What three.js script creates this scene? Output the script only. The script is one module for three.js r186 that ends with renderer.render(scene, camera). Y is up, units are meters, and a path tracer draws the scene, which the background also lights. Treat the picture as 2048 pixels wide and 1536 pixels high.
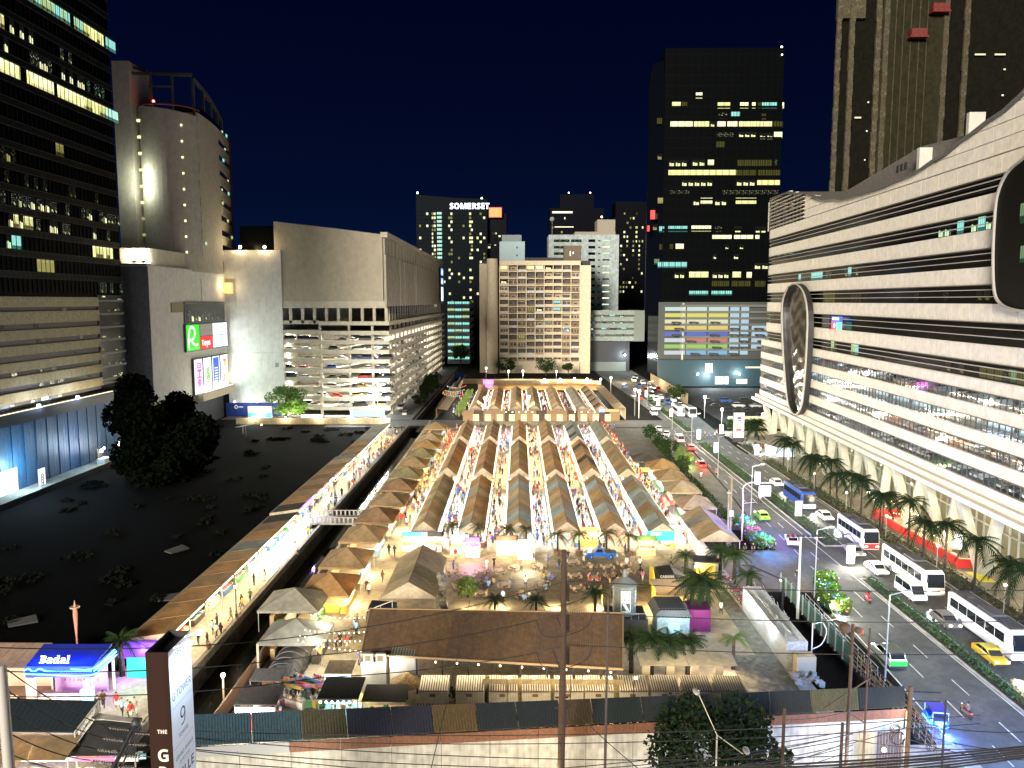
import * as THREE from 'three';
import { mergeGeometries } from 'three/addons/utils/BufferGeometryUtils.js';
import { MarchingCubes } from 'three/addons/objects/MarchingCubes.js';
import { RectAreaLightUniformsLib } from 'three/addons/lights/RectAreaLightUniformsLib.js';
import { FontLoader } from 'three/addons/loaders/FontLoader.js';
import { TextGeometry } from 'three/addons/geometries/TextGeometry.js';

const Co = (...a) => new THREE.Color(...a);
// ---------------------------------------------------------------- camera, sky, light, exposure
const scene = new THREE.Scene();
const camera = new THREE.PerspectiveCamera(53.01, 4 / 3, 0.5, 6000);
const PITCH = 6.152, YAW = 0.444, EYE = 40;
camera.position.set(0, EYE, 0);
camera.rotation.order = 'YXZ';
camera.rotation.set(-THREE.MathUtils.degToRad(PITCH), THREE.MathUtils.degToRad(YAW), 0);
scene.add(camera);
const renderer = new THREE.WebGLRenderer({ antialias: true });
renderer.toneMapping = THREE.LinearToneMapping;
renderer.toneMappingExposure = 1.6;
renderer.shadowMap.enabled = true;
RectAreaLightUniformsLib.init();
{ // night sky: deep navy overhead, a little bluer towards the horizon
  const W = 512, H = 256, d = new Float32Array(W * H * 4);
  for (let j = 0; j < H; j++) for (let i = 0; i < W; i++) {
    const e = Math.max(0, ((j + 0.5) / H - 0.5) * 180), t = Math.exp(-e / 11), k = (j * W + i) * 4;
    const n = 1 + 0.1 * Math.sin(i / W * 12.566 + 1.3) * Math.sin(e * 0.16);
    d[k] = (0.0001 + 0.0011 * t) * n; d[k + 1] = (0.0002 + 0.0052 * t) * n; d[k + 2] = (0.006 + 0.019 * t) * n; d[k + 3] = 1;
  }
  const t = new THREE.DataTexture(d, W, H, THREE.RGBAFormat, THREE.FloatType);
  t.mapping = THREE.EquirectangularReflectionMapping; t.magFilter = t.minFilter = THREE.LinearFilter; t.needsUpdate = true;
  scene.background = t; scene.environment = t;
}
const sun = new THREE.DirectionalLight(Co(1, 0.92, 0.78), 5); // low broad glow of the city behind the viewer
{ const az = THREE.MathUtils.degToRad(20), el = THREE.MathUtils.degToRad(13);
  sun.position.set(-Math.sin(az) * Math.cos(el) * 900, Math.sin(el) * 900, Math.cos(az) * Math.cos(el) * 900 - 200); sun.target.position.set(0, 0, -200);
  sun.castShadow = true; sun.shadow.radius = 28; sun.shadow.mapSize.set(4096, 4096);
  Object.assign(sun.shadow.camera, { left: -300, right: 300, top: 260, bottom: -120, near: 10, far: 2200 });
  sun.name = 'city_glow'; scene.add(sun, sun.target); }

// ---------------------------------------------------------------- helpers
let seed = 20240;
const rnd = () => { seed |= 0; seed = seed + 0x6D2B79F5 | 0; let t = Math.imul(seed ^ seed >>> 15, 1 | seed); t = t + Math.imul(t ^ t >>> 7, 61 | t) ^ t; return ((t ^ t >>> 14) >>> 0) / 4294967296; };
const R = (a, b) => a + (b - a) * rnd(), pick = (a) => a[Math.floor(rnd() * a.length)], chance = (p) => rnd() < p;
const V = (x, y, z) => new THREE.Vector3(x, y, z), rad = THREE.MathUtils.degToRad;
const CP = Math.cos(rad(PITCH)), SP = Math.sin(rad(PITCH)), CY = Math.cos(rad(YAW)), SY = Math.sin(rad(YAW));
function rayTo(px, py) { const x = (px - 1024) / 1540, y0 = (768 - py) / 1540; const y = y0 * CP - SP, z = -y0 * SP - CP; return [x * CY + z * SY, y, -x * SY + z * CY]; }
const P = (px, py, h = 0) => { const [x, y, z] = rayTo(px, py), t = (h - EYE) / y; return V(x * t, h, z * t); };       // where a line of sight meets the level h
const AT = (px, py, d) => { const [x, y, z] = rayTo(px, py), t = -d / z; return V(x * t, EYE + y * t, z * t); };          // and where it is d metres down the street
const used = {};
const numbered = (n) => { const k = used[n] = (used[n] ?? -1) + 1; return k ? n + '_' + String(k).padStart(3, '0') : n; };
function tag(o, label, category, group, kind) { if (label) o.userData.label = label; if (category) o.userData.category = category; if (group) o.userData.group = group; if (kind) o.userData.kind = kind; return o; }
function thing(name, label, category, pos = [0, 0, 0], turn = 0, group) {
  const o = new THREE.Group(); o.name = numbered(name); scene.add(o);
  o.position.set(...(pos.isVector3 ? [pos.x, pos.y, pos.z] : pos)); o.rotation.y = turn;
  return tag(o, label, category, group);
}
function dup(root, pos, turn = 0, label, group, s = 1) {
  const r = root.clone(); r.name = numbered(root.name.replace(/_\d{3}$/, '')); scene.add(r);
  r.userData = { ...root.userData }; r.position.set(...(pos.isVector3 ? [pos.x, pos.y, pos.z] : pos)); r.rotation.y = turn; r.scale.setScalar(s);
  if (label) r.userData.label = label; if (group) r.userData.group = group; return r;
}
function metric(g) { // uv in metres, across the plane each face lies in
  if (g.index) g = g.toNonIndexed();
  const p = g.attributes.position.array, n = g.attributes.normal.array, uv = new Float32Array(p.length / 3 * 2);
  for (let i = 0; i < p.length / 3; i++) {
    const k = i * 3, ax = Math.abs(n[k]), ay = Math.abs(n[k + 1]), az = Math.abs(n[k + 2]);
    const [u, v] = ay >= ax && ay >= az ? [p[k], p[k + 2]] : ax > az ? [p[k + 2], p[k + 1]] : [p[k], p[k + 1]];
    uv[i * 2] = u; uv[i * 2 + 1] = v;
  }
  g.setAttribute('uv', new THREE.BufferAttribute(uv, 2)); return g;
}
const clean = (g) => { if (g.index) g = g.toNonIndexed(); for (const k of Object.keys(g.attributes)) if (!['position', 'normal', 'uv', 'color'].includes(k)) g.deleteAttribute(k); return g; };
function geo(list, keepUV) { list = [].concat(list).map((g) => keepUV ? clean(g) : clean(metric(g))); return list.length > 1 ? mergeGeometries(list) : list[0]; }
function obj(name, list, mat, parent = scene, keepUV) {
  const g = list.isBufferGeometry ? (list.userData.done ? list : list.userData.made ??= geo(list, keepUV)) : geo(list, keepUV); g.userData.done = true;
  const m = new THREE.Mesh(g, mat); m.name = parent === scene ? numbered(name) : name; m.castShadow = m.receiveShadow = true; parent.add(m);
  if (parent.userData.inWorld) m.position.copy(parent.position).negate();
  return m;
}
// a thing whose parts are written in world coordinates; put() moves a part of it to such a place
const sites = [];
function site(name, label, category, pos, group) { const t = thing(name, label, category, pos, 0, group); t.userData.inWorld = true; sites.push(t); return t; }
const put = (m, x, y, z, ry = 0) => { const o = m.parent.userData.inWorld ? m.parent.position : V(0, 0, 0); m.position.set(x - o.x, y - o.y, z - o.z); m.rotation.y = ry; return m; };
const struct = (name, list, mat) => tag(obj(name, list, mat), null, null, null, 'structure');
// boxes: centre of the base at x, y, z
const bx = (w, h, d, x = 0, y = 0, z = 0, ry = 0) => { const g = new THREE.BoxGeometry(w, h, d); if (ry) g.rotateY(ry); return g.translate(x, y + h / 2, z); };
const bb = (x0, y0, z0, x1, y1, z1) => new THREE.BoxGeometry(x1 - x0, y1 - y0, z1 - z0).translate((x0 + x1) / 2, (y0 + y1) / 2, (z0 + z1) / 2);
const cyl = (r0, r1, h, x = 0, y = 0, z = 0, n = 10) => new THREE.CylinderGeometry(r1, r0, h, n).translate(x, y + h / 2, z);
const ball = (r, x, y, z, n = 8) => new THREE.SphereGeometry(r, n, Math.max(4, n - 2)).translate(x, y, z);
function bar(a, b, r, r1 = r, n = 6) { // round bar between two points
  const d = b.clone().sub(a), g = new THREE.CylinderGeometry(r1, r, d.length(), n);
  g.applyQuaternion(new THREE.Quaternion().setFromUnitVectors(V(0, 1, 0), d.clone().normalize())); return g.translate((a.x + b.x) / 2, (a.y + b.y) / 2, (a.z + b.z) / 2);
}
function beam(a, b, w, h) { // square bar between two points
  const d = b.clone().sub(a), g = new THREE.BoxGeometry(w, h, d.length()), m = new THREE.Matrix4().lookAt(b, a, V(0, 1, 0.0001));
  return g.applyMatrix4(m).translate((a.x + b.x) / 2, (a.y + b.y) / 2, (a.z + b.z) / 2);
}
function slab(c, t = 0.08) { // a sheet with thickness over four corners (in order), t thick downwards along its normal
  const n = c[1].clone().sub(c[0]).cross(c[3].clone().sub(c[0])).normalize(); if (n.y < 0) n.negate();
  const lo = c.map((p) => p.clone().addScaledVector(n, -t)), f = [], tri = (a, b, d) => f.push(a, b, d), quad = (a, b, d, e) => { tri(a, b, d); tri(a, d, e); };
  const up = c[1].clone().sub(c[0]).cross(c[2].clone().sub(c[0])).dot(n) > 0 ? 1 : 0, T = up ? c : [...c].reverse(), B = up ? lo : [...lo].reverse();
  quad(T[0], T[1], T[2], T[3]); quad(B[3], B[2], B[1], B[0]); for (let i = 0; i < 4; i++) { const j = (i + 1) % 4; quad(T[i], B[i], B[j], T[j]); }
  const g = new THREE.BufferGeometry().setFromPoints(f); g.computeVertexNormals(); g.setAttribute('uv', new THREE.BufferAttribute(new Float32Array(f.length * 2), 2)); return g;
}
function flat(pts, y, holes = []) { // level sheet from a list of [x, z]
  const s = new THREE.Shape(pts.map(([x, z]) => new THREE.Vector2(x, -z))); for (const h of holes) s.holes.push(new THREE.Path(h.map(([x, z]) => new THREE.Vector2(x, -z))));
  return new THREE.ShapeGeometry(s).rotateX(-Math.PI / 2).translate(0, y, 0);
}
function prism(pts, w, bevel = 0) { // outline in x, y pushed w along z, centred
  const g = new THREE.ExtrudeGeometry(new THREE.Shape(pts.map(([x, y]) => new THREE.Vector2(x, y))), { depth: w - 2 * bevel, bevelEnabled: bevel > 0, bevelThickness: bevel, bevelSize: bevel, bevelOffset: -bevel, bevelSegments: 2, curveSegments: 8 });
  return g.translate(0, 0, -w / 2 + bevel);
}
const wirePts = (a, b, sag, n = 14) => Array.from({ length: n + 1 }, (_, i) => { const t = i / n, p = a.clone().lerp(b, t); p.y -= sag * 4 * t * (1 - t); return p; });
const tube = (pts, r, n = 5, seg) => new THREE.TubeGeometry(new THREE.CatmullRomCurve3(pts), seg || pts.length * 2, r, n, false);
const tf = (g, x = 0, y = 0, z = 0, ry = 0, rx = 0, rz = 0) => { if (rz) g.rotateZ(rz); if (rx) g.rotateX(rx); if (ry) g.rotateY(ry); return g.translate(x, y, z); };

// ---------------------------------------------------------------- textures and materials
function noiseTex(size, fn) { // grey values 0..1 that tile
  const d = new Uint8Array(size * size * 4); for (let j = 0; j < size; j++) for (let i = 0; i < size; i++) { const v = Math.max(0, Math.min(255, fn(i, j) * 255)), k = (j * size + i) * 4; d[k] = d[k + 1] = d[k + 2] = v; d[k + 3] = 255; }
  const t = new THREE.DataTexture(d, size, size); t.wrapS = t.wrapT = THREE.RepeatWrapping; t.magFilter = t.minFilter = THREE.LinearFilter; t.colorSpace = THREE.SRGBColorSpace; t.needsUpdate = true; return t;
}
function grid(n) { const a = Float32Array.from({ length: n * n }, rnd), s = (x) => x * x * (3 - 2 * x); return (u, v) => { u = (u % 1 + 1) % 1 * n; v = (v % 1 + 1) % 1 * n; const i = u | 0, j = v | 0, x = s(u - i), y = s(v - j), q = (a, b) => a % n + (b % n) * n; return (a[q(i, j)] * (1 - x) + a[q(i + 1, j)] * x) * (1 - y) + (a[q(i, j + 1)] * (1 - x) + a[q(i + 1, j + 1)] * x) * y; }; }
const g4 = grid(5), g16 = grid(17), g64 = grid(64), g128 = grid(128);
const T = {
  rough: noiseTex(256, (i, j) => { const u = i / 256, v = j / 256; return 0.62 + 0.22 * g4(u, v) + 0.14 * g16(u, v) + 0.14 * g128(u, v) - 0.05; }),
  stain: noiseTex(256, (i, j) => { const u = i / 256, v = j / 256; return 0.72 + 0.16 * g16(u, v) + 0.12 * g64(u * 1, v * 0.12) + 0.06 * g128(u, v) - 0.06; }),
  cloth: noiseTex(256, (i, j) => { const u = i / 256, v = j / 256; return 0.74 + 0.16 * g4(u, v) + 0.12 * g16(u, v) + 0.05 * ((i ^ j) & 1) - 0.03; }),
  dirt: noiseTex(256, (i, j) => { const u = i / 256, v = j / 256; return 0.3 + 0.5 * g16(u, v) * g4(v, u) + 0.35 * g64(u, v) * g16(v, u) + 0.15 * g128(u, v); }),
};
T.soft = noiseTex(256, (i, j) => { const u = i / 256, v = j / 256; return 0.88 + 0.07 * g16(u, v) + 0.05 * g64(u, v * 0.15) + 0.05 * g128(u, v) - 0.05; });
const texCache = {};
const texture = (k, rep) => texCache[k + rep] ??= (() => { const t = T[k].clone(); t.repeat.set(rep, rep); t.needsUpdate = true; return t; })();
const matCache = {};
function M(color, rough = 0.8, o = {}) { // color: sRGB hex or linear [r, g, b]; o.tex: texture, o.rep: repeats per metre
  const key = JSON.stringify([color, rough, o]); if (matCache[key]) return matCache[key];
  const { tex, rep = 0.2, glow, ...rest } = o, c = Array.isArray(color) ? Co().setRGB(...color) : Co(color);
  const m = new (rest.transmission !== undefined || rest.clearcoat || rest.specularIntensity !== undefined ? THREE.MeshPhysicalMaterial : THREE.MeshStandardMaterial)({ color: c, roughness: rough, ...rest });
  if (tex) { m.map = texture(tex, rep); }
  if (glow) { m.emissive = Array.isArray(glow) ? Co().setRGB(...glow) : Co(glow); m.emissiveIntensity = rest.emissiveIntensity ?? 1; }
  return matCache[key] = m;
}
const glow = (c, k = 1) => M('#222222', 0.6, { glow: c, emissiveIntensity: k });
function canvasTex(w, h, draw) { const c = document.createElement('canvas'); c.width = w; c.height = h; const x = c.getContext('2d'); draw(x, w, h); const t = new THREE.CanvasTexture(c); t.colorSpace = THREE.SRGBColorSpace; return t; }
function screenMat(w, h, k, draw) { const t = canvasTex(w, h, draw); return new THREE.MeshStandardMaterial({ color: '#111111', roughness: 0.5, emissive: '#ffffff', emissiveMap: t, emissiveIntensity: k }); }
function printMat(w, h, draw, rough = 0.7) { return new THREE.MeshStandardMaterial({ map: canvasTex(w, h, draw), roughness: rough }); }
// a lamp: rectangle of light w by d at pos, shining along dir
function areaLight(pos, dir, w, h, color, k) { if (dir.x && dir.y && !dir.z) [w, h] = [h, w]; const l = new THREE.RectAreaLight(color, k * 2.2, w, h); l.name = numbered('lamp_glow'); l.position.copy(pos); l.lookAt(pos.clone().add(dir)); scene.add(l); return l; }
function pointLight(pos, color, k, r = 0.15) { const l = new THREE.PointLight(color, k * 1.5); l.position.copy(pos); l.castShadow = true; l.shadow.radius = r / 0.02; l.name = numbered('bulb_glow'); scene.add(l); return l; }
function panelGeo(w, h) { return new THREE.PlaneGeometry(w, h); }
const font = await new FontLoader().loadAsync('fonts/droid/droid_sans_bold.typeface.json');
const fontSerif = await new FontLoader().loadAsync('fonts/droid/droid_serif_bold.typeface.json');
const textGeo = (s, size, depth, f = font) => { const g = new TextGeometry(s, { font: f, size, depth, curveSegments: 3 }); g.computeBoundingBox(); g.translate(-(g.boundingBox.min.x + g.boundingBox.max.x) / 2, 0, 0); return g; };
const WARM = Co(1, 0.78, 0.45), COOL = Co(0.78, 0.92, 1), NEUT = Co(1, 0.93, 0.78);
const white = (k = 0.72) => M([k, k * 0.95, k * 0.86], 0.7, { tex: 'soft', rep: 0.06 });
const mGlassDark = M([0.012, 0.015, 0.014], 0.12, { specularIntensity: 0.5 });
const mPane = M('#ffffff', 0.05, { transmission: 1, thickness: 0, ior: 1.5 });
const mSteel = M([0.35, 0.35, 0.33], 0.5, { metalness: 0.4 }), mDark = M([0.02, 0.02, 0.02], 0.7), mTyre = M([0.02, 0.02, 0.02], 0.9), mChrome = M([0.5, 0.5, 0.5], 0.3, { metalness: 0.8 });
// ---------------------------------------------------------------- ground, water, roads
const mAsph = M([0.085, 0.09, 0.088], 0.85, { tex: 'rough', rep: 0.11 }), mPave = M([0.42, 0.35, 0.25], 0.85, { tex: 'rough', rep: 0.13 }), mPave2 = M([0.36, 0.33, 0.28], 0.8, { tex: 'rough', rep: 0.17 });
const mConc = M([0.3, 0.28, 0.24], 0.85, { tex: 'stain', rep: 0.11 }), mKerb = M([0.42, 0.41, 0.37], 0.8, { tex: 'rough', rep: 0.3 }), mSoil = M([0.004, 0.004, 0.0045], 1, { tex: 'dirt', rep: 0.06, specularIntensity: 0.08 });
const mPaint = M([0.62, 0.62, 0.58], 0.7, { tex: 'rough', rep: 0.5 });
struct('ground', flat([[-2600, 600], [2600, 600], [2600, -3200], [-2600, -3200]], -0.02, [[[-34.6, -40], [-28.6, -40], [-28.6, -420], [-34.6, -420]]]), M([0.02, 0.02, 0.018], 0.95, { tex: 'dirt', rep: 0.04, specularIntensity: 0.1 }));
struct('canal_bed', [bb(-35.1, -4, -420, -34.6, 0, -40), bb(-28.6, -4, -420, -28.1, 0, -40), bb(-35.1, -4.2, -420, -28.1, -4, -40), bb(-35.1, -4, -40, -28.1, 0, -39.5)], M([0.12, 0.11, 0.08], 0.9, { tex: 'dirt', rep: 0.1 }));
struct('water', [bb(-34.6, -2.2, -420, -28.6, -2.0, -40)], M([0.012, 0.014, 0.008], 0.08));
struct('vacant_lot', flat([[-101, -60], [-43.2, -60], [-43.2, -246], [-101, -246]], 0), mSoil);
const mSlabs = [0, 1, 2].map((i) => M([0.31 + i * 0.03, 0.25 + i * 0.025, 0.15 + i * 0.02], 0.85, { tex: 'rough', rep: 0.1 + i * 0.02 }));
const plaza = struct('market_plaza', flat([[-28, -56], [31, -56], [31, -252], [-28, -252]], 0), mPave);
{ const gs = bx(3.96, 0.03, 3.96);
  for (let i = 0; i < 12; i++) for (let j = 0; j < 9; j++) { const m = obj('paving_slab', gs, mSlabs[(i * 7 + j * 5 + (rnd() * 3 | 0)) % 3], plaza); m.position.set(-19 + i * 4, 0.004, -86 - j * 4 + 0.2); } }
struct('walkway', flat([[-43.2, -56], [-34.6, -56], [-34.6, -240], [-43.2, -240]], 0.012), mPave2);
struct('road', flat([[35, -30], [37.2, -62], [40.1, -77], [40.7, -104], [42.7, -138], [44.6, -159], [47, -202], [49, -258], [47, -330], [44, -420], [44, -600], [66, -600], [66, -330], [60, -209], [61, -130], [61, -30]], 0.004), mAsph);
struct('street', flat([[-62, -242], [60, -242], [60, -257], [-62, -257]], 0.05, [[[-34.6, -242.5], [-28.6, -242.5], [-28.6, -245], [-34.6, -245]]]), M([0.07, 0.068, 0.06], 0.85, { tex: 'rough', rep: 0.12 }));
struct('side_street', flat([[-46, -258], [-36, -258], [-36, -470], [-46, -470]], 0.02), M([0.1, 0.1, 0.085], 0.85, { tex: 'rough', rep: 0.12 }));
struct('street_front', flat([[-101, -257.5], [-46, -257.5], [-46, -268], [-101, -268]], 0.02), M([0.14, 0.13, 0.11], 0.85, { tex: 'rough', rep: 0.12 }));
struct('driveway', flat([[31, -103], [41, -103], [43, -121], [31, -121]], 0.012), M([0.13, 0.11, 0.08], 0.85, { tex: 'rough', rep: 0.12 }));
struct('forecourt', flat([[62.5, -40], [92, -40], [92, -236], [62.5, -236]], 0.012), M([0.3, 0.27, 0.21], 0.75, { tex: 'rough', rep: 0.13 }));
struct('parking_lot', flat([[68, -240], [125, -240], [125, -355], [68, -355]], 0.004), M([0.04, 0.045, 0.045], 0.85, { tex: 'rough', rep: 0.12 }));
struct('kerbside_paving', flat([[29, -132], [42, -132], [44.3, -159], [46.6, -202], [48.5, -241], [29, -241]], 0.006), M([0.1, 0.095, 0.075], 0.85, { tex: 'rough', rep: 0.13 }));
struct('pavement', [bb(29, 0, -66, 40, 0.1, -40), bb(-30, 0, -57, 36, 0.1, -30)], mPave2);
{ // painted lane lines
  const g = [], dash = (x0, z0, x1, z1, n, w = 0.14, fill = 0.4) => { for (let i = 0; i < n; i++) { const t0 = i / n, t1 = (i + fill) / n, L = THREE.MathUtils.lerp; const dx = x1 - x0, dz = z1 - z0, l = Math.hypot(dx, dz), px = -dz / l * w / 2, pz = dx / l * w / 2; const a = [L(x0, x1, t0), L(z0, z1, t0)], b = [L(x0, x1, t1), L(z0, z1, t1)]; g.push(flat([[a[0] + px, a[1] + pz], [b[0] + px, b[1] + pz], [b[0] - px, b[1] - pz], [a[0] - px, a[1] - pz]].reverse(), 0.009)); } };
  dash(42.6, -55, 45.6, -150, 12); dash(45.6, -50, 47.4, -150, 12); dash(45.6, -150, 49, -250, 12); dash(47.6, -150, 51, -250, 10);
  dash(56.2, -50, 56.2, -215, 22); dash(58.7, -50, 58.5, -215, 22); dash(49.1, -45, 49.1, -216, 1, 0.16, 1); dash(39.4, -64, 41.6, -102, 1, 0.16, 1); dash(60.6, -45, 60.6, -200, 1, 0.16, 1);
  dash(57, -240, 60, -380, 14); dash(54, -240, 57, -380, 14); dash(50, -225, 60, -225, 8, 0.5, 0.5); dash(50, -228, 60, -228, 8, 0.5, 0.5);
  struct('lane_markings', g, mPaint);
}
// kerbs round the median strips and along the planted strip
const strips = [[49.3, 51.5, -40, -108], [50.2, 53.6, -123, -216], [51.5, 54.2, -234, -330]];
struct('kerb', [...strips.flatMap(([a, b, z0, z1]) => [bb(a, 0, z1, a + 0.25, 0.16, z0), bb(b - 0.25, 0, z1, b, 0.16, z0), bb(a + 0.25, 0, z0 - 0.25, b - 0.25, 0.16, z0), bb(a + 0.25, 0, z1, b - 0.25, 0.16, z1 + 0.25)]), bb(61, 0, -212, 61.25, 0.16, -40), bb(64.6, 0, -212, 64.85, 0.16, -40), bb(38.4, 0, -66, 38.7, 0.12, -40)], mKerb);
struct('planting_soil', [...strips.map(([a, b, z0, z1]) => bb(a + 0.25, 0, z1 + 0.25, b - 0.25, 0.1, z0 - 0.25)), bb(61.25, 0, -212, 64.6, 0.1, -40)], M([0.03, 0.024, 0.016], 1, { tex: 'dirt', rep: 0.3 }));

// ---------------------------------------------------------------- plants
const leafMats = [[0.018, 0.035, 0.008], [0.02, 0.038, 0.01], [0.05, 0.085, 0.014], [0.012, 0.022, 0.008]].map((c) => M(c, 0.9, { side: THREE.DoubleSide, specularIntensity: 0.2 }));
const mLit = M([0.09, 0.14, 0.02], 0.75, { side: THREE.DoubleSide }), mBark = M([0.06, 0.045, 0.03], 0.95, { tex: 'dirt', rep: 0.7 });  // mLit: brighter leaf green with the lamplight put into its colour
function leafCloud(n, size, at) { // many small bent leaves; at() gives a place and an outward direction
  const p = new Float32Array(n * 18), nn = new Float32Array(n * 18), uv = new Float32Array(n * 12), a = V(0, 0, 0), b = V(0, 0, 0), q = new THREE.Quaternion(), e = new THREE.Euler();
  for (let i = 0; i < n; i++) {
    const c = at(), s = size * R(0.6, 1.4); q.setFromEuler(e.set(R(-1.2, 1.2), R(0, 6.28), R(-1.2, 1.2)));
    const v = [[-0.5, 0, 0], [0, 0.12, -0.32], [0.5, 0, 0], [-0.5, 0, 0], [0.5, 0, 0], [0, 0.12, 0.32]].map(([x, y, z]) => a.set(x * s, y * s, z * s).applyQuaternion(q).add(c).clone());
    for (let t = 0; t < 2; t++) { const N = v[t * 3 + 1].clone().sub(v[t * 3]).cross(b.copy(v[t * 3 + 2]).sub(v[t * 3])).normalize(); for (let k = 0; k < 3; k++) { const o = i * 18 + t * 9 + k * 3, w = v[t * 3 + k]; p[o] = w.x; p[o + 1] = w.y; p[o + 2] = w.z; nn[o] = N.x; nn[o + 1] = N.y; nn[o + 2] = N.z; } }
  }
  const g = new THREE.BufferGeometry(); g.setAttribute('position', new THREE.BufferAttribute(p, 3)); g.setAttribute('normal', new THREE.BufferAttribute(nn, 3)); g.setAttribute('uv', new THREE.BufferAttribute(uv, 2)); return g;
}
const inBall = () => { let x, y, z, l; do { x = R(-1, 1); y = R(-1, 1); z = R(-1, 1); l = x * x + y * y + z * z; } while (l > 1 || l < 0.02); return [x, y, z]; };
function tree(label, pos, { h, r, n = 2600, leaf = 0.5, mat = leafMats[0], squash = 0.8, group, low = 0.55 }) {
  const t = thing('tree', label, 'tree', pos, 0, group), top = h - r * squash, g = [bar(V(0, -0.1, 0), V(0.15, top * 0.7, 0.1), r * 0.05 + 0.1, r * 0.035 + 0.06, 8)], clumps = [];
  for (let i = 0; i < 17; i++) { const [x, y, z] = inBall(), l = Math.hypot(x, y, z), f = R(0.55, 0.85) / l, c = V(x * f * r, top + Math.max(y * f, -low) * r * squash, z * f * r); clumps.push([c, R(0.28, 0.5) * r]); if (i < 9) g.push(bar(V(0.1, top * R(0.4, 0.7), 0.1), c, r * 0.025 + 0.03, 0.03, 5)); }
  obj('trunk', g, mBark, t);
  obj('crown', leafCloud(n, leaf, () => { const [c, s] = pick(clumps), [x, y, z] = inBall(); return V(c.x + x * s, c.y + y * s * squash, c.z + z * s); }), mat, t); return t;
}
function hedge(label, box, n, leaf, mat, group) { const [x0, x1, z0, z1, h] = box; const o = thing('hedge', label, 'hedge', [(x0 + x1) / 2, 0.1, (z0 + z1) / 2], 0, group);
  obj('foliage', leafCloud(n, leaf, () => V(R(x0, x1) - (x0 + x1) / 2, Math.sqrt(rnd()) * h * (0.8 + 0.3 * g16(rnd(), 0.3)), R(z0, z1) - (z0 + z1) / 2)), mat, o); return o; }
function frond(L, droop, w, lift) { // one feather leaf: a midrib with leaflets hanging from both sides
  const g = [], N = 15, at = (t) => V(L * t * Math.cos(lift * (1 - t * 0.5)), L * (Math.sin(lift) * t - droop * t * t), 0), tri = [];
  for (let i = 1; i <= N; i++) { const t = i / N, p = at(t), q = at(t - 0.95 / N), l = w * Math.sin(Math.PI * (0.12 + 0.83 * t)) + 0.06; for (const s of [-1, 1]) { const tip = at(Math.min(1.05, t + 0.09)).add(V(0, -l * 0.55, s * l)); tri.push(...(s > 0 ? [q, p, tip] : [p, q, tip])); } }
  const b = new THREE.BufferGeometry().setFromPoints(tri); b.computeVertexNormals(); b.setAttribute('uv', new THREE.BufferAttribute(new Float32Array(tri.length * 2), 2));
  return [b, tube([0, 0.35, 0.7, 1].map(at), 0.025 * L / 2, 3, 5)];
}
function makePalm(label, { h = 7, L = 2.6, n = 13, droop = 0.5, lean = 0, tr = 0.16, mat = leafMats[3], props = true, group, name = 'palm_tree' }) {
  const t = thing(name, label, 'palm', [0, 0, 0], 0, group), top = V(lean, h, 0), g = [];
  for (let i = 0; i < 6; i++) { const a = V(lean * (i / 6) ** 2, h * i / 6, 0), b = V(lean * ((i + 1) / 6) ** 2, h * (i + 1) / 6, 0); g.push(bar(a, b, tr * (1.2 - 0.05 * i), tr * (1.05 - 0.05 * i), 8)); }
  obj('trunk', g, mBark, t);
  const kinds = [0.15, 0.55, 0.95].map((lift, i) => geo(frond(L * (1 - 0.1 * i), droop * (1.15 - 0.2 * i), L * 0.22, lift)));
  for (let i = 0; i < n; i++) { const m = obj('frond', (kinds[i % 3].userData.done = true, kinds[i % 3]), mat, t); m.position.copy(top); m.rotation.y = i * 2.4 + R(-0.2, 0.2); }
  if (props) for (let i = 0; i < 3; i++) obj('prop', [bar(V(Math.cos(i * 2.1) * 1.3, 0, Math.sin(i * 2.1) * 1.3), V(0, 2.1, 0), 0.04)], mBark, t);
  return t;
}

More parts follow.
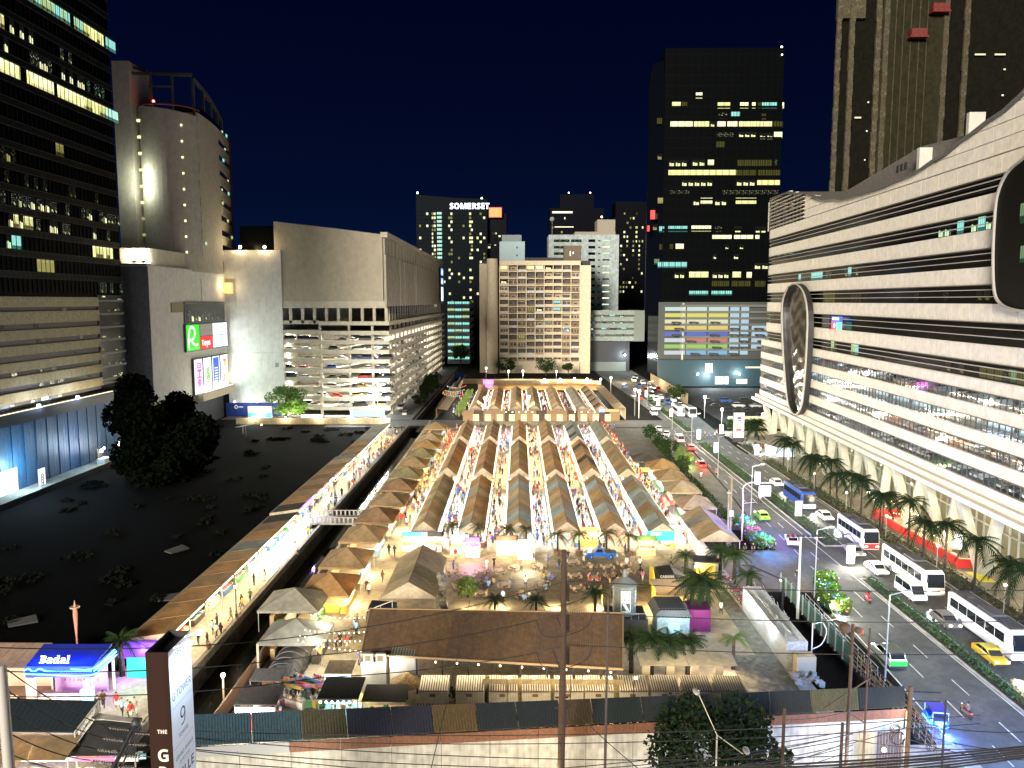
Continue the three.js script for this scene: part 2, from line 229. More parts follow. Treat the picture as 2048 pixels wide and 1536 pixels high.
// ---------------------------------------------------------------- people: one skin over a jointed skeleton
const SKIN = [[0.42, 0.24, 0.14], [0.3, 0.16, 0.09], [0.5, 0.31, 0.2]], HAIR = [0.012, 0.009, 0.008];
function body(pose, clothes) {
  const [shirt, pants, skin, long] = clothes, J = { hip: V(0, 0.93, 0), chest: V(0, 1.32, 0.02), neck: V(0, 1.45, 0.02), head: V(0, 1.58, 0.05) }, B = [];
  const L = (s) => s ? 1 : -1, put = (a, b, r0, r1, c) => B.push([a, b, r0, r1, c]);
  const sit = pose === 'sit', legs = sit ? [[V(0.1, 0.5, 0.42), V(0.11, 0.06, 0.45)], [V(-0.1, 0.5, 0.42), V(-0.13, 0.06, 0.38)]] : pose === 'walk' ? [[V(0.1, 0.5, 0.17), V(0.1, 0.08, 0.27)], [V(-0.09, 0.5, -0.02), V(-0.1, 0.1, -0.3)]] : [[V(0.1, 0.5, 0.03), V(0.11, 0.07, 0)], [V(-0.1, 0.5, 0.02), V(-0.12, 0.07, 0.03)]];
  if (sit) for (const k in J) J[k].y -= 0.43;
  const arms = { stand: [[V(0.25, 1.14, 0.0), V(0.24, 0.88, 0.08)], [V(-0.25, 1.14, 0), V(-0.24, 0.88, 0.08)]], walk: [[V(0.24, 1.16, -0.12), V(0.23, 0.95, -0.02)], [V(-0.24, 1.15, 0.1), V(-0.21, 0.98, 0.27)]], reach: [[V(0.24, 1.15, 0.12), V(0.16, 1.16, 0.38)], [V(-0.25, 1.14, 0.02), V(-0.2, 1.0, 0.24)]], sit: [[V(0.24, 0.73, 0.1), V(0.15, 0.68, 0.33)], [V(-0.24, 0.73, 0.1), V(-0.14, 0.7, 0.34)]] }[pose];
  put(J.hip.clone().add(V(0, -0.03, 0)), J.chest, 0.145, 0.155, shirt); put(J.chest.clone().add(V(-0.13, 0.06, 0)), J.chest.clone().add(V(0.13, 0.06, 0)), 0.08, 0.08, shirt); put(J.chest, J.neck, 0.1, 0.06, skin); put(J.neck, J.head, 0.055, 0.06, skin);
  put(J.head, J.head.clone().add(V(0, 0.06, -0.02)), 0.088, 0.095, skin); put(J.head.clone().add(V(0, 0.075, -0.035)), J.head.clone().add(V(0, 0.085, -0.03)), 0.095, 0.095, HAIR); put(J.head.clone().add(V(0, 0.0, 0.085)), J.head.clone().add(V(0, 0.02, 0.08)), 0.018, 0.012, skin);
  if (long) put(J.head.clone().add(V(0, 0.03, -0.07)), J.neck.clone().add(V(0, -0.12, -0.11)), 0.085, 0.06, HAIR);
  for (const s of [0, 1]) {
    const hp = J.hip.clone().add(V(0.085 * -L(s) * -1 * (s ? -1 : -1) * (s ? 1 : 1), -0.04, 0)); hp.x = s ? -0.085 : 0.085; const [k, a] = legs[s];
    put(hp, k, 0.088, 0.064, pants); put(k, a, 0.06, 0.042, long === 2 ? skin : pants); put(a.clone().add(V(0, -0.02, -0.03)), a.clone().add(V(0, -0.03, 0.15)), 0.042, 0.035, [0.05, 0.05, 0.05]);
    const sh = J.chest.clone().add(V(s ? -0.19 : 0.19, 0.07, 0)), [el, wr] = arms[s]; put(sh, el, 0.055, 0.043, shirt); put(el, wr, 0.042, 0.032, skin);
    const hd = wr.clone().sub(el).normalize(); put(wr, wr.clone().addScaledVector(hd, 0.09), 0.036, 0.03, skin); put(wr.clone().addScaledVector(hd, 0.09), wr.clone().addScaledVector(hd, 0.17), 0.024, 0.016, skin);
  }
  const N = 46, half = N / 2, S = 0.95, mc = new MarchingCubes(N, mDark, false, false, 20000), F = mc.field; mc.isolation = 0;
  const dist = (x, y, z, b) => { const [a, c, r0, r1] = b, ax = x - a.x, ay = y - a.y, az = z - a.z, dx = c.x - a.x, dy = c.y - a.y, dz = c.z - a.z, t = Math.max(0, Math.min(1, (ax * dx + ay * dy + az * dz) / (dx * dx + dy * dy + dz * dz))); return Math.hypot(ax - dx * t, ay - dy * t, az - dz * t) - (r0 + (r1 - r0) * t); };
  for (let k = 0; k < N; k++) for (let j = 0; j < N; j++) for (let i = 0; i < N; i++) { const x = (i - half) / half * S, y = (j - half) / half * S + 0.87, z = (k - half) / half * S; let s = 0; for (const b of B) { const d = dist(x, y, z, b); if (d < 0.25) s += Math.exp(-d * 34); } F[k * N * N + j * N + i] = s > 0 ? Math.log(s) / 34 : -0.3; }
  mc.update(); const n = mc.count, p = new Float32Array(n * 3), nn = new Float32Array(n * 3), col = new Float32Array(n * 3);
  for (let i = 0; i < n; i++) { const x = mc.positionArray[i * 3] * S, y = mc.positionArray[i * 3 + 1] * S + 0.87, z = mc.positionArray[i * 3 + 2] * S; p.set([x, y, z], i * 3); let best = 9, c = skin; for (const b of B) { const d = dist(x, y, z, b); if (d < best) { best = d; c = b[4]; } } col.set(c, i * 3); }
  const g = new THREE.BufferGeometry(); g.setAttribute('position', new THREE.BufferAttribute(p, 3)); g.setAttribute('normal', new THREE.BufferAttribute(nn, 3)); g.setAttribute('uv', new THREE.BufferAttribute(new Float32Array(n * 2), 2)); g.setAttribute('color', new THREE.BufferAttribute(col, 3)); g.computeVertexNormals(); g.userData.done = true; return g;
}
const mBody = new THREE.MeshStandardMaterial({ vertexColors: true, roughness: 0.85 });
const W = [0.7, 0.68, 0.64], BLK = [0.015, 0.015, 0.017], RED = [0.5, 0.03, 0.03], BLU = [0.06, 0.12, 0.4], SKY = [0.25, 0.45, 0.7], GRN = [0.06, 0.16, 0.1], DEN = [0.05, 0.07, 0.14], KHA = [0.3, 0.22, 0.12], PNK = [0.6, 0.2, 0.3], YEL = [0.6, 0.42, 0.05], GRY = [0.16, 0.16, 0.16], BRN = [0.12, 0.06, 0.03];
const OUT = { 'white shirt and dark trousers': [W, BLK, 0, 0], 'black top and jeans': [BLK, DEN, 0, 1], 'red shirt and white shorts': [RED, W, 1, 2], 'sky blue shirt and dark trousers': [SKY, BLK, 0, 0], 'black clothes': [BLK, BLK, 2, 1], 'green shirt and black trousers': [GRN, BLK, 0, 0], 'pink top and pale skirt': [PNK, W, 2, 1], 'yellow shirt and jeans': [YEL, DEN, 1, 0], 'grey shirt and khaki trousers': [GRY, KHA, 0, 0], 'white dress': [W, W, 2, 1], 'brown shirt and black trousers': [BRN, BLK, 1, 0], 'blue shirt and jeans': [BLU, DEN, 0, 0] };
const bodies = {}; // pose and clothes -> shape
const bodyOf = (pose, c) => bodies[pose + c] ??= body(pose, [OUT[c][0], OUT[c][1], SKIN[OUT[c][2]], OUT[c][3]]);
function person(pose, clothes, pos, turn, label, group) { const m = obj('person', bodyOf(pose, clothes), mBody); m.position.set(pos.x, pos.y, pos.z); m.rotation.y = turn; return tag(m, label, 'person', group); }
const outs = Object.keys(OUT);

// ---------------------------------------------------------------- vehicles
const mHead = glow([1, 0.92, 0.72], 6), mTail = glow([1, 0.05, 0.02], 3.5), mGlassCar = M([0.012, 0.015, 0.018], 0.08);
const paint = (c) => M(c, 0.3, { clearcoat: 0.7, clearcoatRoughness: 0.1 });
function wheels(t, spots, r, w = 0.22) { for (const [x, z] of spots) { const m = obj('wheel', [tf(new THREE.CylinderGeometry(r, r, w, 14), 0, 0, 0, 0, 0, Math.PI / 2)], mTyre, t); m.position.set(x, r, z); obj('rim', [tf(new THREE.CylinderGeometry(r * 0.62, r * 0.55, w + 0.03, 10), 0, 0, 0, 0, 0, Math.PI / 2)], mChrome, m); } }
const SIDE = { // body side, glass side, wheel places (front +x)
  sedan: [4.5, 1.75, [[-2.25, 0.3], [-2.25, 0.85], [-1.95, 1.0], [-1.2, 1.03], [0.75, 0.98], [1.75, 0.86], [2.2, 0.68], [2.25, 0.3]], [[-1.75, 1.0], [-1.0, 1.42], [-0.1, 1.46], [0.35, 1.4], [1.15, 0.95]], [-1.0, 0.3]],
  suv: [4.7, 1.9, [[-2.35, 0.4], [-2.35, 1.1], [-2.2, 1.2], [0.9, 1.15], [1.9, 1.05], [2.3, 0.9], [2.35, 0.4]], [[-2.2, 1.15], [-1.9, 1.75], [0.0, 1.8], [0.5, 1.72], [1.25, 1.1]], [-1.8, 0.45]],
  van: [5.3, 1.95, [[-2.65, 0.35], [-2.65, 1.25], [1.6, 1.25], [2.3, 1.1], [2.6, 0.85], [2.65, 0.35]], [[-2.62, 1.2], [-2.5, 2.1], [-2.3, 2.2], [1.2, 2.2], [1.5, 2.1], [2.25, 1.1]], [-2.4, 1.3]],
  pickup: [5.0, 1.85, [[-2.5, 0.42], [-2.5, 1.0], [-0.55, 1.0], [-0.5, 1.08], [0.75, 1.08], [1.5, 1.08], [2.3, 0.98], [2.5, 0.8], [2.5, 0.42]], [[-0.5, 1.05], [-0.4, 1.6], [-0.2, 1.72], [0.45, 1.72], [0.6, 1.66], [0.95, 1.05]], [-0.35, 0.5]],
};
function makeCar(kind, color, label, { cat = 'car', color2, lamps = true, sign, name = 'car' } = {}) {
  const [L, w, side, glass, roof] = SIDE[kind], t = thing(name, label, cat), F = -Math.PI / 2;
  const g = [tf(prism(side, w, 0.08), 0, 0, 0, F)], top = glass.reduce((a, p) => Math.max(a, p[1]), 0);
  for (const s of [-1, 1]) { const x = s * (w / 2 - 0.14); for (let i = 0; i < glass.length - 1; i++) g.push(beam(V(x, glass[i][1], glass[i][0]), V(x, glass[i + 1][1], glass[i + 1][0]), 0.09, 0.06)); g.push(beam(V(x, 1.0, (roof[0] + roof[1]) / 2), V(x * 0.98, top - 0.05, (roof[0] + roof[1]) / 2 - 0.01), 0.07, 0.08)); }
  obj('body', g, paint(color), t);
  obj('window', [tf(prism(glass, w - 0.22, 0.04), 0, 0, 0, F)], mGlassCar, t);
  obj('roof', [tf(prism([[roof[0] - 0.15, top - 0.05], [roof[0], top + 0.04], [roof[1], top + 0.03], [roof[1] + 0.3, top - 0.1]], w - 0.24, 0.02), 0, 0, 0, F)], paint(color2 ?? color), t);
  if (color2) obj('boot_panel', [bx(w - 0.3, 0.05, 0.7, 0, 1.0, -L / 2 + 0.55)], paint(color2), t);
  const f = side[side.length - 1][0], fy = kind === 'sedan' ? 0.66 : 0.82;
  for (const s of [-1, 1]) { obj('headlight', [bx(0.36, 0.16, 0.1, s * (w / 2 - 0.3), fy, f - 0.02)], lamps ? mHead : mChrome, t); obj('taillight', [bx(0.32, 0.16, 0.08, s * (w / 2 - 0.28), fy + 0.08, -f)], lamps ? mTail : M([0.2, 0.01, 0.01], 0.3), t); }
  obj('bumper', [bx(w - 0.1, 0.2, 0.12, 0, 0.3, f), bx(w - 0.1, 0.2, 0.12, 0, 0.3, -f)], mDark, t);
  if (sign) obj('roof_sign', [bx(0.6, 0.16, 0.2, 0, top + 0.04, 0)], glow([0.3, 1, 0.3], 1.2), t);
  wheels(t, [[w / 2 - 0.12, L * 0.3], [-w / 2 + 0.12, L * 0.3], [w / 2 - 0.12, -L * 0.3], [-w / 2 + 0.12, -L * 0.3]], kind === 'sedan' ? 0.32 : 0.37); return t;
}
function makeBus(color, label, { L = 12, w = 2.55, h = 3.5, front, roof, swoosh, cat = 'coach', lamps = true } = {}) {
  const t = thing('coach', label, cat), F = -Math.PI / 2, l = L / 2;
  obj('body', [tf(prism([[-l, 0.35], [-l, h - 0.3], [-l + 0.3, h], [l - 0.9, h], [l - 0.25, h - 0.35], [l, 1.5], [l, 0.35]], w, 0.12), 0, 0, 0, F)], paint(color), t);
  for (const s of [-1, 1]) for (let i = 0; i < 6; i++) obj('window', [bx(0.05, 1.05, L * 0.128, s * (w / 2 + 0.005), 1.75, -l + L * 0.12 + i * L * 0.14)], mGlassCar, t);
  obj('windscreen', [tf(prism([[l - 0.02, 1.35], [l + 0.05, 1.4], [l - 0.2, h - 0.35], [l - 0.5, h - 0.3]], w - 0.25, 0.02), 0, 0, 0, F)], mGlassCar, t);
  obj('front_panel', [bx(w - 0.1, 0.85, 0.08, 0, 0.45, l + 0.01)], paint(front ?? color), t);
  obj('roof_panel', [bx(w - 0.5, 0.05, L * 0.9, 0, h, -0.3)], M(roof ?? [0.1, 0.1, 0.1], 0.6, { tex: 'dirt', rep: 0.3 }), t);
  obj('air_conditioner', [bx(1.6, 0.22, 3, 0, h + 0.05, 0.6), bx(0.6, 0.12, 0.6, 0, h + 0.05, -L * 0.3)], M([0.07, 0.07, 0.08], 0.6), t);
  if (swoosh) for (const s of [-1, 1]) obj('side_decal', [tf(tube([V(0, 0.9, -l * 0.9), V(0, 0.6, -l * 0.4), V(0, 1.3, 0), V(0, 0.7, l * 0.35), V(0, 0.5, l * 0.7)], 0.1, 4, 20).scale(0.2, 1, 1), s * (w / 2 + 0.01))], M(swoosh, 0.5), t);
  for (const s of [-1, 1]) { obj('headlight', [bx(0.45, 0.2, 0.1, s * (w / 2 - 0.4), 0.75, l + 0.03)], lamps ? mHead : mChrome, t); obj('taillight', [bx(0.2, 0.5, 0.08, s * (w / 2 - 0.25), 1.0, -l - 0.02)], mTail, t); obj('mirror', [bar(V(s * (w / 2 - 0.1), h - 0.6, l - 0.1), V(s * (w / 2 + 0.15), h - 0.7, l + 0.45), 0.05), bx(0.18, 0.5, 0.12, s * (w / 2 + 0.15), h - 1.2, l + 0.45)], mDark, t); }
  wheels(t, [[w / 2 - 0.15, l * 0.62], [-w / 2 + 0.15, l * 0.62], [w / 2 - 0.15, -l * 0.55], [-w / 2 + 0.15, -l * 0.55]], 0.48, 0.3); return t;
}
function makeBike(color, label, lit = true) {
  const t = thing('motorcycle', label, 'motorbike');
  obj('frame', [tf(prism([[-0.75, 0.62], [-0.2, 0.68], [0.1, 0.5], [0.45, 0.85], [0.6, 1.0], [0.68, 0.95], [0.45, 0.4], [-0.4, 0.35], [-0.6, 0.5]], 0.3, 0.04), 0, 0, 0, -Math.PI / 2)], paint(color), t);
  obj('seat', [bx(0.26, 0.1, 0.75, 0, 0.72, -0.35)], mDark, t); obj('handlebar', [bar(V(-0.34, 1.05, 0.5), V(0.34, 1.05, 0.5), 0.025)], mDark, t);
  for (const z of [0.62, -0.62]) { const m = obj('wheel', [tf(new THREE.TorusGeometry(0.24, 0.06, 6, 14), 0, 0, 0, Math.PI / 2)], mTyre, t); m.position.set(0, 0.3, z); }
  if (lit) { obj('headlight', [ball(0.09, 0, 0.92, 0.66)], mHead, t); obj('taillight', [bx(0.16, 0.08, 0.06, 0, 0.62, -0.78)], mTail, t); } return t;
}
// ---------------------------------------------------------------- buildings
const mBeige = M([0.34, 0.295, 0.215], 0.8, { tex: 'soft', rep: 0.05 }), mBeige2 = M([0.42, 0.38, 0.29], 0.8, { tex: 'soft', rep: 0.07 }), mGreyWall = M([0.55, 0.53, 0.47], 0.8, { tex: 'soft', rep: 0.05 }), mCream = M([0.62, 0.52, 0.37], 0.75, { tex: 'soft', rep: 0.08 });
const mOpening = M([0.012, 0.01, 0.01], 0.6), mNight = M([0.0015, 0.002, 0.0022], 0.25, { specularIntensity: 0.1 }), mNavy = M([0.0014, 0.0018, 0.004], 0.4, { specularIntensity: 0.05 });
// rooms seen through lit windows: eight of them side by side
const roomTex = canvasTex(1024, 128, (x, w, h) => {
  const cell = (i, f) => { x.save(); x.beginPath(); x.rect(i * 128, 0, 128, h); x.clip(); x.translate(i * 128, 0); f(); x.restore(); }, r = (c, a, b, d, e) => { x.fillStyle = c; x.fillRect(a, b, d, e); };
  x.fillStyle = '#000'; x.fillRect(0, 0, w, h);
  cell(0, () => { r('#c8c088', 0, 0, 128, 128); for (let k = 0; k < 6; k++) r('#fffbe0', 6 + k * 22, 8, 14, 10); r('#6b6440', 0, 92, 128, 36); for (let k = 0; k < 5; k++) r('#3a3622', R(0, 110), R(70, 100), 16, 30); });
  cell(1, () => { r('#efe6a8', 0, 0, 128, 128); for (let k = 0; k < 9; k++) r(k % 3 ? '#b9b078' : '#fffad2', k * 14 + 4, 0, 4, 128); r('#fffce4', 0, 12, 128, 14); });
  cell(2, () => { r('#0b0c0a', 0, 0, 128, 128); for (let k = 0; k < 9; k++) r(pick(['#e8ebc8', '#9ea37e', '#fff']), R(0, 120), R(6, 60), R(3, 12), R(3, 7)); for (let k = 0; k < 4; k++) r('#5e5f45', R(0, 110), R(70, 110), R(8, 26), R(8, 20)); });
  cell(3, () => { r('#10100c', 0, 0, 128, 128); for (let k = 0; k < 6; k++) { const y = R(58, 92); r(pick(['#f4efc0', '#d8d29a', '#fffbe6']), R(-6, 110), y, R(14, 40), 128 - y); } });
  cell(4, () => { r('#a8d8cf', 0, 0, 128, 128); for (let k = 0; k < 7; k++) r(k % 2 ? '#e4fffa' : '#5c8f8a', k * 19, 0, 6, 128); r('#3c6660', 0, 96, 128, 32); });
  cell(5, () => { r('#6d6838', 0, 0, 128, 128); for (let k = 0; k < 7; k++) r(k % 2 ? '#8c8650' : '#47431f', k * 19, 0, 9, 128); });
  cell(6, () => { r('#070807', 0, 0, 128, 128); for (let k = 0; k < 7; k++) { const X = 8 + k * 18; for (let q = 0; q < 5; q++) if (chance(0.5)) r('#cfd4c2', X, 12 + q * 18, 3, 7); } for (let k = 0; k < 3; k++) r('#cdd49c', R(0, 100), R(84, 104), R(8, 22), 22); });
  cell(7, () => { r('#fff6cf', 0, 0, 128, 128); r('#fffdf0', 0, 20, 128, 20); r('#cfc490', 0, 104, 128, 24); });
});
const roomMat = (c, k) => new THREE.MeshStandardMaterial({ color: '#0a0a0a', roughness: 0.15, emissive: c, emissiveMap: roomTex, emissiveIntensity: k });
const mRoom = { warm: roomMat('#f6ffe2', 0.95), pale: roomMat('#fcfff2', 0.9), cool: roomMat('#cdf3ee', 0.85), dim: roomMat('#e6e6b0', 0.3) };
const paneCache = {};
function pane(w, h, cell, side) { const k = [w.toFixed(1), h.toFixed(1), cell, side].join(); return paneCache[k] ??= (() => { const g = new THREE.BoxGeometry(w, h, 0.06), u = g.attributes.uv; for (let i = 0; i < u.count; i++) u.setX(i, (cell + 0.02 + u.getX(i) * 0.96) / 8); if (side) g.rotateY(side * Math.PI / 2); const r = clean(g); r.userData.done = true; return r; })(); }
const window_ = (t, x, y, z, w, h, cell, mat, side = 0) => put(obj('window', pane(w, h, cell, side), mat, t), x, y + h / 2, z);

{ // glass office tower at the left edge of the view: its long face looks across the lot
  const t = site('office_tower', 'dark glass office tower rising out of frame above beige parking bands', 'office tower', [-122, 0, -160]), X = -104;
  obj('core', [bb(-140, 15.2, -202.9, X - 0.6, 140, -118)], mNight, t);
  const floors = []; for (let y = 41.8; y < 138; y += 4.4) floors.push(y);
  obj('spandrel', floors.map((y) => bb(X - 0.6, y + 3.0, -203, X + 0.02, y + 4.4, -118)), M([0.008, 0.009, 0.007], 0.4, { specularIntensity: 0.15 }), t);
  obj('glass_band', floors.map((y) => bb(X - 0.55, y, -202.95, X - 0.12, y + 3.0, -118)), mNight, t);
  obj('floor_trim', floors.flatMap((y) => [bb(X, y + 3.0, -203.1, X + 0.16, y + 3.07, -118), bb(X, y + 4.33, -203.1, X + 0.16, y + 4.4, -118)]), M([0.05, 0.05, 0.042], 0.6, { specularIntensity: 0.2 }), t);
  const mu = []; for (let z = -202.6; z < -118; z += 1.6) mu.push(bb(X - 0.1, 41.8, z - 0.04, X + 0.06, 139, z + 0.04)); tag(obj('mullion', mu, M([0.012, 0.013, 0.011], 0.6, { specularIntensity: 0.1 }), t), null, null, null, 'stuff');
  const lit = (y, z0, z1, cells, mat, p = 1, hh = 2.7, y0 = 0.15) => { const f = floors.reduce((a, b) => Math.abs(b - y) < Math.abs(a - y) ? b : a); for (let z = z0; z > z1; z -= 1.6) if (chance(p)) window_(t, X - 0.07, f + y0, z - 0.8, 1.44, hh, pick(cells), mat, 1); };
  const Z = (px, py) => { const [x, , z] = rayTo(px, py); return z * X / x; }, H = (px, py) => { const [x, y] = rayTo(px, py); return EYE + y * X / x; };
  const row = (x0, y0, x1, y1, c, m, p) => lit(H((x0 + x1) / 2, (y0 + y1) / 2), Z(x0, y0), Z(x1, y1), c, m, p);
  row(55, 12, 165, 60, [4, 4, 0], mRoom.cool, 0.95); row(165, 60, 205, 85, [1, 0], mRoom.warm, 0.95); row(212, 88, 226, 96, [4], mRoom.cool, 1);
  row(0, 60, 50, 88, [3, 0], mRoom.pale, 0.7); row(60, 98, 150, 130, [3, 6, 2], mRoom.pale, 0.75); row(0, 112, 20, 120, [3], mRoom.pale, 0.8); row(62, 140, 105, 158, [3, 2], mRoom.pale, 0.8); row(116, 160, 165, 188, [3], mRoom.pale, 0.85); row(175, 190, 205, 205, [6, 2], mRoom.cool, 0.8);
  row(2, 155, 42, 175, [1, 1, 7], mRoom.warm, 1); row(56, 180, 110, 205, [1, 7], mRoom.warm, 1); row(117, 205, 165, 228, [1, 7, 1], mRoom.warm, 1); row(172, 228, 210, 245, [1, 0], mRoom.warm, 0.95); row(212, 248, 234, 258, [0, 4], mRoom.pale, 0.9);
  row(2, 310, 32, 316, [2, 3], mRoom.dim, 0.8); row(112, 306, 124, 312, [0], mRoom.dim, 1); row(10, 362, 230, 395, [6, 6, 2], mRoom.dim, 0.45); row(5, 405, 235, 425, [6, 6, 3], mRoom.pale, 0.42); row(5, 438, 235, 452, [6, 2, 3], mRoom.pale, 0.45); row(20, 470, 60, 476, [3, 0], mRoom.pale, 0.7); row(65, 468, 220, 482, [6, 6, 3], mRoom.pale, 0.4);
  row(16, 512, 46, 516, [4, 3], mRoom.cool, 0.9); row(186, 518, 222, 524, [0, 1], mRoom.warm, 0.8); row(76, 552, 106, 556, [1], mRoom.dim, 1); row(195, 600, 243, 605, [6, 2], mRoom.cool, 0.5);
  // parking bands below
  const bands = [[38.7, 40.9], [35.2, 37.8], [31.9, 33.9], [28.7, 30.7], [25.4, 27.3], [22.4, 24.4], [19.1, 21.1]], mBand = M([0.4, 0.34, 0.2], 0.8, { tex: 'stain', rep: 0.16 });
  for (const [a, b] of bands) for (let z = -190.6; z < -120; z += 7.05) obj('cladding_panel', [bb(X - 0.5, a, z + 0.02, X + 0.35, b, z + 7.03)], mBand, t);
  obj('opening', [bb(X - 0.7, 18.2, -191, X - 0.4, 41, -118)], M([0.03, 0.026, 0.02], 0.5), t);
  for (let i = 0; i < 26; i++) { const b = pick(bands); window_(t, X - 0.38, b[0] - 0.9, R(-189, -140), R(0.8, 2.4), 0.7, 2, chance(0.6) ? mRoom.dim : mRoom.pale, 1); }
  obj('corner_glass', [bb(X - 0.5, 19, -203, X - 0.1, 41.5, -191)], M([0.03, 0.035, 0.03], 0.15), t);
  obj('floor_trim', [0, 1, 2, 3, 4, 5, 6].map((i) => bb(X - 0.1, 20 + i * 3.3, -203, X + 0.2, 20.5 + i * 3.3, -191)), M([0.12, 0.12, 0.1], 0.5), t);
  for (let i = 0; i < 30; i++) window_(t, X - 0.05, 19.5 + i % 7 * 3.3 + R(0.6, 1.8), R(-202.6, -192), R(0.8, 2.2), R(0.3, 0.8), pick([2, 6, 3]), mRoom.pale, 1);
  obj('band_lamp', [bb(X + 2.7, 17.6, -190, X + 3, 17.75, -125)], glow([1, 0.88, 0.55], 1.2), t); areaLight(V(X + 2.85, 17.85, -157), V(-0.75, 1, 0), 0.3, 66, Co(1, 0.88, 0.58), 11);
  obj('canopy', [bb(X - 1, 15.2, -198, X + 3, 17.6, -118)], M([0.012, 0.012, 0.016], 0.5), t);
  for (const [px, py] of [[50, 802], [130, 786]]) { const z = Z(px, py); obj('spotlight', [bb(X + 2.6, 17.7, z - 0.3, X + 3.1, 18.3, z + 0.3)], glow([0.6, 0.75, 1], 8), t); pointLight(V(X + 3.6, 18.2, z), Co(0.6, 0.75, 1), 60); }
  const fold = []; for (let z = -200; z < -120; z += 1) fold.push(bb(X - 0.3, 0, z, X + (Math.round(z * 3) % 4 ? 0.0 : 0.15), 15.2, z + 0.97)); tag(obj('glazed_wall', fold, M([0.012, 0.075, 0.17], 0.55, { tex: 'stain', rep: 0.2 }), t), 'blue glazed wall at street level');
  obj('door_panel', [bb(X, 0, -156, X + 0.2, 5.8, -150)], glow([0.85, 1, 0.95], 1.3), t);
  pointLight(V(X + 4, 6, -155), Co(0.55, 0.85, 1), 260, 1); pointLight(V(X + 5, 7, -176), Co(0.45, 0.75, 1), 110, 1);
}
{ // what stands on the terrace in front of that tower
  const t = thing('terrace', 'grey concrete terrace with a ribbed retaining wall beside the dark lot', 'terrace', [-101.5, 0, -172]);
  obj('deck', [bx(5, 0.9, 60, 0, 0, 0)], mConc, t); const ribs = []; for (let i = 0; i < 40; i++) ribs.push(bx(0.12, 1.1, 0.3, 2.5, 0, -30 + i * 1.5)); obj('retaining_wall', [bx(0.12, 1.2, 60, 2.56, 0, 0), ...ribs], M([0.08, 0.075, 0.065], 0.9, { tex: 'dirt', rep: 0.4 }), t);
  const sb = thing('sign_board', 'white lit sign board with a black spiral stand on the blue terrace', 'sign', [-101.6, 0.9, -160.5]); obj('panel', [bx(0.2, 3.6, 2.2, 0, 0, 0)], glow([0.75, 0.85, 0.9], 0.9), sb); obj('stand', [0, 1, 2, 3].map((i) => tf(new THREE.TorusGeometry(0.35, 0.07, 5, 10), 0.5, 0.4 + i * 0.6, 0.6, Math.PI / 2)), mDark, sb);
  const k = thing('kiosk', 'white kiosk block with bright lamps beside the big dark tree', 'kiosk', [-100.6, 0.9, -183.5]); obj('counter', [bx(2, 1.2, 3.2)], white(0.6), k); obj('back_panel', [bx(0.4, 3.4, 2, -1, 0, 0.4)], mDark, k); obj('lamp', [ball(0.45, 0.2, 3.2, 1.4), ball(0.3, 0.2, 3.6, 0.2)], glow([1, 0.98, 0.9], 6), k); pointLight(V(-99.6, 4.4, -183), NEUT, 60);
  const k2 = thing('lounge_counter', 'small counter with a row of orange stools under a white lamp', 'counter', [-99.8, 0.9, -190]); obj('counter', [bx(1.4, 1, 4)], white(0.5), k2); for (let i = 0; i < 5; i++) obj('stool', [cyl(0.25, 0.3, 0.8, 1.2, 0, -1.6 + i * 0.8)], M([0.4, 0.14, 0.03], 0.6), k2); obj('lamp', [ball(0.7, 0, 3.4, 0)], glow([1, 1, 0.95], 5), k2); pointLight(V(-98.6, 4.6, -190), NEUT, 50);
}
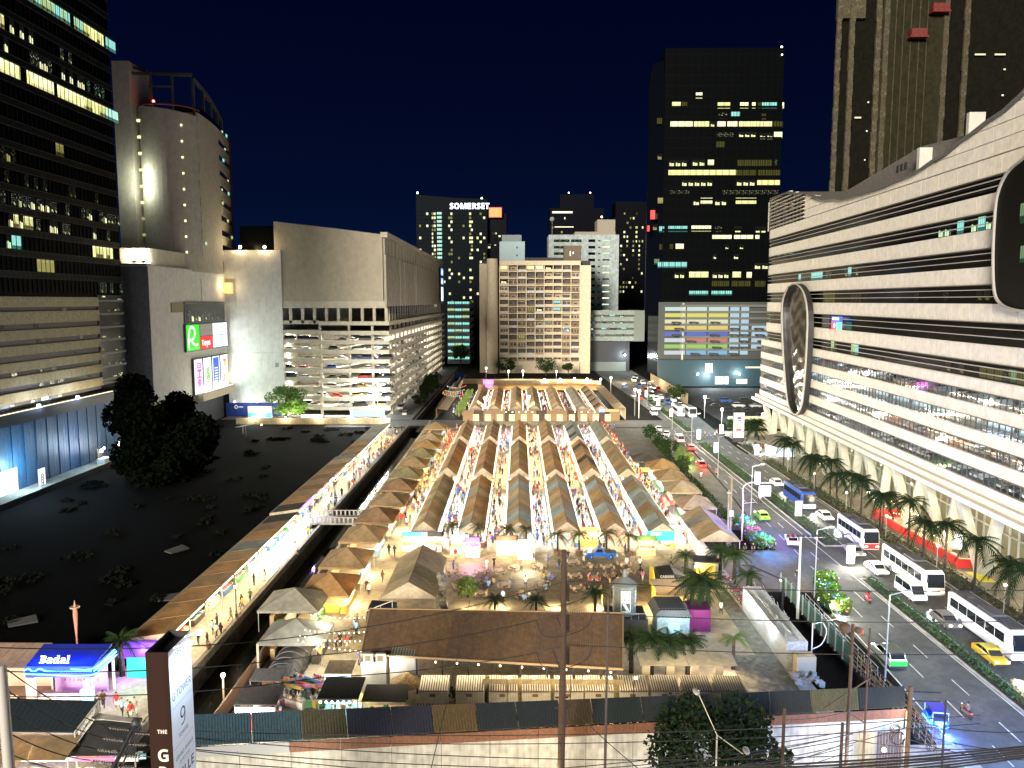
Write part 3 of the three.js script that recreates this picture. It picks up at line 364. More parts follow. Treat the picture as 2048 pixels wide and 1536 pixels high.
{ // round beige tower with a stair of small lit windows, banded wing and roof frame
  const t = site('round_tower', 'beige round tower with small lit windows, banded curved wing and roof frame', 'tower block', [-104, 49, -245]), cx = -106.7, cz = -243, r = 9.1;
  const prof = []; for (let i = 0; i <= 20; i++) { const a = Math.PI * i / 20; prof.push([cx + Math.cos(a) * r, cz + Math.sin(a) * r * 0.85]); }
  { const g = new THREE.ExtrudeGeometry(new THREE.Shape([...prof.map(([x, z]) => new THREE.Vector2(x, -z)), new THREE.Vector2(cx - r, -(cz - 14)), new THREE.Vector2(cx + r, -(cz - 14))]), { depth: 48, bevelEnabled: false }).rotateX(-Math.PI / 2).translate(0, 49, 0); const p = g.attributes.position; for (let i = 0; i < p.count; i++) if (p.getY(i) > 90) p.setY(i, 98.4 - (p.getX(i) - cx + r) / (2 * r) * 2.6); obj('round_wall', [g], mBeige2, t); }
  obj('side_pier', [bb(-121, 49, -250, -115.9, 111, -237)], mBeige2, t);
  for (let i = 0; i < 8; i++) window_(t, cx - 7.3, 93.6 - i * 4.85, cz + r * 0.85 * 0.6 + 0.05, i < 6 ? 2.0 : 2, 0.9, 7, i < 6 ? mRoom.warm : mRoom.dim);
  for (let i = 0; i < 9; i++) { const a = Math.acos(0.62); window_(t, cx + r * 0.62, 92 - i * 4.7, cz + r * 0.85 * Math.sin(a) + 0.1, 0.9, 0.75, 7, mRoom.warm); }
  pointLight(V(cx - 6.4, 73, cz + 9), Co(0.9, 1, 0.85), 90); pointLight(V(cx - 6.4, 78, cz + 9), Co(0.9, 1, 0.85), 90);
  for (const x of [-104.5, -102]) obj('floodlight', [bb(x - 0.5, 50.3, -211.4, x + 0.5, 51, -210.9)], M([0.2, 0.2, 0.18], 0.6), t); areaLight(V(-103.2, 51.4, -211.6), V(-0.14, 0.85, -1), 7, 2, Co(1, 0.93, 0.76), 26);  // floodlights added on the podium roof to brighten the round tower
  obj('parapet', [tf(new THREE.TorusGeometry(r - 0.3, 0.35, 5, 20, Math.PI), cx, 98, cz, 0, Math.PI / 2).scale(1, 1, 1)], M([0.1, 0.012, 0.02], 0.7), t); obj('warning_light', [ball(0.4, cx - 2, 99.2, cz + 6.6)], glow([1, 0.1, 0.05], 8), t); pointLight(V(cx - 2, 99.6, cz + 6.9), Co(1, 0.1, 0.1), 8);
  const curve = (i) => { const s = i / 10; return [-97.6 - 7 * s ** 1.6, -241 - 44 * s]; };
  const ring = (y0, y1, out) => { const g = []; for (let i = 0; i < 10; i++) { const [x0, z0] = curve(i), [x1, z1] = curve(i + 1); g.push(slab([V(x0 + out, y1, z0 + out), V(x1 + out, y1, z1 + out), V(x1 - 8, y1, z1), V(x0 - 8, y1, z0)], y1 - y0)); } return g; };
  for (let i = 0; i < 9; i++) { obj('wing_band', ring(54 + i * 5, 57 + i * 5, 0), mBeige2, t); obj('glass_band', ring(57 + i * 5, 59 + i * 5, -0.6), mNight, t); }
  for (let i = 0; i < 9; i++) for (let j = 0; j < 10; j++) if (chance(j > 6 ? 0.4 : 0.12)) { const [x, z] = curve(j + 0.5); window_(t, x + 0.2, 57.1 + i * 5, z, 1.6, 1.3, pick([3, 0, 4]), mRoom.cool, 1); }
  obj('wing_core', [bb(-114, 49, -290, -105.6, 99, -244)], mDark, t);
  const fr = []; for (let i = 0; i < 5; i++) { const [x, z] = curve(i * 2); fr.push(beam(V(x - 1, 96, z), V(x - 1, 107 - i * 1.2, z), 0.7, 0.7)); if (i < 4) { const [x1, z1] = curve(i * 2 + 2); fr.push(beam(V(x - 1, 107 - i * 1.2, z), V(x1 - 1, 105.8 - i * 1.2, z1), 0.9, 0.9)); } }
  obj('roof_frame', [...fr, beam(V(-104, 97, -239), V(-104, 108, -239), 0.6, 0.6), beam(V(-110, 97, -238), V(-110, 108, -238), 0.6, 0.6), beam(V(-116, 108, -239), V(-98, 107.5, -239), 0.8, 0.8), beam(V(-111, 104, -238.5), V(-104, 104, -238.5), 0.4, 0.4), beam(V(-118, 110.5, -240), V(-112, 109, -240), 0.6, 1)], M([0.05, 0.048, 0.04], 0.7), t);
}
{ // shopping block below it with the lit billboards on the side that looks across the lot
  const t = site('shopping_block', 'pale shopping block with lit billboards on its side wall behind the dark tree', 'building', [-108, 0, -236]);
  obj('wall', [bb(-118, 9, -264, -100, 49.6, -209)], mGreyWall, t); obj('ground_floor', [bb(-118, 0, -264, -102, 9, -211)], mDark, t); obj('roof', [bb(-117, 49.62, -262, -101, 50.2, -211), bb(-112, 50, -240, -101.5, 54.5, -214)], mBeige2, t);
  tag(obj('corner_pier', [cyl(3.2, 3.2, 49, -112.5, 0, -209, 16), bb(-112.5, 0, -209.4, -100, 49.3, -208.8)], M([0.1, 0.095, 0.085], 0.85, { tex: 'stain', rep: 0.1 }), t), 'dark grey end wall facing the viewer');
  obj('window_frame', [bb(-100, 32.6, -261.8, -99.5, 39.8, -230.4)], M([0.12, 0.12, 0.11], 0.5), t); obj('window', [bb(-99.55, 33.4, -261, -99.4, 39, -231.2)], M([0.05, 0.055, 0.05], 0.2), t);
  for (let i = 0; i < 11; i++) window_(t, -99.42, 33.8, -233 - i * 2.5, 2, R(2.4, 3.6), pick([2, 6, 3, 2]), i > 6 ? mRoom.dim : mRoom.pale, 1);
  obj('wall_lamp', [bb(-97.6, 11.6, -261, -97.4, 11.8, -237)], glow([0.9, 1, 0.9], 1.5), t); areaLight(V(-97.2, 11.95, -249), V(-0.5, 1, 0), 0.4, 26, Co(0.92, 0.95, 0.8), 34);
  obj('vent', [bb(-100, 36.7, -230, -99.7, 39.4, -222)], M([0.2, 0.17, 0.1], 0.8), t); obj('panel', [bb(-100, 40, -251, -99.8, 46.8, -244)], white(0.6), t);
  obj('bracket', [bb(-100, 9, -262, -97.4, 11.6, -236)], M([0.32, 0.26, 0.18], 0.8), t);
  const side = (n, lab, z0, z1, y0, y1, k, w, h, draw, lk, grp) => { const b = site(n, lab, 'billboard', [-99.6, (y0 + y1) / 2, (z0 + z1) / 2], grp); obj('frame', [bb(-99.95, y0 - 0.25, z1 - 0.25, -99.3, y1 + 0.25, z0 + 0.25)], M([0.05, 0.05, 0.05], 0.5), b); const m = obj('panel', [tf(panelGeo(z0 - z1, y1 - y0), 0, 0, 0, Math.PI / 2)], screenMat(w, h, k, draw), b, true); put(m, -99.25, (y0 + y1) / 2, (z0 + z1) / 2); if (lk) areaLight(V(-99.1, (y0 + y1) / 2, (z0 + z1) / 2), V(1, 0, 0), z0 - z1, y1 - y0, Co(...lk[0]), lk[1]); };
  side('green_billboard', 'green billboard with a big white curling letter beside the red panel', -230, -239.5, 24.9, 32.8, 1.1, 128, 160, (x, w, h) => { x.fillStyle = '#1fc20f'; x.fillRect(0, 0, w, h); x.strokeStyle = '#eaffe4'; x.lineWidth = 15; x.beginPath(); x.moveTo(20, 150); x.quadraticCurveTo(15, 20, 50, 14); x.quadraticCurveTo(95, 20, 78, 70); x.quadraticCurveTo(68, 96, 30, 92); x.moveTo(46, 92); x.quadraticCurveTo(66, 138, 112, 124); x.stroke(); x.fillStyle = '#62e85a'; x.fillRect(10, 140, w - 20, 12); }, [[0.5, 1, 0.45], 0.8]);
  side('red_billboard', 'red Tops billboard under a grey panel beside the green billboard', -240, -249.5, 24.9, 32.8, 1.1, 160, 160, (x, w, h) => { x.fillStyle = '#6d665c'; x.fillRect(0, 0, w, 76); x.fillStyle = '#57514a'; x.fillRect(0, 38, w, 3); x.fillStyle = '#e51a14'; x.fillRect(0, 80, w, 80); x.fillStyle = '#fff'; x.font = 'bold 52px sans-serif'; x.fillText('Tops', 16, 138); }, [[1, 0.5, 0.45], 0.6]);
  side('white_billboard', 'white billboard of pale shop panels next to the wall corner', -250, -262.4, 24.9, 32.8, 1.05, 160, 128, (x, w, h) => { x.fillStyle = '#e8f4ff'; x.fillRect(0, 0, w, h); ['#cfe6c0', '#f7ffff', '#c9dcf5', '#f5e9ef', '#dfeaff', '#f4ffff', '#b9d0e8', '#e6f2ff'].forEach((c, i) => { x.fillStyle = c; x.fillRect((i % 4) * 40 + 2, i < 4 ? 2 : 66, 34, 58); x.fillStyle = '#9bb0c4'; x.fillRect((i % 4) * 40 + 10, (i < 4 ? 2 : 66) + 18, 18, 3); x.fillRect((i % 4) * 40 + 8, (i < 4 ? 2 : 66) + 30, 22, 2); }); x.fillStyle = '#3d4a8c'; x.fillRect(0, 62, w, 3); x.fillRect(78, 0, 3, 62); }, [[0.85, 0.95, 1], 1.5]);
  const ban = [['pink', '#f5d4f0', '#d819a8'], ['pale green', '#eaf7ea', '#5cc42a'], ['blue', '#dfe9fb', '#1b45b8'], ['orange', '#fff0e6', '#e0642c']];
  ban.forEach(([n, bg, fg], i) => side('banner', n + ' tall lit banner, one of four under the square billboards', -234.6 - i * 7, -240.6 - i * 7, 11.2 - i * 0.6, 22, 1.15, 96, 192, (x, w, h) => { x.fillStyle = bg; x.fillRect(0, 0, w, h); x.fillStyle = fg; if (i === 0) { x.fillRect(30, 20, 52, 30); x.fillStyle = bg; x.fillRect(38, 27, 36, 6); x.fillRect(38, 38, 36, 5); x.fillStyle = fg; x.fillRect(32, 56, 50, 14); x.fillRect(50, 70, 14, 26); x.fillRect(30, 96, 52, 10); x.beginPath(); x.arc(56, 132, 24, 0, 7); x.fill(); } else if (i === 1) { for (let k = 0; k < 9; k++) { x.beginPath(); x.arc(R(30, 70), R(56, 110), R(8, 14), 0, 7); x.fill(); } x.fillStyle = '#e6c33c'; x.fillRect(26, 126, 46, 34); } else if (i === 2) { x.fillRect(10, 6, 76, 150); x.fillStyle = '#dfe9fb'; for (let k = 0; k < 5; k++) x.fillRect(26, 58 + k * 14, 44, 6); x.font = 'bold 34px sans-serif'; x.fillText('82', 28, 150); } else { for (let k = 0; k < 12; k++) { x.fillStyle = pick(['#e0642c', '#f0a033', '#c93b60', '#f6cf5a']); x.beginPath(); x.arc(R(22, 74), R(20, 150), R(6, 15), 0, 7); x.fill(); } } }, [[0.75, 1, 0.95], 2.6], 'four tall lit banners on the wall'));
}
{ // blank grey wall that closes the corner, blue hoarding at its foot, lamps on its top
  const t = site('blank_wall_block', 'blank grey panelled wall between the billboards and the car park', 'building', [-91, 0, -270]);
  for (let i = 0; i < 5; i++) for (let j = 0; j < 6; j++) obj('wall_panel', [bb(-100 + i * 3.88, 5 + j * 8.7, -264.5, -96.15 + i * 3.88, 13.66 + j * 8.7, -263.9)], mGreyWall, t);
  obj('core', [bb(-100, 0, -290, -80.8, 57, -264.5)], mGreyWall, t); obj('roof_box', [bb(-97, 57, -300, -82, 66, -272)], mNight, t);
  obj('vent', [bb(-83.6, 17.4, -263.9, -82.4, 18.8, -263.8)], mConc, t);
  for (const x of [-94.3, -86]) { obj('roof_lamp', [ball(0.55, x, 58.2, -264)], glow([1, 0.86, 0.5], 9), t); pointLight(V(x, 58.6, -262.8), WARM, 90, 0.5); }
  { const l = obj('lamp_box', [bb(-100.2, 42.6, -263.8, -97.2, 46.2, -262)], screenMat(96, 96, 1.3, (x, w, h) => { x.fillStyle = '#f0b45c'; x.fillRect(0, 0, w, h); x.fillStyle = '#fff6da'; x.fillRect(18, 44, 60, 24); x.fillStyle = '#c9873a'; x.fillRect(30, 10, 10, 26); x.fillRect(60, 14, 12, 20); }), t); pointLight(V(-98, 45, -260.5), WARM, 40); }
  const hb = site('hoarding', 'blue hoarding along the foot of the grey wall', 'hoarding', [-90, 0, -263]); obj('board', Array.from({ length: 10 }, (_, i) => bb(-101 + i * 2.1, 0.3, -263.4, -98.94 + i * 2.1, 5, -263.1)), M([0.01, 0.035, 0.23], 0.6, { tex: 'stain', rep: 0.2 }), hb); obj('emblem', [tf(new THREE.TorusGeometry(0.5, 0.2, 6, 14), -97.4, 3.6, -263), bb(-96.6, 3.4, -263.1, -95, 3.8, -263)], white(0.6), hb); for (const x of [-97.8, -90, -84]) obj('lamp', [ball(0.28, x, 5.4, -262.9)], glow([0.9, 0.95, 1], 8), hb); pointLight(V(-93, 6, -260), COOL, 40, 0.4);
}
const cars = {}; // filled below: shared shapes of parked cars
for (const [k, s] of [['sedan', 'sedan'], ['suv', 'suv'], ['van', 'van']]) { const [L, w, side, glass, roof] = SIDE[s], F = -Math.PI / 2; cars[k] = [geo([tf(prism(side, w), 0, 0, 0, F), ...[[0.7, 1.4], [-0.7, 1.4], [0.7, -1.4], [-0.7, -1.4]].map(([x, z]) => tf(new THREE.CylinderGeometry(0.33, 0.33, 0.25, 8), x, 0.3, z, 0, 0, Math.PI / 2))]), geo([tf(prism(glass, w - 0.25), 0, 0, 0, F)]), geo([tf(prism([[roof[0], glass[1][1]], [roof[0] + 0.1, glass[2][1] + 0.06], [roof[1], glass[2][1] + 0.06], [roof[1] + 0.1, glass[2][1] - 0.05]], w - 0.3), 0, 0, 0, F)])]; cars[k].forEach((g) => g.userData.done = true); }
const CARCOL = { white: [0.7, 0.7, 0.68], silver: [0.4, 0.4, 0.4], black: [0.02, 0.02, 0.02], grey: [0.12, 0.12, 0.13], red: [0.4, 0.02, 0.02], blue: [0.03, 0.07, 0.25], green: [0.05, 0.3, 0.06], gold: [0.45, 0.33, 0.15] };
function parked(kind, color, pos, turn, label, group) { const t = thing('parked_car', label, 'car', pos, turn, group); obj('body', cars[kind][0], paint(CARCOL[color]), t); obj('window', cars[kind][1], mGlassCar, t); obj('roof', cars[kind][2], paint(CARCOL[color]), t); return t; }
{ // open car park: decks behind parapets, a plain box over them
  const t = site('car_park', 'beige open car park of eight decks under a plain windowless box', 'car park', [-64, 0, -360]), mDeck = M([0.5, 0.46, 0.37], 0.8, { tex: 'stain', rep: 0.12 });
  const top = [[-82.8, 40], [-46, 40], [-46, 62.4], [-60, 64.2], [-82.8, 66.8]];
  obj('upper_wall', [prism(top, 0.6).translate(0, 0, -264.6)], mBeige, t); obj('upper_box', [bb(-82, 40, -462, -45.4, 61.5, -265)], mBeige2, t);
  obj('side_wall', [bb(-45.4, 38.2, -462, -44.8, 55.5, -263.9)], M([0.38, 0.34, 0.27], 0.8, { tex: 'stain', rep: 0.05 }), t); obj('roof_edge', [bb(-46.6, 61.5, -462, -44.2, 63.2, -264)], mBeige2, t);
  for (let i = 0; i < 24; i++) obj('roof_post', [bb(-45.6, 55.5, -272 - i * 8, -45, 61.5, -271.2 - i * 8)], mBeige2, t);
  obj('loggia', [bb(-46.5, 55.5, -460, -46, 61.5, -266)], mOpening, t); for (const z of [-292, -304, -334, -338]) obj('pilaster', [bb(-44.8, 38.2, z - 2, -44.5, 55.5, z)], white(0.5), t);
  obj('lintel', [bb(-82.8, 37.6, -265.4, -45, 40, -264.2)], mBeige2, t);
  for (let i = 0; i < 10; i++) obj('column', [bb(-82.5 + i * 4.1, 32.4, -264.9, -81.5 + i * 4.1, 37.6, -264.1)], mBeige2, t);
  for (let i = 0; i < 30; i++) obj('column', [bb(-45.6, 32.4, -266 - i * 6.4, -45.1, 38.2, -265.5 - i * 6.4)], mBeige2, t);
  obj('back_wall', [bb(-81, 0, -462, -76, 38, -282), bb(-82.8, 0, -284, -62, 38, -281)], mDeck, t);
  for (let i = 0; i < 10; i++) { const y = i * 3.25;
    obj('deck', [bb(-82.8, y + 2.9, -462, -44.6, y + 3.2, -264.4)], mDeck, t);
    obj('parapet', [bb(-82.8, y + 2.85, -264.4, -68, y + 4.15, -264.1)], mBeige2, t); obj('parapet', [bb(-67.96, y + 2.5, -263.2, -44, y + 3.85, -262.9)], mBeige2, t); obj('parapet', [bb(-44.3, y + 2.5, -462, -44, y + 3.85, -263.2)], mBeige2, t);
    if (i < 9) { const yy = y + 2.85; for (const [x, z, w, d] of [[-75.5, -270, 12, 0.5], [-57, -268, 22, 0.5]]) { obj('ceiling_lamp', [bb(x - w / 2, yy - 0.02, z - 0.1, x + w / 2, yy + 0.06, z + 0.1)], glow([1, 0.93, 0.75], 2), t); areaLight(V(x, yy - 0.06, z), V(0, -1, 0), w, d, Co(1, 0.93, 0.78), 60); }
      obj('ceiling_lamp', [bb(-49, yy - 0.02, -455, -48.8, yy + 0.06, -270)], glow([1, 0.95, 0.85], 1.6), t); areaLight(V(-48.9, yy - 0.06, -362), V(0, -1, 0), 0.5, 185, Co(1, 0.93, 0.8), 26); }
  }
  obj('pier', [...[-68, -58, -50].map((x) => bb(x - 0.4, 0, -265, x + 0.4, 32, -264.2)), ...Array.from({ length: 18 }, (_, i) => bb(-45.3, 0, -272 - i * 10.5, -44.6, 32, -271.2 - i * 10.5))], mDeck, t);
  obj('shop_front', [bb(-58, 0.2, -263.4, -46, 3, -263.2)], glow([0.62, 0.82, 0.85], 0.7), t); obj('ramp', [0, 1, 2, 3].map((i) => slab([V(-66, 3.4 + i * 6.5, -266), V(-66, 3.4 + i * 6.5, -272), V(-54, 5.6 + i * 6.5, -272), V(-54, 5.6 + i * 6.5, -266)], 0.25)), mDeck, t);
  const kinds = ['sedan', 'suv', 'sedan', 'van'], cols = ['white', 'black', 'grey', 'silver', 'white', 'black', 'gold', 'red', 'blue'];
  for (let i = 0; i < 9; i++) { const y = i * 3.25 - 0.05 + (i ? 0 : 0.1);
    for (let x = -80; x < -45; x += R(3.2, 7)) if (i && !(x > -68.5 && x < -66) && chance(0.75)) { const c = pick(cols); parked(pick(kinds), c, [x, y, -267.4], Math.PI / 2 * pick([1, -1]), `${c} car parked on deck ${i} behind the front parapet of the car park`, 'cars on the front decks'); }
    for (let z = -272; z > -380; z -= R(2.7, 4.2)) if (i && i < 8 && chance(0.72)) { const c = pick(cols.slice(0, 6)); parked(pick(kinds), c, [-47.4, y, z], Math.PI / 2, `${c} car nosed up to the side parapet of the car park, deck ${i}`, 'cars on the side decks'); } }
  { const s = site('side_screen', 'blue-white lit advertising panels at the far end of the car park', 'screen', [-44, 45, -440]); for (const [y0, y1, c] of [[40, 48, '#dfe8ff'], [49.5, 53, '#8fb4ff'], [54.5, 58.5, '#7da6ff']]) { const m = obj('panel', [tf(panelGeo(12, y1 - y0), 0, 0, 0, Math.PI / 2)], screenMat(64, 64, 1.1, (x, w, h) => { x.fillStyle = c; x.fillRect(0, 0, w, h); x.fillStyle = '#d43a4a'; if (y0 < 41) x.fillRect(26, 8, 10, 30); x.fillStyle = '#fff'; x.fillRect(8, 20, 12, 34); x.fillRect(42, 14, 16, 38); }), s, true); put(m, -43.6, (y0 + y1) / 2, -446); } obj('frame', [bb(-44, 39.4, -452.6, -43.7, 59, -439.5)], mDark, s); }
}
{ // green-lit low office beyond the car park, tree before it
  const t = site('low_office', 'low office with pale green lit floors beyond the car park', 'building', [-36, 0, -500]); for (let i = 0; i < 9; i++) { obj('floor_band', [bb(-44, 1 + i * 4.3, -520, -30, 3.4 + i * 4.3, -480)], M([0.3, 0.36, 0.33], 0.7), t); for (let j = 0; j < 3; j++) window_(t, -41.6 + j * 4.6, 3.45 + i * 4.3, -480.4, 4.3, 1.8, pick([4, 4, 0]), mRoom.cool); } obj('core', [bb(-43.5, 0, -519, -30.5, 40, -481)], mNight, t);
}
{ // slab of flats in the middle: a grid of recessed balconies between two blank ends
  const t = site('apartment_block', 'cream slab of flats with a grid of recessed balconies, lit from the front', 'apartment block', [9, 0, -436]), x0 = -10.2, x1 = 34.2, z = -428, cw = (x1 - x0) / 9, rows = 14, y0 = 6.4, rh = 3.83;
  obj('end_wall', [bb(34.4, 0, -446, 40, 59.5, -427)], mCream, t); obj('end_wall', [bb(-21.4, 0, -446, -17, 60.5, -430)], mCream, t); obj('stair_pillar', [cyl(3, 3, 63, -14.1, 0, -427, 20)], mCream, t); obj('core', [bb(-17, 0, -446, 34.4, 59.5, -432)], M([0.3, 0.25, 0.18], 0.8), t); obj('link', [bb(-11.4, 0, -434, -10.2, 60, -430.5)], M([0.06, 0.05, 0.04], 0.8), t);
  obj('parapet', [bb(x0, 59.6, -430, x1 + 0.2, 62, -427.6)], mCream, t); obj('base', [bb(x0, 0, -432, x1, 6.3, -427.8)], mCream, t); obj('roof', [bb(-20, 60, -445, 40, 62.2, -431), bb(4, 62, -443, 30, 64, -434)], mDark, t); obj('stair_house', [bb(25.5, 62, -440, 35, 70.5, -432)], M([0.1, 0.08, 0.055], 0.8), t); obj('antenna_light', [bb(28.8, 65, -431.9, 29.1, 67.4, -431.8), bb(30.4, 66, -431.9, 30.7, 67, -431.8)], glow([1, 0.95, 0.8], 3), t);
  for (let i = 0; i <= 9; i++) obj('pier', [bb(x0 + i * cw - 0.22, 6.3, -430, x0 + i * cw + 0.22, 59.6, -427.9)], mCream, t);
  for (let j = 0; j <= rows; j++) obj('floor_slab', [bb(x0, y0 + j * rh - 0.3 - (j === 1 ? 1.2 : 0), -431.8, x1, y0 + j * rh + 0.12, -427.95)], mCream, t);
  const dk = M([0.03, 0.02, 0.016], 0.5), bk = [M([0.27, 0.21, 0.13], 0.8), M([0.15, 0.11, 0.07], 0.8), M([0.36, 0.29, 0.2], 0.8), M([0.08, 0.055, 0.04], 0.8)], wins = [[[0.5, 1, 0.9], [1.9, 1, 0.9], [3.3, 1, 0.9]], [[0.4, 0.9, 3.6]], [[1, 1, 1], [2.7, 1, 1.2]], [[0.5, 1, 1.6], [2.8, 1, 1.4]], [[1.6, 0.4, 1.6]]];  // balcony back walls darkened to carry the shade of their recesses
  for (let i = 0; i < 9; i++) for (let j = 0; j < rows; j++) { const X = x0 + i * cw + 0.22, Y = y0 + j * rh + 0.12, black = chance(0.12);
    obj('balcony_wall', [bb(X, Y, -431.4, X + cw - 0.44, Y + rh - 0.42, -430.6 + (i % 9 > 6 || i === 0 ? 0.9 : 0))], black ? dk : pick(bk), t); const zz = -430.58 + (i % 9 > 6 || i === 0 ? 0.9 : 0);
    if (!black) obj('window', pick(wins).map(([a, b, c]) => bb(X + a, Y + b, zz, X + a + c, Y + b + 1.5, zz + 0.05)), dk, t);
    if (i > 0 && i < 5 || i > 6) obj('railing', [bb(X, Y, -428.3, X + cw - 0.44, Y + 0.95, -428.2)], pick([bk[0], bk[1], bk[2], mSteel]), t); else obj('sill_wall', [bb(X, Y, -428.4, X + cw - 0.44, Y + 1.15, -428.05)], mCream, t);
    const k = [[0, 13, 1], [4, 13, 7], [3, 13, 1], [5, 13, 3], [6, 8, 4], [6, 7, 4], [3, 7, 5], [4, 7, 3], [0, 11, 3], [2, 3, 5], [5, 5, 5], [7, 4, 5]].find(([a, b]) => a === i && b === j); if (k) window_(t, X + 2.2, Y + 1.2, -430.4 + (i > 6 || i === 0 ? 0.9 : 0), 3.8, 1.9, k[2], k[2] === 4 ? mRoom.cool : mRoom.warm); }
  for (let j = 0; j < 15; j++) obj('stair_slot', [bb(-17, 4 + j * 3.83, -430.2, -16.7, 5 + j * 3.83, -429.9)], dk, t);
}
{ // hotel tower behind the flats
  const t = site('hotel_tower', 'dark blue hotel tower with scattered lit windows and a white rooftop sign', 'tower block', [-42, 0, -576]), z = -560;
  obj('wall', [bb(-73, 0, -590, -22, 104, -560.6), prism([[-73, 104], [-22, 104], [-22, 112.4], [-48, 113.4], [-73, 115.6]], 28).translate(0, 0, -575)], M([0.0012, 0.003, 0.0045], 0.5, { specularIntensity: 0.05 }), t); obj('side_wing', [bb(-22, 0, -592, -8.4, 103, -566)], mNavy, t);
  const fl = []; for (let i = 0; i < 26; i++) fl.push(103.6 - i * 2.9 * 0.98); obj('floor_line', fl.map((y) => bb(-73, y, -560.6, -22, y + 0.25, -560.3)), M([0.004, 0.0045, 0.01], 0.7, { specularIntensity: 0.05 }), t);
  const C = [160, 215, 275, 355, 390, 540, 620, 655, 770, 845, 950, 975, 1065, 1115, 1170], pr = [0.3, 0.1, 0.25, 0.5, 0.7, 0.2, 0.6, 0.7, 0.2, 0.35, 0.6, 0.6, 0.15, 0.25, 0.35];
  for (let i = 0; i < 24; i++) { const y = fl[i] - 2.4; C.forEach((c, k) => { if (chance(pr[k] * (i > 11 ? 0.5 : 1))) window_(t, -73 + (c - 100) / 1120 * 51, y, -560.5, [3, 5].includes(k) ? 0.9 : 1.4, 1.7, pick([7, 1, 7, 5]), pick([mRoom.warm, mRoom.pale])); }); if (i < 12) window_(t, -73 + 365 / 1120 * 51, y, -560.5, 3.5, 2, 4, mRoom.pale); }
  for (let i = 0; i < 28; i++) window_(t, R(-21, -9.5), pick([86, 88, 80, 78, 66, 63, 60, 58]), -565.9, R(0.8, 3), 1.3, pick([3, 7, 2]), mRoom.pale);
  obj('rooftop_sign', [textGeo('SOMERSET', 4.1, 0.5).translate(-34.6, 105.4, -560.2)], glow([0.8, 0.85, 1], 2.6), t); obj('warning_light', [ball(0.7, -72, 117, -562), ball(0.7, -26, 113, -562)], glow([1, 1, 1], 5), t);
  const s = site('red_screen', 'glowing red rooftop screen at the right end of the hotel sign', 'screen', [-16, 103, -561]); obj('frame', [bb(-21, 99.5, -563, -11.6, 106.8, -562)], M([0.2, 0.01, 0.01], 0.5), s); obj('panel', [bb(-20.6, 100, -562, -12, 106.2, -561.5)], glow([1, 0.2, 0.035], 1.5), s); areaLight(V(-16.3, 103, -561.2), V(0, 0, 1), 8.6, 6.2, Co(1, 0.12, 0.06), 12);
}
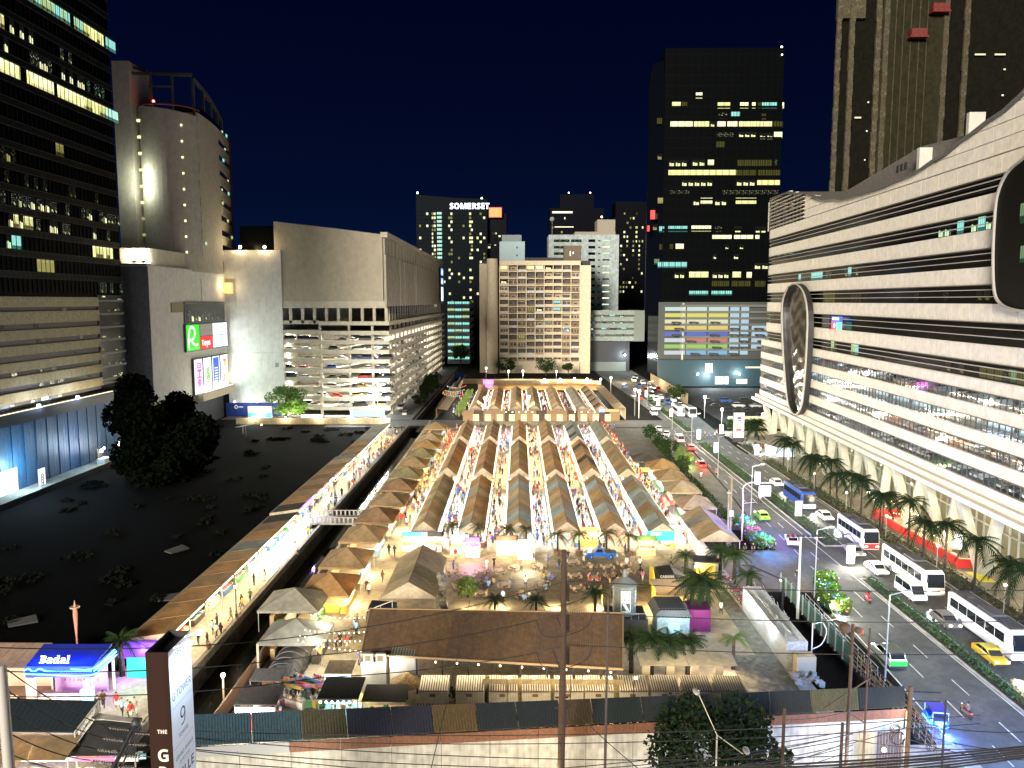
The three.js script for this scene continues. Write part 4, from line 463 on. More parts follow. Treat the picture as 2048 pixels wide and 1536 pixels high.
{ // towers standing far behind
  const far = (name, label, x0, x1, h, z, mat, n) => { const t = site(name, label, 'tower block', [(x0 + x1) / 2, 0, z - 12]); obj('wall', [bb(x0, 0, z - 25, x1, h, z)], mat, t); const fl = []; for (let y = 6; y < h - 3; y += 3.6) fl.push(bb(x0, y, z, x1, y + 0.3, z + 0.2)); obj('floor_line', fl, M([0.0025, 0.003, 0.005], 0.7, { specularIntensity: 0.05 }), t); for (let i = 0; i < n; i++) window_(t, x0 + Math.round(R(0.06, 0.94) * (x1 - x0) / 2.4) * 2.4, 7 + Math.floor(R(0.35, 0.97) * (h - 10) / 3.6) * 3.6, z + 0.05, R(0.9, 1.6), 1.7, pick([7, 5, 1]), pick([mRoom.warm, mRoom.pale, mRoom.dim])); return t; };
  const a = far('stepped_tower', 'dark stepped tower with a lit crown behind the white office', 25, 68, 113, -620, mNavy, 8); obj('crown', [bb(33, 113, -640, 60, 124, -622)], mNavy, a); obj('crown_lamp', [bb(27, 109, -619.8, 43, 110.4, -619.5), bb(29, 98, -619.8, 44, 98.6, -619.5)], glow([1, 0.88, 0.6], 1.1), a); obj('warning_light', [ball(0.6, 40, 125, -621), ball(0.6, 57, 125, -621), ball(0.8, 66, 106, -619)], glow([1, 0.6, 0.4], 4), a);
  far('flats_tower', 'narrow dark tower with a column of lit windows left of the black tower', 77, 101, 118, -620, M([0.0016, 0.002, 0.0035], 0.5, { specularIntensity: 0.05 }), 60);
  far('back_block', 'dark low block peeping over the roof between round tower and car park', -118, -84, 60, -330, mNight, 4);
  far('slim_tower', 'black slim tower behind the wavy roof of the striped mall', 186, 215, 112, -520, mNight, 8);
  const t = site('white_office', 'white office slab with strip windows behind the flats', 'office building', [40, 0, -490]); obj('wall', [bb(18.8, 0, -505, 62, 80.5, -480)], M([0.36, 0.42, 0.42], 0.7, { tex: 'stain', rep: 0.05 }), t); obj('roof_house', [bb(49, 80.5, -500, 60, 90, -484), bb(35, 80.5, -500, 60, 82.4, -482)], M([0.2, 0.18, 0.14], 0.8), t); obj('dish', [ball(1.6, 21, 90, -482), cyl(0.15, 0.15, 9, 21, 80.5, -482, 5)], mConc, t);
  for (let i = 0; i < 16; i++) { const y = 76 - i * 3.9; for (const [a, w] of [[22, 9.6], [32.5, 6.5]]) if (i < 3) window_(t, a + w / 2, y, -479.95, w, 1.6, 2, mRoom.cool); obj('window', [bb(43.2, y, -480, 47.4, y + 1.6, -479.9), bb(49.2, y + 0.4, -480, 50.6, y + 1.1, -479.9)], mNight, t); if (i !== 3 && i !== 6) window_(t, 54.2, y + 0.5, -479.95, 4.2, 0.8, 7, i % 2 ? mRoom.pale : mRoom.cool); else obj('window', [bb(52, y + 0.5, -480, 56.3, y + 1.3, -479.9)], mNight, t); }
  const w = site('white_block', 'small pale rooftop block peeping above the flats', 'building', [-3.4, 0, -470]); obj('wall', [bb(-11, 0, -480, 4, 75, -462)], M([0.3, 0.4, 0.42], 0.7), w); obj('water_tank', [bb(-9.6, 75, -476, 2, 79, -464)], M([0.15, 0.18, 0.2], 0.6), w); obj('window', [bb(-1, 71, -462, -0.2, 72, -461.9), bb(-1, 66.4, -462, -0.2, 67.4, -461.9)], mDark, w);
  const p = site('parking_block', 'grey parking block with long openings between the flats and the black tower', 'car park', [56, 0, -448]); obj('wall', [bb(40.5, 17, -470, 72, 34.4, -441)], M([0.06, 0.065, 0.06], 0.8), p); for (let i = 0; i < 5; i++) { obj('parapet', [bb(40.4, 17.4 + i * 3.7, -441, 72, 19.9 + i * 3.7, -440)], M([0.26, 0.3, 0.27], 0.75, { tex: 'stain', rep: 0.1 }), p); if (i < 4) for (let j = 0; j < 4; j++) window_(p, 43 + j * 5.6 + R(-1, 1), 20 + i * 3.7, -440.8, R(1.5, 4.6), 1.1, pick([2, 4, 3]), i < 1 ? mRoom.dim : mRoom.cool); } obj('stair_wall', [bb(66, 17.2, -470, 72, 34.6, -439.5)], M([0.13, 0.15, 0.13], 0.8), p); obj('hall', [bb(40.5, 0, -470, 64, 17, -442)], M([0.006, 0.007, 0.012], 0.5), p); obj('gate_band', [bb(42, 0, -441.6, 62, 5.2, -441.2)], M([0.1, 0.12, 0.11], 0.7), p); pointLight(V(61, 9, -436), COOL, 220, 0.4); obj('flood_lamp', [ball(0.5, 61, 9.4, -439)], glow([0.85, 1, 0.95], 10), p);
}
{ // black office tower: lit strips on its floors, car park with coloured walls at its foot
  const t = site('black_tower', 'tall black glass office tower with lit strips of windows and a coloured car park', 'office tower', [93, 0, -385]), z = -365, fh = 4.62;
  obj('wall', [bb(67, 33, -410, 121, 154.4, z), bb(69, 0, -410, 121, 33, z - 4)], mNight, t); obj('chamfer', [prism([[0, 33], [3, 33], [3, 150], [0, 140]], 9).rotateY(Math.PI / 4).translate(64, 0, -368)], mNavy, t);
  const ln = []; for (let y = 36; y < 153; y += fh) ln.push(bb(67, y - 0.5, z, 121.05, y + 0.5, z + 0.12)); obj('spandrel', ln, M([0.0012, 0.0016, 0.0016], 0.4, { specularIntensity: 0.06 }), t); const mu = []; for (let x = 67.5; x < 121; x += 3) mu.push(bb(x - 0.06, 33, z, x + 0.06, 154, z + 0.16)); obj('mullion', mu, M([0.002, 0.0024, 0.0024], 0.5, { specularIntensity: 0.05 }), t); obj('warning_light', [ball(0.5, 120, 155, -366), ball(0.4, 119.6, 151, -364)], glow([1, 0.95, 0.9], 3), t);
  const z5 = [1040, 1085, 437, 7, 880, 940, 500, 1, 945, 985, 500, 5, 1185, 1270, 503, 1, 1335, 1392, 503, 7, 1415, 1440, 503, 7, 1455, 1475, 503, 5, 1480, 1585, 503, 4, 1617, 1630, 503, 7, 1275, 1335, 566, 4, 1190, 1255, 572, 2, 1480, 1510, 578, 5, 870, 1020, 630, 7, 1027, 1130, 630, 1, 1135, 1170, 630, 3, 1182, 1240, 630, 7, 1250, 1320, 630, 7, 1328, 1468, 630, 1, 1470, 1550, 630, 1, 1558, 1622, 630, 5, 1325, 1445, 700, 3, 1465, 1560, 708, 3, 1562, 1618, 700, 7, 1180, 1295, 704, 2, 1175, 1235, 764, 5, 860, 985, 888, 3, 1015, 1105, 885, 3, 1120, 1162, 882, 7, 1318, 1550, 887, 5, 1565, 1585, 884, 2, 857, 1310, 948, 1, 1310, 1445, 950, 5, 1455, 1605, 950, 5, 945, 1155, 1020, 3, 1310, 1440, 1018, 3, 1450, 1602, 1014, 1, 862, 1005, 1075, 2, 1215, 1595, 1078, 2, 1020, 1070, 1148, 3, 1072, 1152, 1140, 7, 1165, 1250, 1148, 3, 1307, 1445, 1140, 1, 795, 830, 1330, 4, 855, 985, 1328, 4, 1010, 1143, 1325, 7, 1165, 1220, 1330, 2, 1297, 1350, 1330, 3, 1437, 1512, 1332, 3, 1150, 1280, 1388, 7, 1295, 1425, 1388, 7, 1437, 1467, 1388, 7, 795, 820, 1448, 5, 865, 890, 1448, 5, 905, 960, 1446, 7, 1235, 1262, 1453, 3, 1330, 1362, 1453, 3, 1155, 1180, 1515, 3, 1290, 1330, 1515, 3];
  const z6 = [860, 1075, 255, 4, 1565, 1675, 262, 3, 980, 1060, 328, 3, 1090, 1232, 325, 1, 1258, 1385, 328, 3, 1405, 1470, 325, 1, 1510, 1550, 328, 7, 1255, 1385, 390, 5, 1400, 1542, 390, 5, 1570, 1650, 392, 5, 1090, 1230, 455, 4, 1252, 1405, 455, 4];
  const strip = (a, sc, oy) => { for (let i = 0; i < a.length; i += 4) { const A = AT(1080 + a[i] / sc, oy + a[i + 2] / sc, -z), B = AT(1080 + a[i + 1] / sc, oy + a[i + 2] / sc, -z), n = Math.max(1, Math.round((B.x - A.x) / 3)), w = (B.x - A.x) / n; for (let k = 0; k < n; k++) window_(t, A.x + (k + 0.5) * w, A.y - 1.4, z + 0.05, w - 0.12, 2.7, a[i + 3], a[i + 3] === 4 ? mRoom.cool : a[i + 3] === 5 ? mRoom.dim : pick([mRoom.warm, mRoom.pale])); } };
  strip(z5, 3.339, 60); strip(z6, 3.657, 460);
  for (const [x, y, c] of [[65, 121, 5], [65.4, 105, 3], [66, 85, 7], [64, 78, 5], [64, 73, 3], [65, 57, 4]]) window_(t, x, y, -364.2 + (67 - x) * -0.6, 2.4, 2.6, c, mRoom.dim, 0);
  const s = site('red_sign', 'small red vertical sign on the corner of the black tower', 'sign', [62, 80, -362]); obj('panel', [bb(61, 77.5, -362, 63, 81.5, -361), bb(59.6, 72, -362, 60.6, 74.6, -361)], glow([1, 0.03, 0.03], 1), s);
  obj('podium', [bb(66, 12.5, -364, 121, 39.5, z + 1.2)], M([0.03, 0.035, 0.033], 0.6), t); obj('podium_pillar', [bb(77, 12, -363.6, 77.8, 39, -362.6)], white(0.4), t);
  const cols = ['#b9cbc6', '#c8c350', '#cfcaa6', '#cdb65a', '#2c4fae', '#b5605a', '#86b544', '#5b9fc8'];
  for (let j = 0; j < 8; j++) { const y = 37.3 - j * 2.93 - 1; [[910, 1060], [1070, 1215], [1228, 1370], [1385, 1450], [1465, 1520], [1545, 1660]].forEach(([a, b], i) => { const A = AT(1080 + a / 3.657, 620, 365), B = AT(1080 + b / 3.657, 620, 365); if (i > 4 && (j < 3 || j > 6)) return; const m = obj('bay', [bb(A.x, y - 0.9, -363.4, B.x, y + 0.9, -363)], glow(i > 2 ? '#9fbccc' : chance(i ? 0.85 : 0.4) ? cols[j] : '#b4c0c2', 0.7), t); if (j > 1 && chance(0.6)) { const x = R(A.x + 2, B.x - 2); obj('car_shape', cars.sedan[0], mDark, t); put(t.children[t.children.length - 1], x, y - 1, -361.6, Math.PI / 2); } }); obj('parapet', [bb(76, y + 0.95, -362.9, 121, y + 2.0, -362.5)], M([0.09, 0.095, 0.085], 0.8), t); }  // coloured bay walls glow by themselves in place of lamps inside
  obj('shop_wall', [bb(66, 0, -363.5, 121, 12.4, -362)], M([0.008, 0.03, 0.04], 0.5), t); for (const [x0, x1, y0, y1] of [[88.2, 91.6, 6.4, 10.8], [93, 97, 1, 4.6], [97.4, 99.2, 1, 4.6], [103, 108, 1.2, 3.4]]) obj('shop_window', [bb(x0, y0, -362, x1, y1, -361.8)], glow([0.95, 0.97, 0.9], 1.3), t); obj('shop_sign', [bb(107, 8.6, -362, 114, 9.3, -361.8)], glow([0.9, 0.95, 0.5], 1), t); obj('wall_lamp', [ball(0.5, 84.5, 5.8, -361), ball(0.5, 104, 5.8, -361)], glow([0.9, 1, 0.95], 9), t); pointLight(V(90, 5, -356), COOL, 320, 0.5); pointLight(V(104, 6, -358), COOL, 160, 0.5);
}
{ // concrete condominium tower under construction, behind the striped mall
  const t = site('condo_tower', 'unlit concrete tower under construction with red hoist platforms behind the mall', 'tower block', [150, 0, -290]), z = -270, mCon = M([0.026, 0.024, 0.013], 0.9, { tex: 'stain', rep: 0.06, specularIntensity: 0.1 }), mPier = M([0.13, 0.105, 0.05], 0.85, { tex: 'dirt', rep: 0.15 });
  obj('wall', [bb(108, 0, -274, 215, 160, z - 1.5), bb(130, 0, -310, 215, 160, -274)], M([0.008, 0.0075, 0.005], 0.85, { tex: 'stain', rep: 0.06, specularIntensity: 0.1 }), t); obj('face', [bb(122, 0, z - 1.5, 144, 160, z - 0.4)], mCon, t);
  const pier = (x, w) => { const g = []; for (let y = 45; y < 160; y += 4) g.push(bx(w + (Math.round(y / 4) % 2 ? 0.25 : 0), 4, 1, x + R(-0.1, 0.1), y, z)); obj('pier', g, mPier, t); };
  [107.4, 111.8, 120.6, 123.2, 143, 150].forEach((x, i) => pier(x, i === 0 ? 1.4 : 1.6)); for (const x of [126.5, 129, 131.6, 134.4, 137]) obj('joint_strip', [bb(x - 0.09, 40, z - 0.5, x + 0.09, 160, z - 0.15)], mPier, t);
  obj('balcony_wall', [bb(107, 134, z - 2, 116, 141, z + 0.3)], mPier, t); obj('net', [bb(106.6, 141, z - 2, 117, 146, z + 0.6)], M([0.25, 0.02, 0.015], 0.8, { tex: 'dirt', rep: 0.4 }), t);
  for (const [x, y] of [[133.2, 127.6], [140, 135.6]]) obj('hoist_platform', [bb(x - 2.6, y, z + 0.2, x + 2.6, y + 2.4, z + 2.4), bb(x - 3, y - 0.5, z, x + 3, y, z + 2.8)], M([0.3, 0.015, 0.012], 0.7, { tex: 'dirt', rep: 0.5 }), t); 
  for (const [px, py, w] of [[1719, 235, 2.2], [1965, 108, 3.6], [2005, 108, 3.6], [1740, 204, 0.5], [1737, 262, 0.5], [2014, 138, 0.7], [2010, 190, 0.7], [1733, 320, 0.4]]) { const p = AT(px, py, 269); window_(t, p.x, p.y, z - 0.3, w, 0.5, 7, mRoom.pale); }
}
// ---------------------------------------------------------------- striped mall along the right
{
  const t = site('striped_mall', 'long white striped mall with wavy roof line on slanted columns beside the road', 'shopping mall', [88, 0, -165]), X = 73, ZN = -98, ZF = -226, TURN = -0.047, first = scene.children.length, mallT = new THREE.Matrix4().makeTranslation(85.2, 0, -165).multiply(new THREE.Matrix4().makeRotationY(TURN)).multiply(new THREE.Matrix4().makeTranslation(-88, 0, 165)), inv = mallT.clone().invert(), eye = V(0, EYE, 0).applyMatrix4(inv), hit = (px, py, X0) => { const d = V(...rayTo(px, py)).transformDirection(inv), k = (X0 - eye.x) / d.x; return [eye.y + k * d.y, eye.z + k * d.z]; };
  const mBand = M([0.78, 0.72, 0.6], 0.6, { tex: 'soft', rep: 0.09 }), mFin = M([0.36, 0.33, 0.27], 0.5), mG = M([0.008, 0.008, 0.006], 0.12, { specularIntensity: 0.5 });
  const arc = (y0, y1, r, zf, w) => { const g = []; for (let i = 0; i < 6; i++) { const a = i * 0.2618, b = a + 0.2618, p = (q, k) => V(X + 9 - Math.cos(q) * k, 0, zf - Math.sin(q) * k); const [A, B, C, D] = [p(a, r), p(b, r), p(b, r - w), p(a, r - w)]; for (const q of [A, B, C, D]) q.y = y1; g.push(slab([A, B, C, D], y1 - y0)); } return g; };
  const upper = [[57.8, 60.4], [52.8, 55.3], [47.6, 50.2], [42.4, 44.9], [37, 39.6], [31.2, 33.7]], lower = [[26.8, 28.6], [23.0, 24.8], [19.2, 21.0], [15.4, 17.2], [10.7, 13.3]];
  for (const [a, b] of [...upper, ...lower]) { const zf = b < 30 ? ZF - 5 : ZF; for (let z = ZN; z > zf; z -= 6) { const z1 = Math.max(zf, z - 6); obj('cladding_panel', [bb(X, a, z1 + 0.05, X + 0.6, b, z - 0.05)], mBand, t); } obj('corner_panel', arc(a, b, 9, zf, 0.6), mBand, t); obj('coping', [bb(X - 0.12, a - 0.14, zf, X + 0.5, a, ZN), ...arc(a - 0.14, a, 9.12, zf, 0.6)], M([0.1, 0.085, 0.065], 0.6), t); }
  const gl = [[60.4, 61.6], [55.3, 57.8], [50.2, 52.8], [44.9, 47.6], [39.6, 42.4], [33.7, 37], [28.6, 31.2]];
  for (const [a, b] of gl) { obj('glass_band', [bb(X + 0.7, a, ZF, X + 0.9, b, ZN), ...arc(a, b, 8.3, ZF, 0.2)], mG, t); for (const f of b - a > 2 ? [0.36, 0.72] : []) { const y = a + (b - a) * f; obj('fin', [bb(X - 0.05, y - 0.06, ZF, X + 0.25, y + 0.06, ZN), ...arc(y - 0.06, y + 0.06, 9, ZF, 0.3)], mFin, t); } }
  const Z = (px) => hit(px, 602, X)[1];
  const lit = (px0, px1, a, b, cells, m, p = 1) => { for (let z = Z(px0); z < Z(px1); z += 2) if (chance(p)) window_(t, X + 0.66, a, z + 1, 1.85, b - a, pick(cells), m, 1); };
  lit(1860, 1985, 50.4, 52.4, [4, 3], mRoom.cool, 0.9); lit(1590, 1650, 45.1, 47, [4, 2], mRoom.cool, 0.8); lit(1680, 1705, 45.2, 47.2, [4, 6], mRoom.cool, 0.9); lit(1640, 1662, 39.7, 42, [5], mRoom.dim, 1); lit(1695, 1715, 39.8, 41.6, [5, 2], mRoom.dim, 0.9); lit(1790, 1990, 40, 41.6, [6, 5, 2], mRoom.dim, 0.35); lit(2000, 2048, 28.8, 30.6, [4, 5], mRoom.dim, 0.9); lit(1660, 1712, 28.8, 31, [4, 0, 2], mRoom.cool, 0.75); lit(1890, 2040, 28.8, 30.4, [2, 6, 5], mRoom.dim, 0.5); lit(1548, 1580, 52.6, 54, [3, 6], mRoom.cool, 0.5);
  { const s = site('video_screen', 'small bright blue and pink video screen behind the mall glass', 'screen', [72.6, 35, -178]); const z = Z(1678); put(obj('panel', [tf(panelGeo(6.6, 2.9), 0, 0, 0, -Math.PI / 2)], screenMat(96, 48, 1.2, (x, w, h) => { x.fillStyle = '#3157d8'; x.fillRect(0, 0, w, 20); x.fillStyle = '#dff4ff'; x.fillRect(8, 4, 60, 10); x.fillStyle = '#e2485c'; x.fillRect(0, 20, 44, 28); x.fillStyle = '#f3e6f0'; x.beginPath(); x.arc(28, 34, 10, 0, 7); x.fill(); x.fillStyle = '#66d6c0'; x.fillRect(46, 20, 50, 28); }), s, true), X - 0.3, 35.2, z); }
  // parking storeys behind grids of panes
  const lev = [[13.3, 15.4], [17.2, 19.2], [21, 23], [24.8, 26.8]], paneG = geo(bx(0.03, 2.0, 2.9)), mul = []; paneG.userData.done = true;
  lev.forEach(([a, b], li) => { obj('floor', [bb(X + 0.6, a - 0.3, ZF - 8, 95, a, ZN)], mConc, t); obj('back_wall', [bb(84, a, ZF - 4, 84.4, b + 0.1, ZN)], M([0.35, 0.42, 0.45], 0.8, { tex: 'stain', rep: 0.2 }), t);
    for (let z = ZN - 1.5; z > ZF - 4; z -= 3) { put(obj('pane', paneG, mPane, t), X + 0.3, a + 0.02, z); mul.push(bb(X + 0.24, a, z + 1.42, X + 0.4, b, z + 1.58), bb(X + 0.24, a, z - 0.05, X + 0.36, b, z + 0.05)); } mul.push(bb(X + 0.24, (a + b) / 2 - 0.04, ZF - 4, X + 0.38, (a + b) / 2 + 0.04, ZN)); for (let z = -102; z > ZF; z -= 8.4) obj('column', [bb(77.6, a, z - 0.3, 78.2, b, z + 0.3)], mConc, t);
    obj('ceiling_lamp', [bb(79.4, b - 0.08, ZF, 79.6, b, ZN)], glow([0.8, 0.95, 1], 3), t); areaLight(V(79.5, b - 0.1, (ZN + ZF) / 2), V(0, -1, 0), 0.4, 126, Co(0.5, 0.8, 1), 22);
    for (let z = -101; z > -222; z -= R(2.7, li === 2 ? 12 : 4)) if (chance(li === 2 ? 0.25 : 0.72)) { const c = pick(['white', 'white', 'black', 'silver', 'grey', 'black', 'white', 'silver', 'red']); parked(pick(['sedan', 'suv']), c, [76.2, a, z], -Math.PI / 2, `${c} car parked behind the window grid of the mall, parking storey ${li + 1}`, 'cars on the parking storeys of the mall'); } });
  tag(obj('mullion', mul, M([0.03, 0.035, 0.04], 0.5), t), null, null, null, 'stuff');
  obj('core', [bb(84.5, 10.5, ZF - 6, 106, 61, -60), bb(X + 1, 27, ZF, 85, 61, ZN)], M([0.01, 0.01, 0.009], 0.5, { specularIntensity: 0.1 }), t); obj('near_wing', [bb(X + 1, 10.5, ZN, 106, 64, -60)], mBand, t);
  obj('soffit', [bb(71.6, 10.0, ZF - 10, 106, 10.6, -60)], M([0.3, 0.28, 0.24], 0.6), t); obj('fascia', [bb(71.2, 10.2, ZF - 8, 73, 11.0, -60), bb(72.2, 11.0, ZF - 8, 73, 11.9, -60)], mBand, t); obj('corner_wing', [bb(75, 10.6, ZF - 13, 84, 27, ZF - 5)], M([0.1, 0.09, 0.08], 0.7), t);
  // crown with the wavy top
  const prof = [[-98, 70], [-111, 66.2], [-118.6, 64.9], [-127, 63.2], [-137, 62], [-151, 61.6], [-169, 61.9], [-178, 63.2], [-201, 67.5], [-212, 69], [-228, 69.3]], hgt = (z) => { for (let i = 0; i < prof.length - 1; i++) if (z <= prof[i][0] && z >= prof[i + 1][0]) { const k = (prof[i][0] - z) / (prof[i][0] - prof[i + 1][0]), s = k * k * (3 - 2 * k); return prof[i][1] + (prof[i + 1][1] - prof[i][1]) * s; } return 69; };
  for (let z = ZN; z > -196; z -= 4.9) for (let y = 60.6; y < hgt(z - 2.4) - 0.05; y += 2.1) { const top = (q) => Math.min(y + 1.98, hgt(q)); if (top(z) - y < 0.15 && top(z - 4.9) - y < 0.15) continue; obj('crown_panel', [prism([[z - 4.8, y], [z, y], [z, Math.max(y + 0.05, top(z))], [z - 4.8, Math.max(y + 0.05, top(z - 4.8))]].map(([u, v]) => [-u, v]), 0.6).rotateY(Math.PI / 2).translate(X + 0.3, 0, 0)], mBand, t); }
  for (let i = 0; i < 9; i++) { const y = 60.9 + i * 0.98; if (y < 69.2) { const z0 = prof.findIndex(([, h]) => h < y) >= 0 ? -178 - Math.max(0, (y - 63.2) / (67.5 - 63.2)) * 23 : -196; obj('louvre', [bb(X - 0.4, y, ZF, X + 0.4, y + 0.28, Math.min(-196, z0)), ...arc(y, y + 0.28, 9.4, ZF, 0.8)], mFin, t); } }
  const rib = []; for (let z = -198; z > -234; z -= 3) rib.push(bb(X + 0.4, 60.4, z, X + 0.7, hgt(Math.max(z, -226)) - 0.5, z + 0.3)); obj('louvre_rib', rib, mFin, t);
  const cap = []; for (let z = ZN; z > -226; z -= 4) cap.push(slab([V(X - 0.6, hgt(z) + 0.1, z), V(X + 14, hgt(z) + 0.1, z), V(X + 14, hgt(z - 4) + 0.1, z - 4), V(X - 0.6, hgt(z - 4) + 0.1, z - 4)], 0.4)); obj('roof', cap, M([0.1, 0.09, 0.075], 0.7), t);
  obj('plant_wall', [prism([[118, 62], [176, 62], [176, 64.5], [141, 67.4], [118, 65.5]], 0.5).rotateY(Math.PI / 2).translate(X + 3, 0, 0)], M([0.2, 0.18, 0.16], 0.8, { tex: 'stain', rep: 0.2 }), t); obj('roof_blade', [bb(X + 0.6, 61, -137.6, X + 3, 66.4, -136.6)], white(0.5), t); obj('roof_blade', [bb(X + 0.6, 63, -121.6, X + 3, 68.6, -120.8)], white(0.5), t); obj('vent', [0, 1, 2].map((i) => bb(X + 2.6, 64.4, -147 - i * 1.7, X + 2.75, 65.6, -146 - i * 1.7)), mDark, t);
  // two rounded frames standing out of the stripes
  const outline = (pts, X0) => pts.map(([px, py]) => { const [y, z] = hit(px, py, X0); return new THREE.Vector2(-z, y); });
  const ringGeo = (pts, s, w, X0) => { const c = pts.reduce((a, p) => a.add(p), new THREE.Vector2()).divideScalar(pts.length), sh = new THREE.Shape(), sp = new THREE.SplineCurve([...pts, pts[0]]).getPoints(50); sh.setFromPoints(sp); sh.holes.push(new THREE.Path(sp.map((p) => new THREE.Vector2(c.x + (p.x - c.x) * s[0], c.y + (p.y - c.y) * s[1])).reverse())); return new THREE.ExtrudeGeometry(sh, { depth: w, bevelEnabled: false }).rotateY(Math.PI / 2).translate(X0, 0, 0); };
  const spoon = outline([[1575, 573], [1588, 567], [1601, 574], [1611, 598], [1615, 640], [1612, 720], [1607, 785], [1602, 815], [1592, 830], [1581, 822], [1573, 795], [1566, 720], [1562, 640], [1564, 600]], 71.2);
  obj('oval_frame', [ringGeo(spoon, [0.94, 0.984], 0.3, 71.1)], M([0.3, 0.28, 0.24], 0.5), t); obj('oval_rim', [ringGeo(spoon, [0.95, 0.986], 1.3, 71.4)], M([0.015, 0.014, 0.012], 0.4), t);
  { const poly = new THREE.SplineCurve([...spoon, spoon[0]]).getPoints(90), lo = Math.min(...poly.map((p) => p.y)), hi = Math.max(...poly.map((p) => p.y)), NR = 80, NC = 14, pos = [], idx = [];
    for (let r = 0; r <= NR; r++) { const v = lo + 0.1 + (hi - lo - 0.2) * r / NR, xs = []; for (let k = 0; k < poly.length; k++) { const a = poly[k], b = poly[(k + 1) % poly.length]; if ((a.y - v) * (b.y - v) < 0) xs.push(a.x + (b.x - a.x) * (v - a.y) / (b.y - a.y)); } const u0 = Math.min(...xs), u1 = Math.max(...xs); for (let c = 0; c <= NC; c++) { const u = u0 + (u1 - u0) * c / NC; pos.push(72.4 + 0.09 * Math.sin(v * 1.5 + 1.1 * Math.sin(u * 0.8)) * Math.cos(u * 0.7 + v * 0.25), v, -u); if (r < NR && c < NC) { const q = r * (NC + 1) + c; idx.push(q, q + NC + 1, q + 1, q + 1, q + NC + 1, q + NC + 2); } } }
    const g = new THREE.BufferGeometry(); g.setAttribute('position', new THREE.Float32BufferAttribute(pos, 3)); g.setAttribute('uv', new THREE.Float32BufferAttribute(new Float32Array(pos.length / 3 * 2), 2)); g.setIndex(idx); g.computeVertexNormals(); obj('mirror_panel', [g], M([0.05, 0.048, 0.04], 0.12, { metalness: 0.6, side: THREE.DoubleSide }), t, true); }
  const big = [[2048, 318], [2018, 345], [1999, 388], [1993, 440], [1990, 510], [1992, 580], [2004, 608], [2034, 621], [2090, 626], [2300, 640], [2330, 450], [2300, 200], [2120, 262]], bo = outline(big, 72.4);
  obj('rounded_frame', [ringGeo(bo, [0.975, 0.975], 0.8, 71.9)], M([0.32, 0.3, 0.26], 0.5), t); obj('rounded_recess', [new THREE.ExtrudeGeometry(new THREE.Shape(new THREE.SplineCurve([...bo, bo[0]]).getPoints(40)), { depth: 0.4, bevelEnabled: false }).rotateY(Math.PI / 2).translate(72.2, 0, 0)], M([0.006, 0.006, 0.004], 0.4, { specularIntensity: 0.1 }), t); for (const [px, py] of [[2044, 440], [2044, 525], [2045, 446]]) { const [y, z] = hit(px, py, 72); window_(t, 72.1, y, z, 1.4, 2.2, 4, mRoom.dim, 1); }
  // slanted columns and the lobby behind them
  const mCol = M([0.46, 0.46, 0.38], 0.6, { tex: 'soft', rep: 0.1 }), foot = [-110, -121, -133, -146, -160, -175, -190, -205, -220];
  foot.forEach((z, i) => { for (const s of [-1, 1]) obj('slanted_column', [beam(V(74, 0, z + s * 0.4), V(73, 10.2, z + s * 5.2), 1.5, 0.9)], mCol, t); });
  obj('lobby_glass', [bb(82, 0, ZF - 8, 82.2, 10, -60)], M([0.1, 0.1, 0.06], 0.4), t); const lm = []; for (let z = -62; z > ZF - 6; z -= 2.4) lm.push(bb(81.7, 0, z - 0.08, 82.0, 10, z + 0.08)); lm.push(bb(81.7, 3.4, ZF, 82, 3.6, -60), bb(81.7, 6.8, ZF, 82, 7, -60)); obj('lobby_mullion', lm, mSteel, t);
  for (let i = 0; i < 9; i++) { const z = -100 - i * 14.5; obj('uplight', [bb(76.3, 0.02, z - 0.3, 76.9, 0.25, z + 0.3)], glow([0.8, 1, 0.75], 5), t); pointLight(V(77.2, 0.8, z), Co(0.85, 1, 0.72), 16, 0.3); obj('lobby_lamp', Array.from({ length: 9 }, (_, k) => ball(0.14, 79 + k % 3, R(5, 9), z + R(-2.5, 2.5), 5)), glow([1, 0.85, 0.5], 4), t); pointLight(V(79.6, 7, z + 5), WARM, 36, 0.4); }
  for (const o of [t, ...scene.children.slice(first)]) { if (o.userData.inMall) continue; o.userData.inMall = 1; o.position.applyMatrix4(mallT); o.rotateOnWorldAxis(V(0, 1, 0), TURN); }
}
// ---------------------------------------------------------------- market tents
const canvasC = { tan: [0.37, 0.27, 0.15], orange: [0.42, 0.27, 0.12], sand: [0.44, 0.35, 0.22], olive: [0.3, 0.26, 0.14], slate: [0.27, 0.28, 0.25], blue: [0.32, 0.38, 0.38], brown: [0.3, 0.2, 0.11], dark: [0.08, 0.075, 0.06], grey: [0.34, 0.33, 0.28] };
const canvasM = (k) => M(canvasC[k].map((v) => v * 1.3), 1, { tex: 'cloth', rep: 0.14, transmission: 0.36, thickness: 0, specularIntensity: 0.1 });
const mGable = M([0.6, 0.5, 0.36], 0.95, { tex: 'cloth', rep: 0.2, transmission: 0.3, thickness: 0, specularIntensity: 0.1 }), mRope = M([0.12, 0.09, 0.05], 0.9);
const goodsC = [[0.55, 0.08, 0.05], [0.6, 0.42, 0.08], [0.7, 0.66, 0.6], [0.07, 0.18, 0.4], [0.1, 0.32, 0.12], [0.5, 0.16, 0.35], [0.45, 0.25, 0.1], [0.06, 0.05, 0.05], [0.75, 0.72, 0.68], [0.3, 0.5, 0.6]].map((c) => M(c, 0.7));
function goodsGeo(w, n, y, d, hmax, tall) { const g = []; for (let i = 0; i < n; i++) { const s = R(0.12, 0.32); g.push(bx(s, R(0.1, hmax), s * R(0.7, 1.2), R(-w / 2, w / 2), y, R(-d, d), R(0, 1))); } return geo(g); }
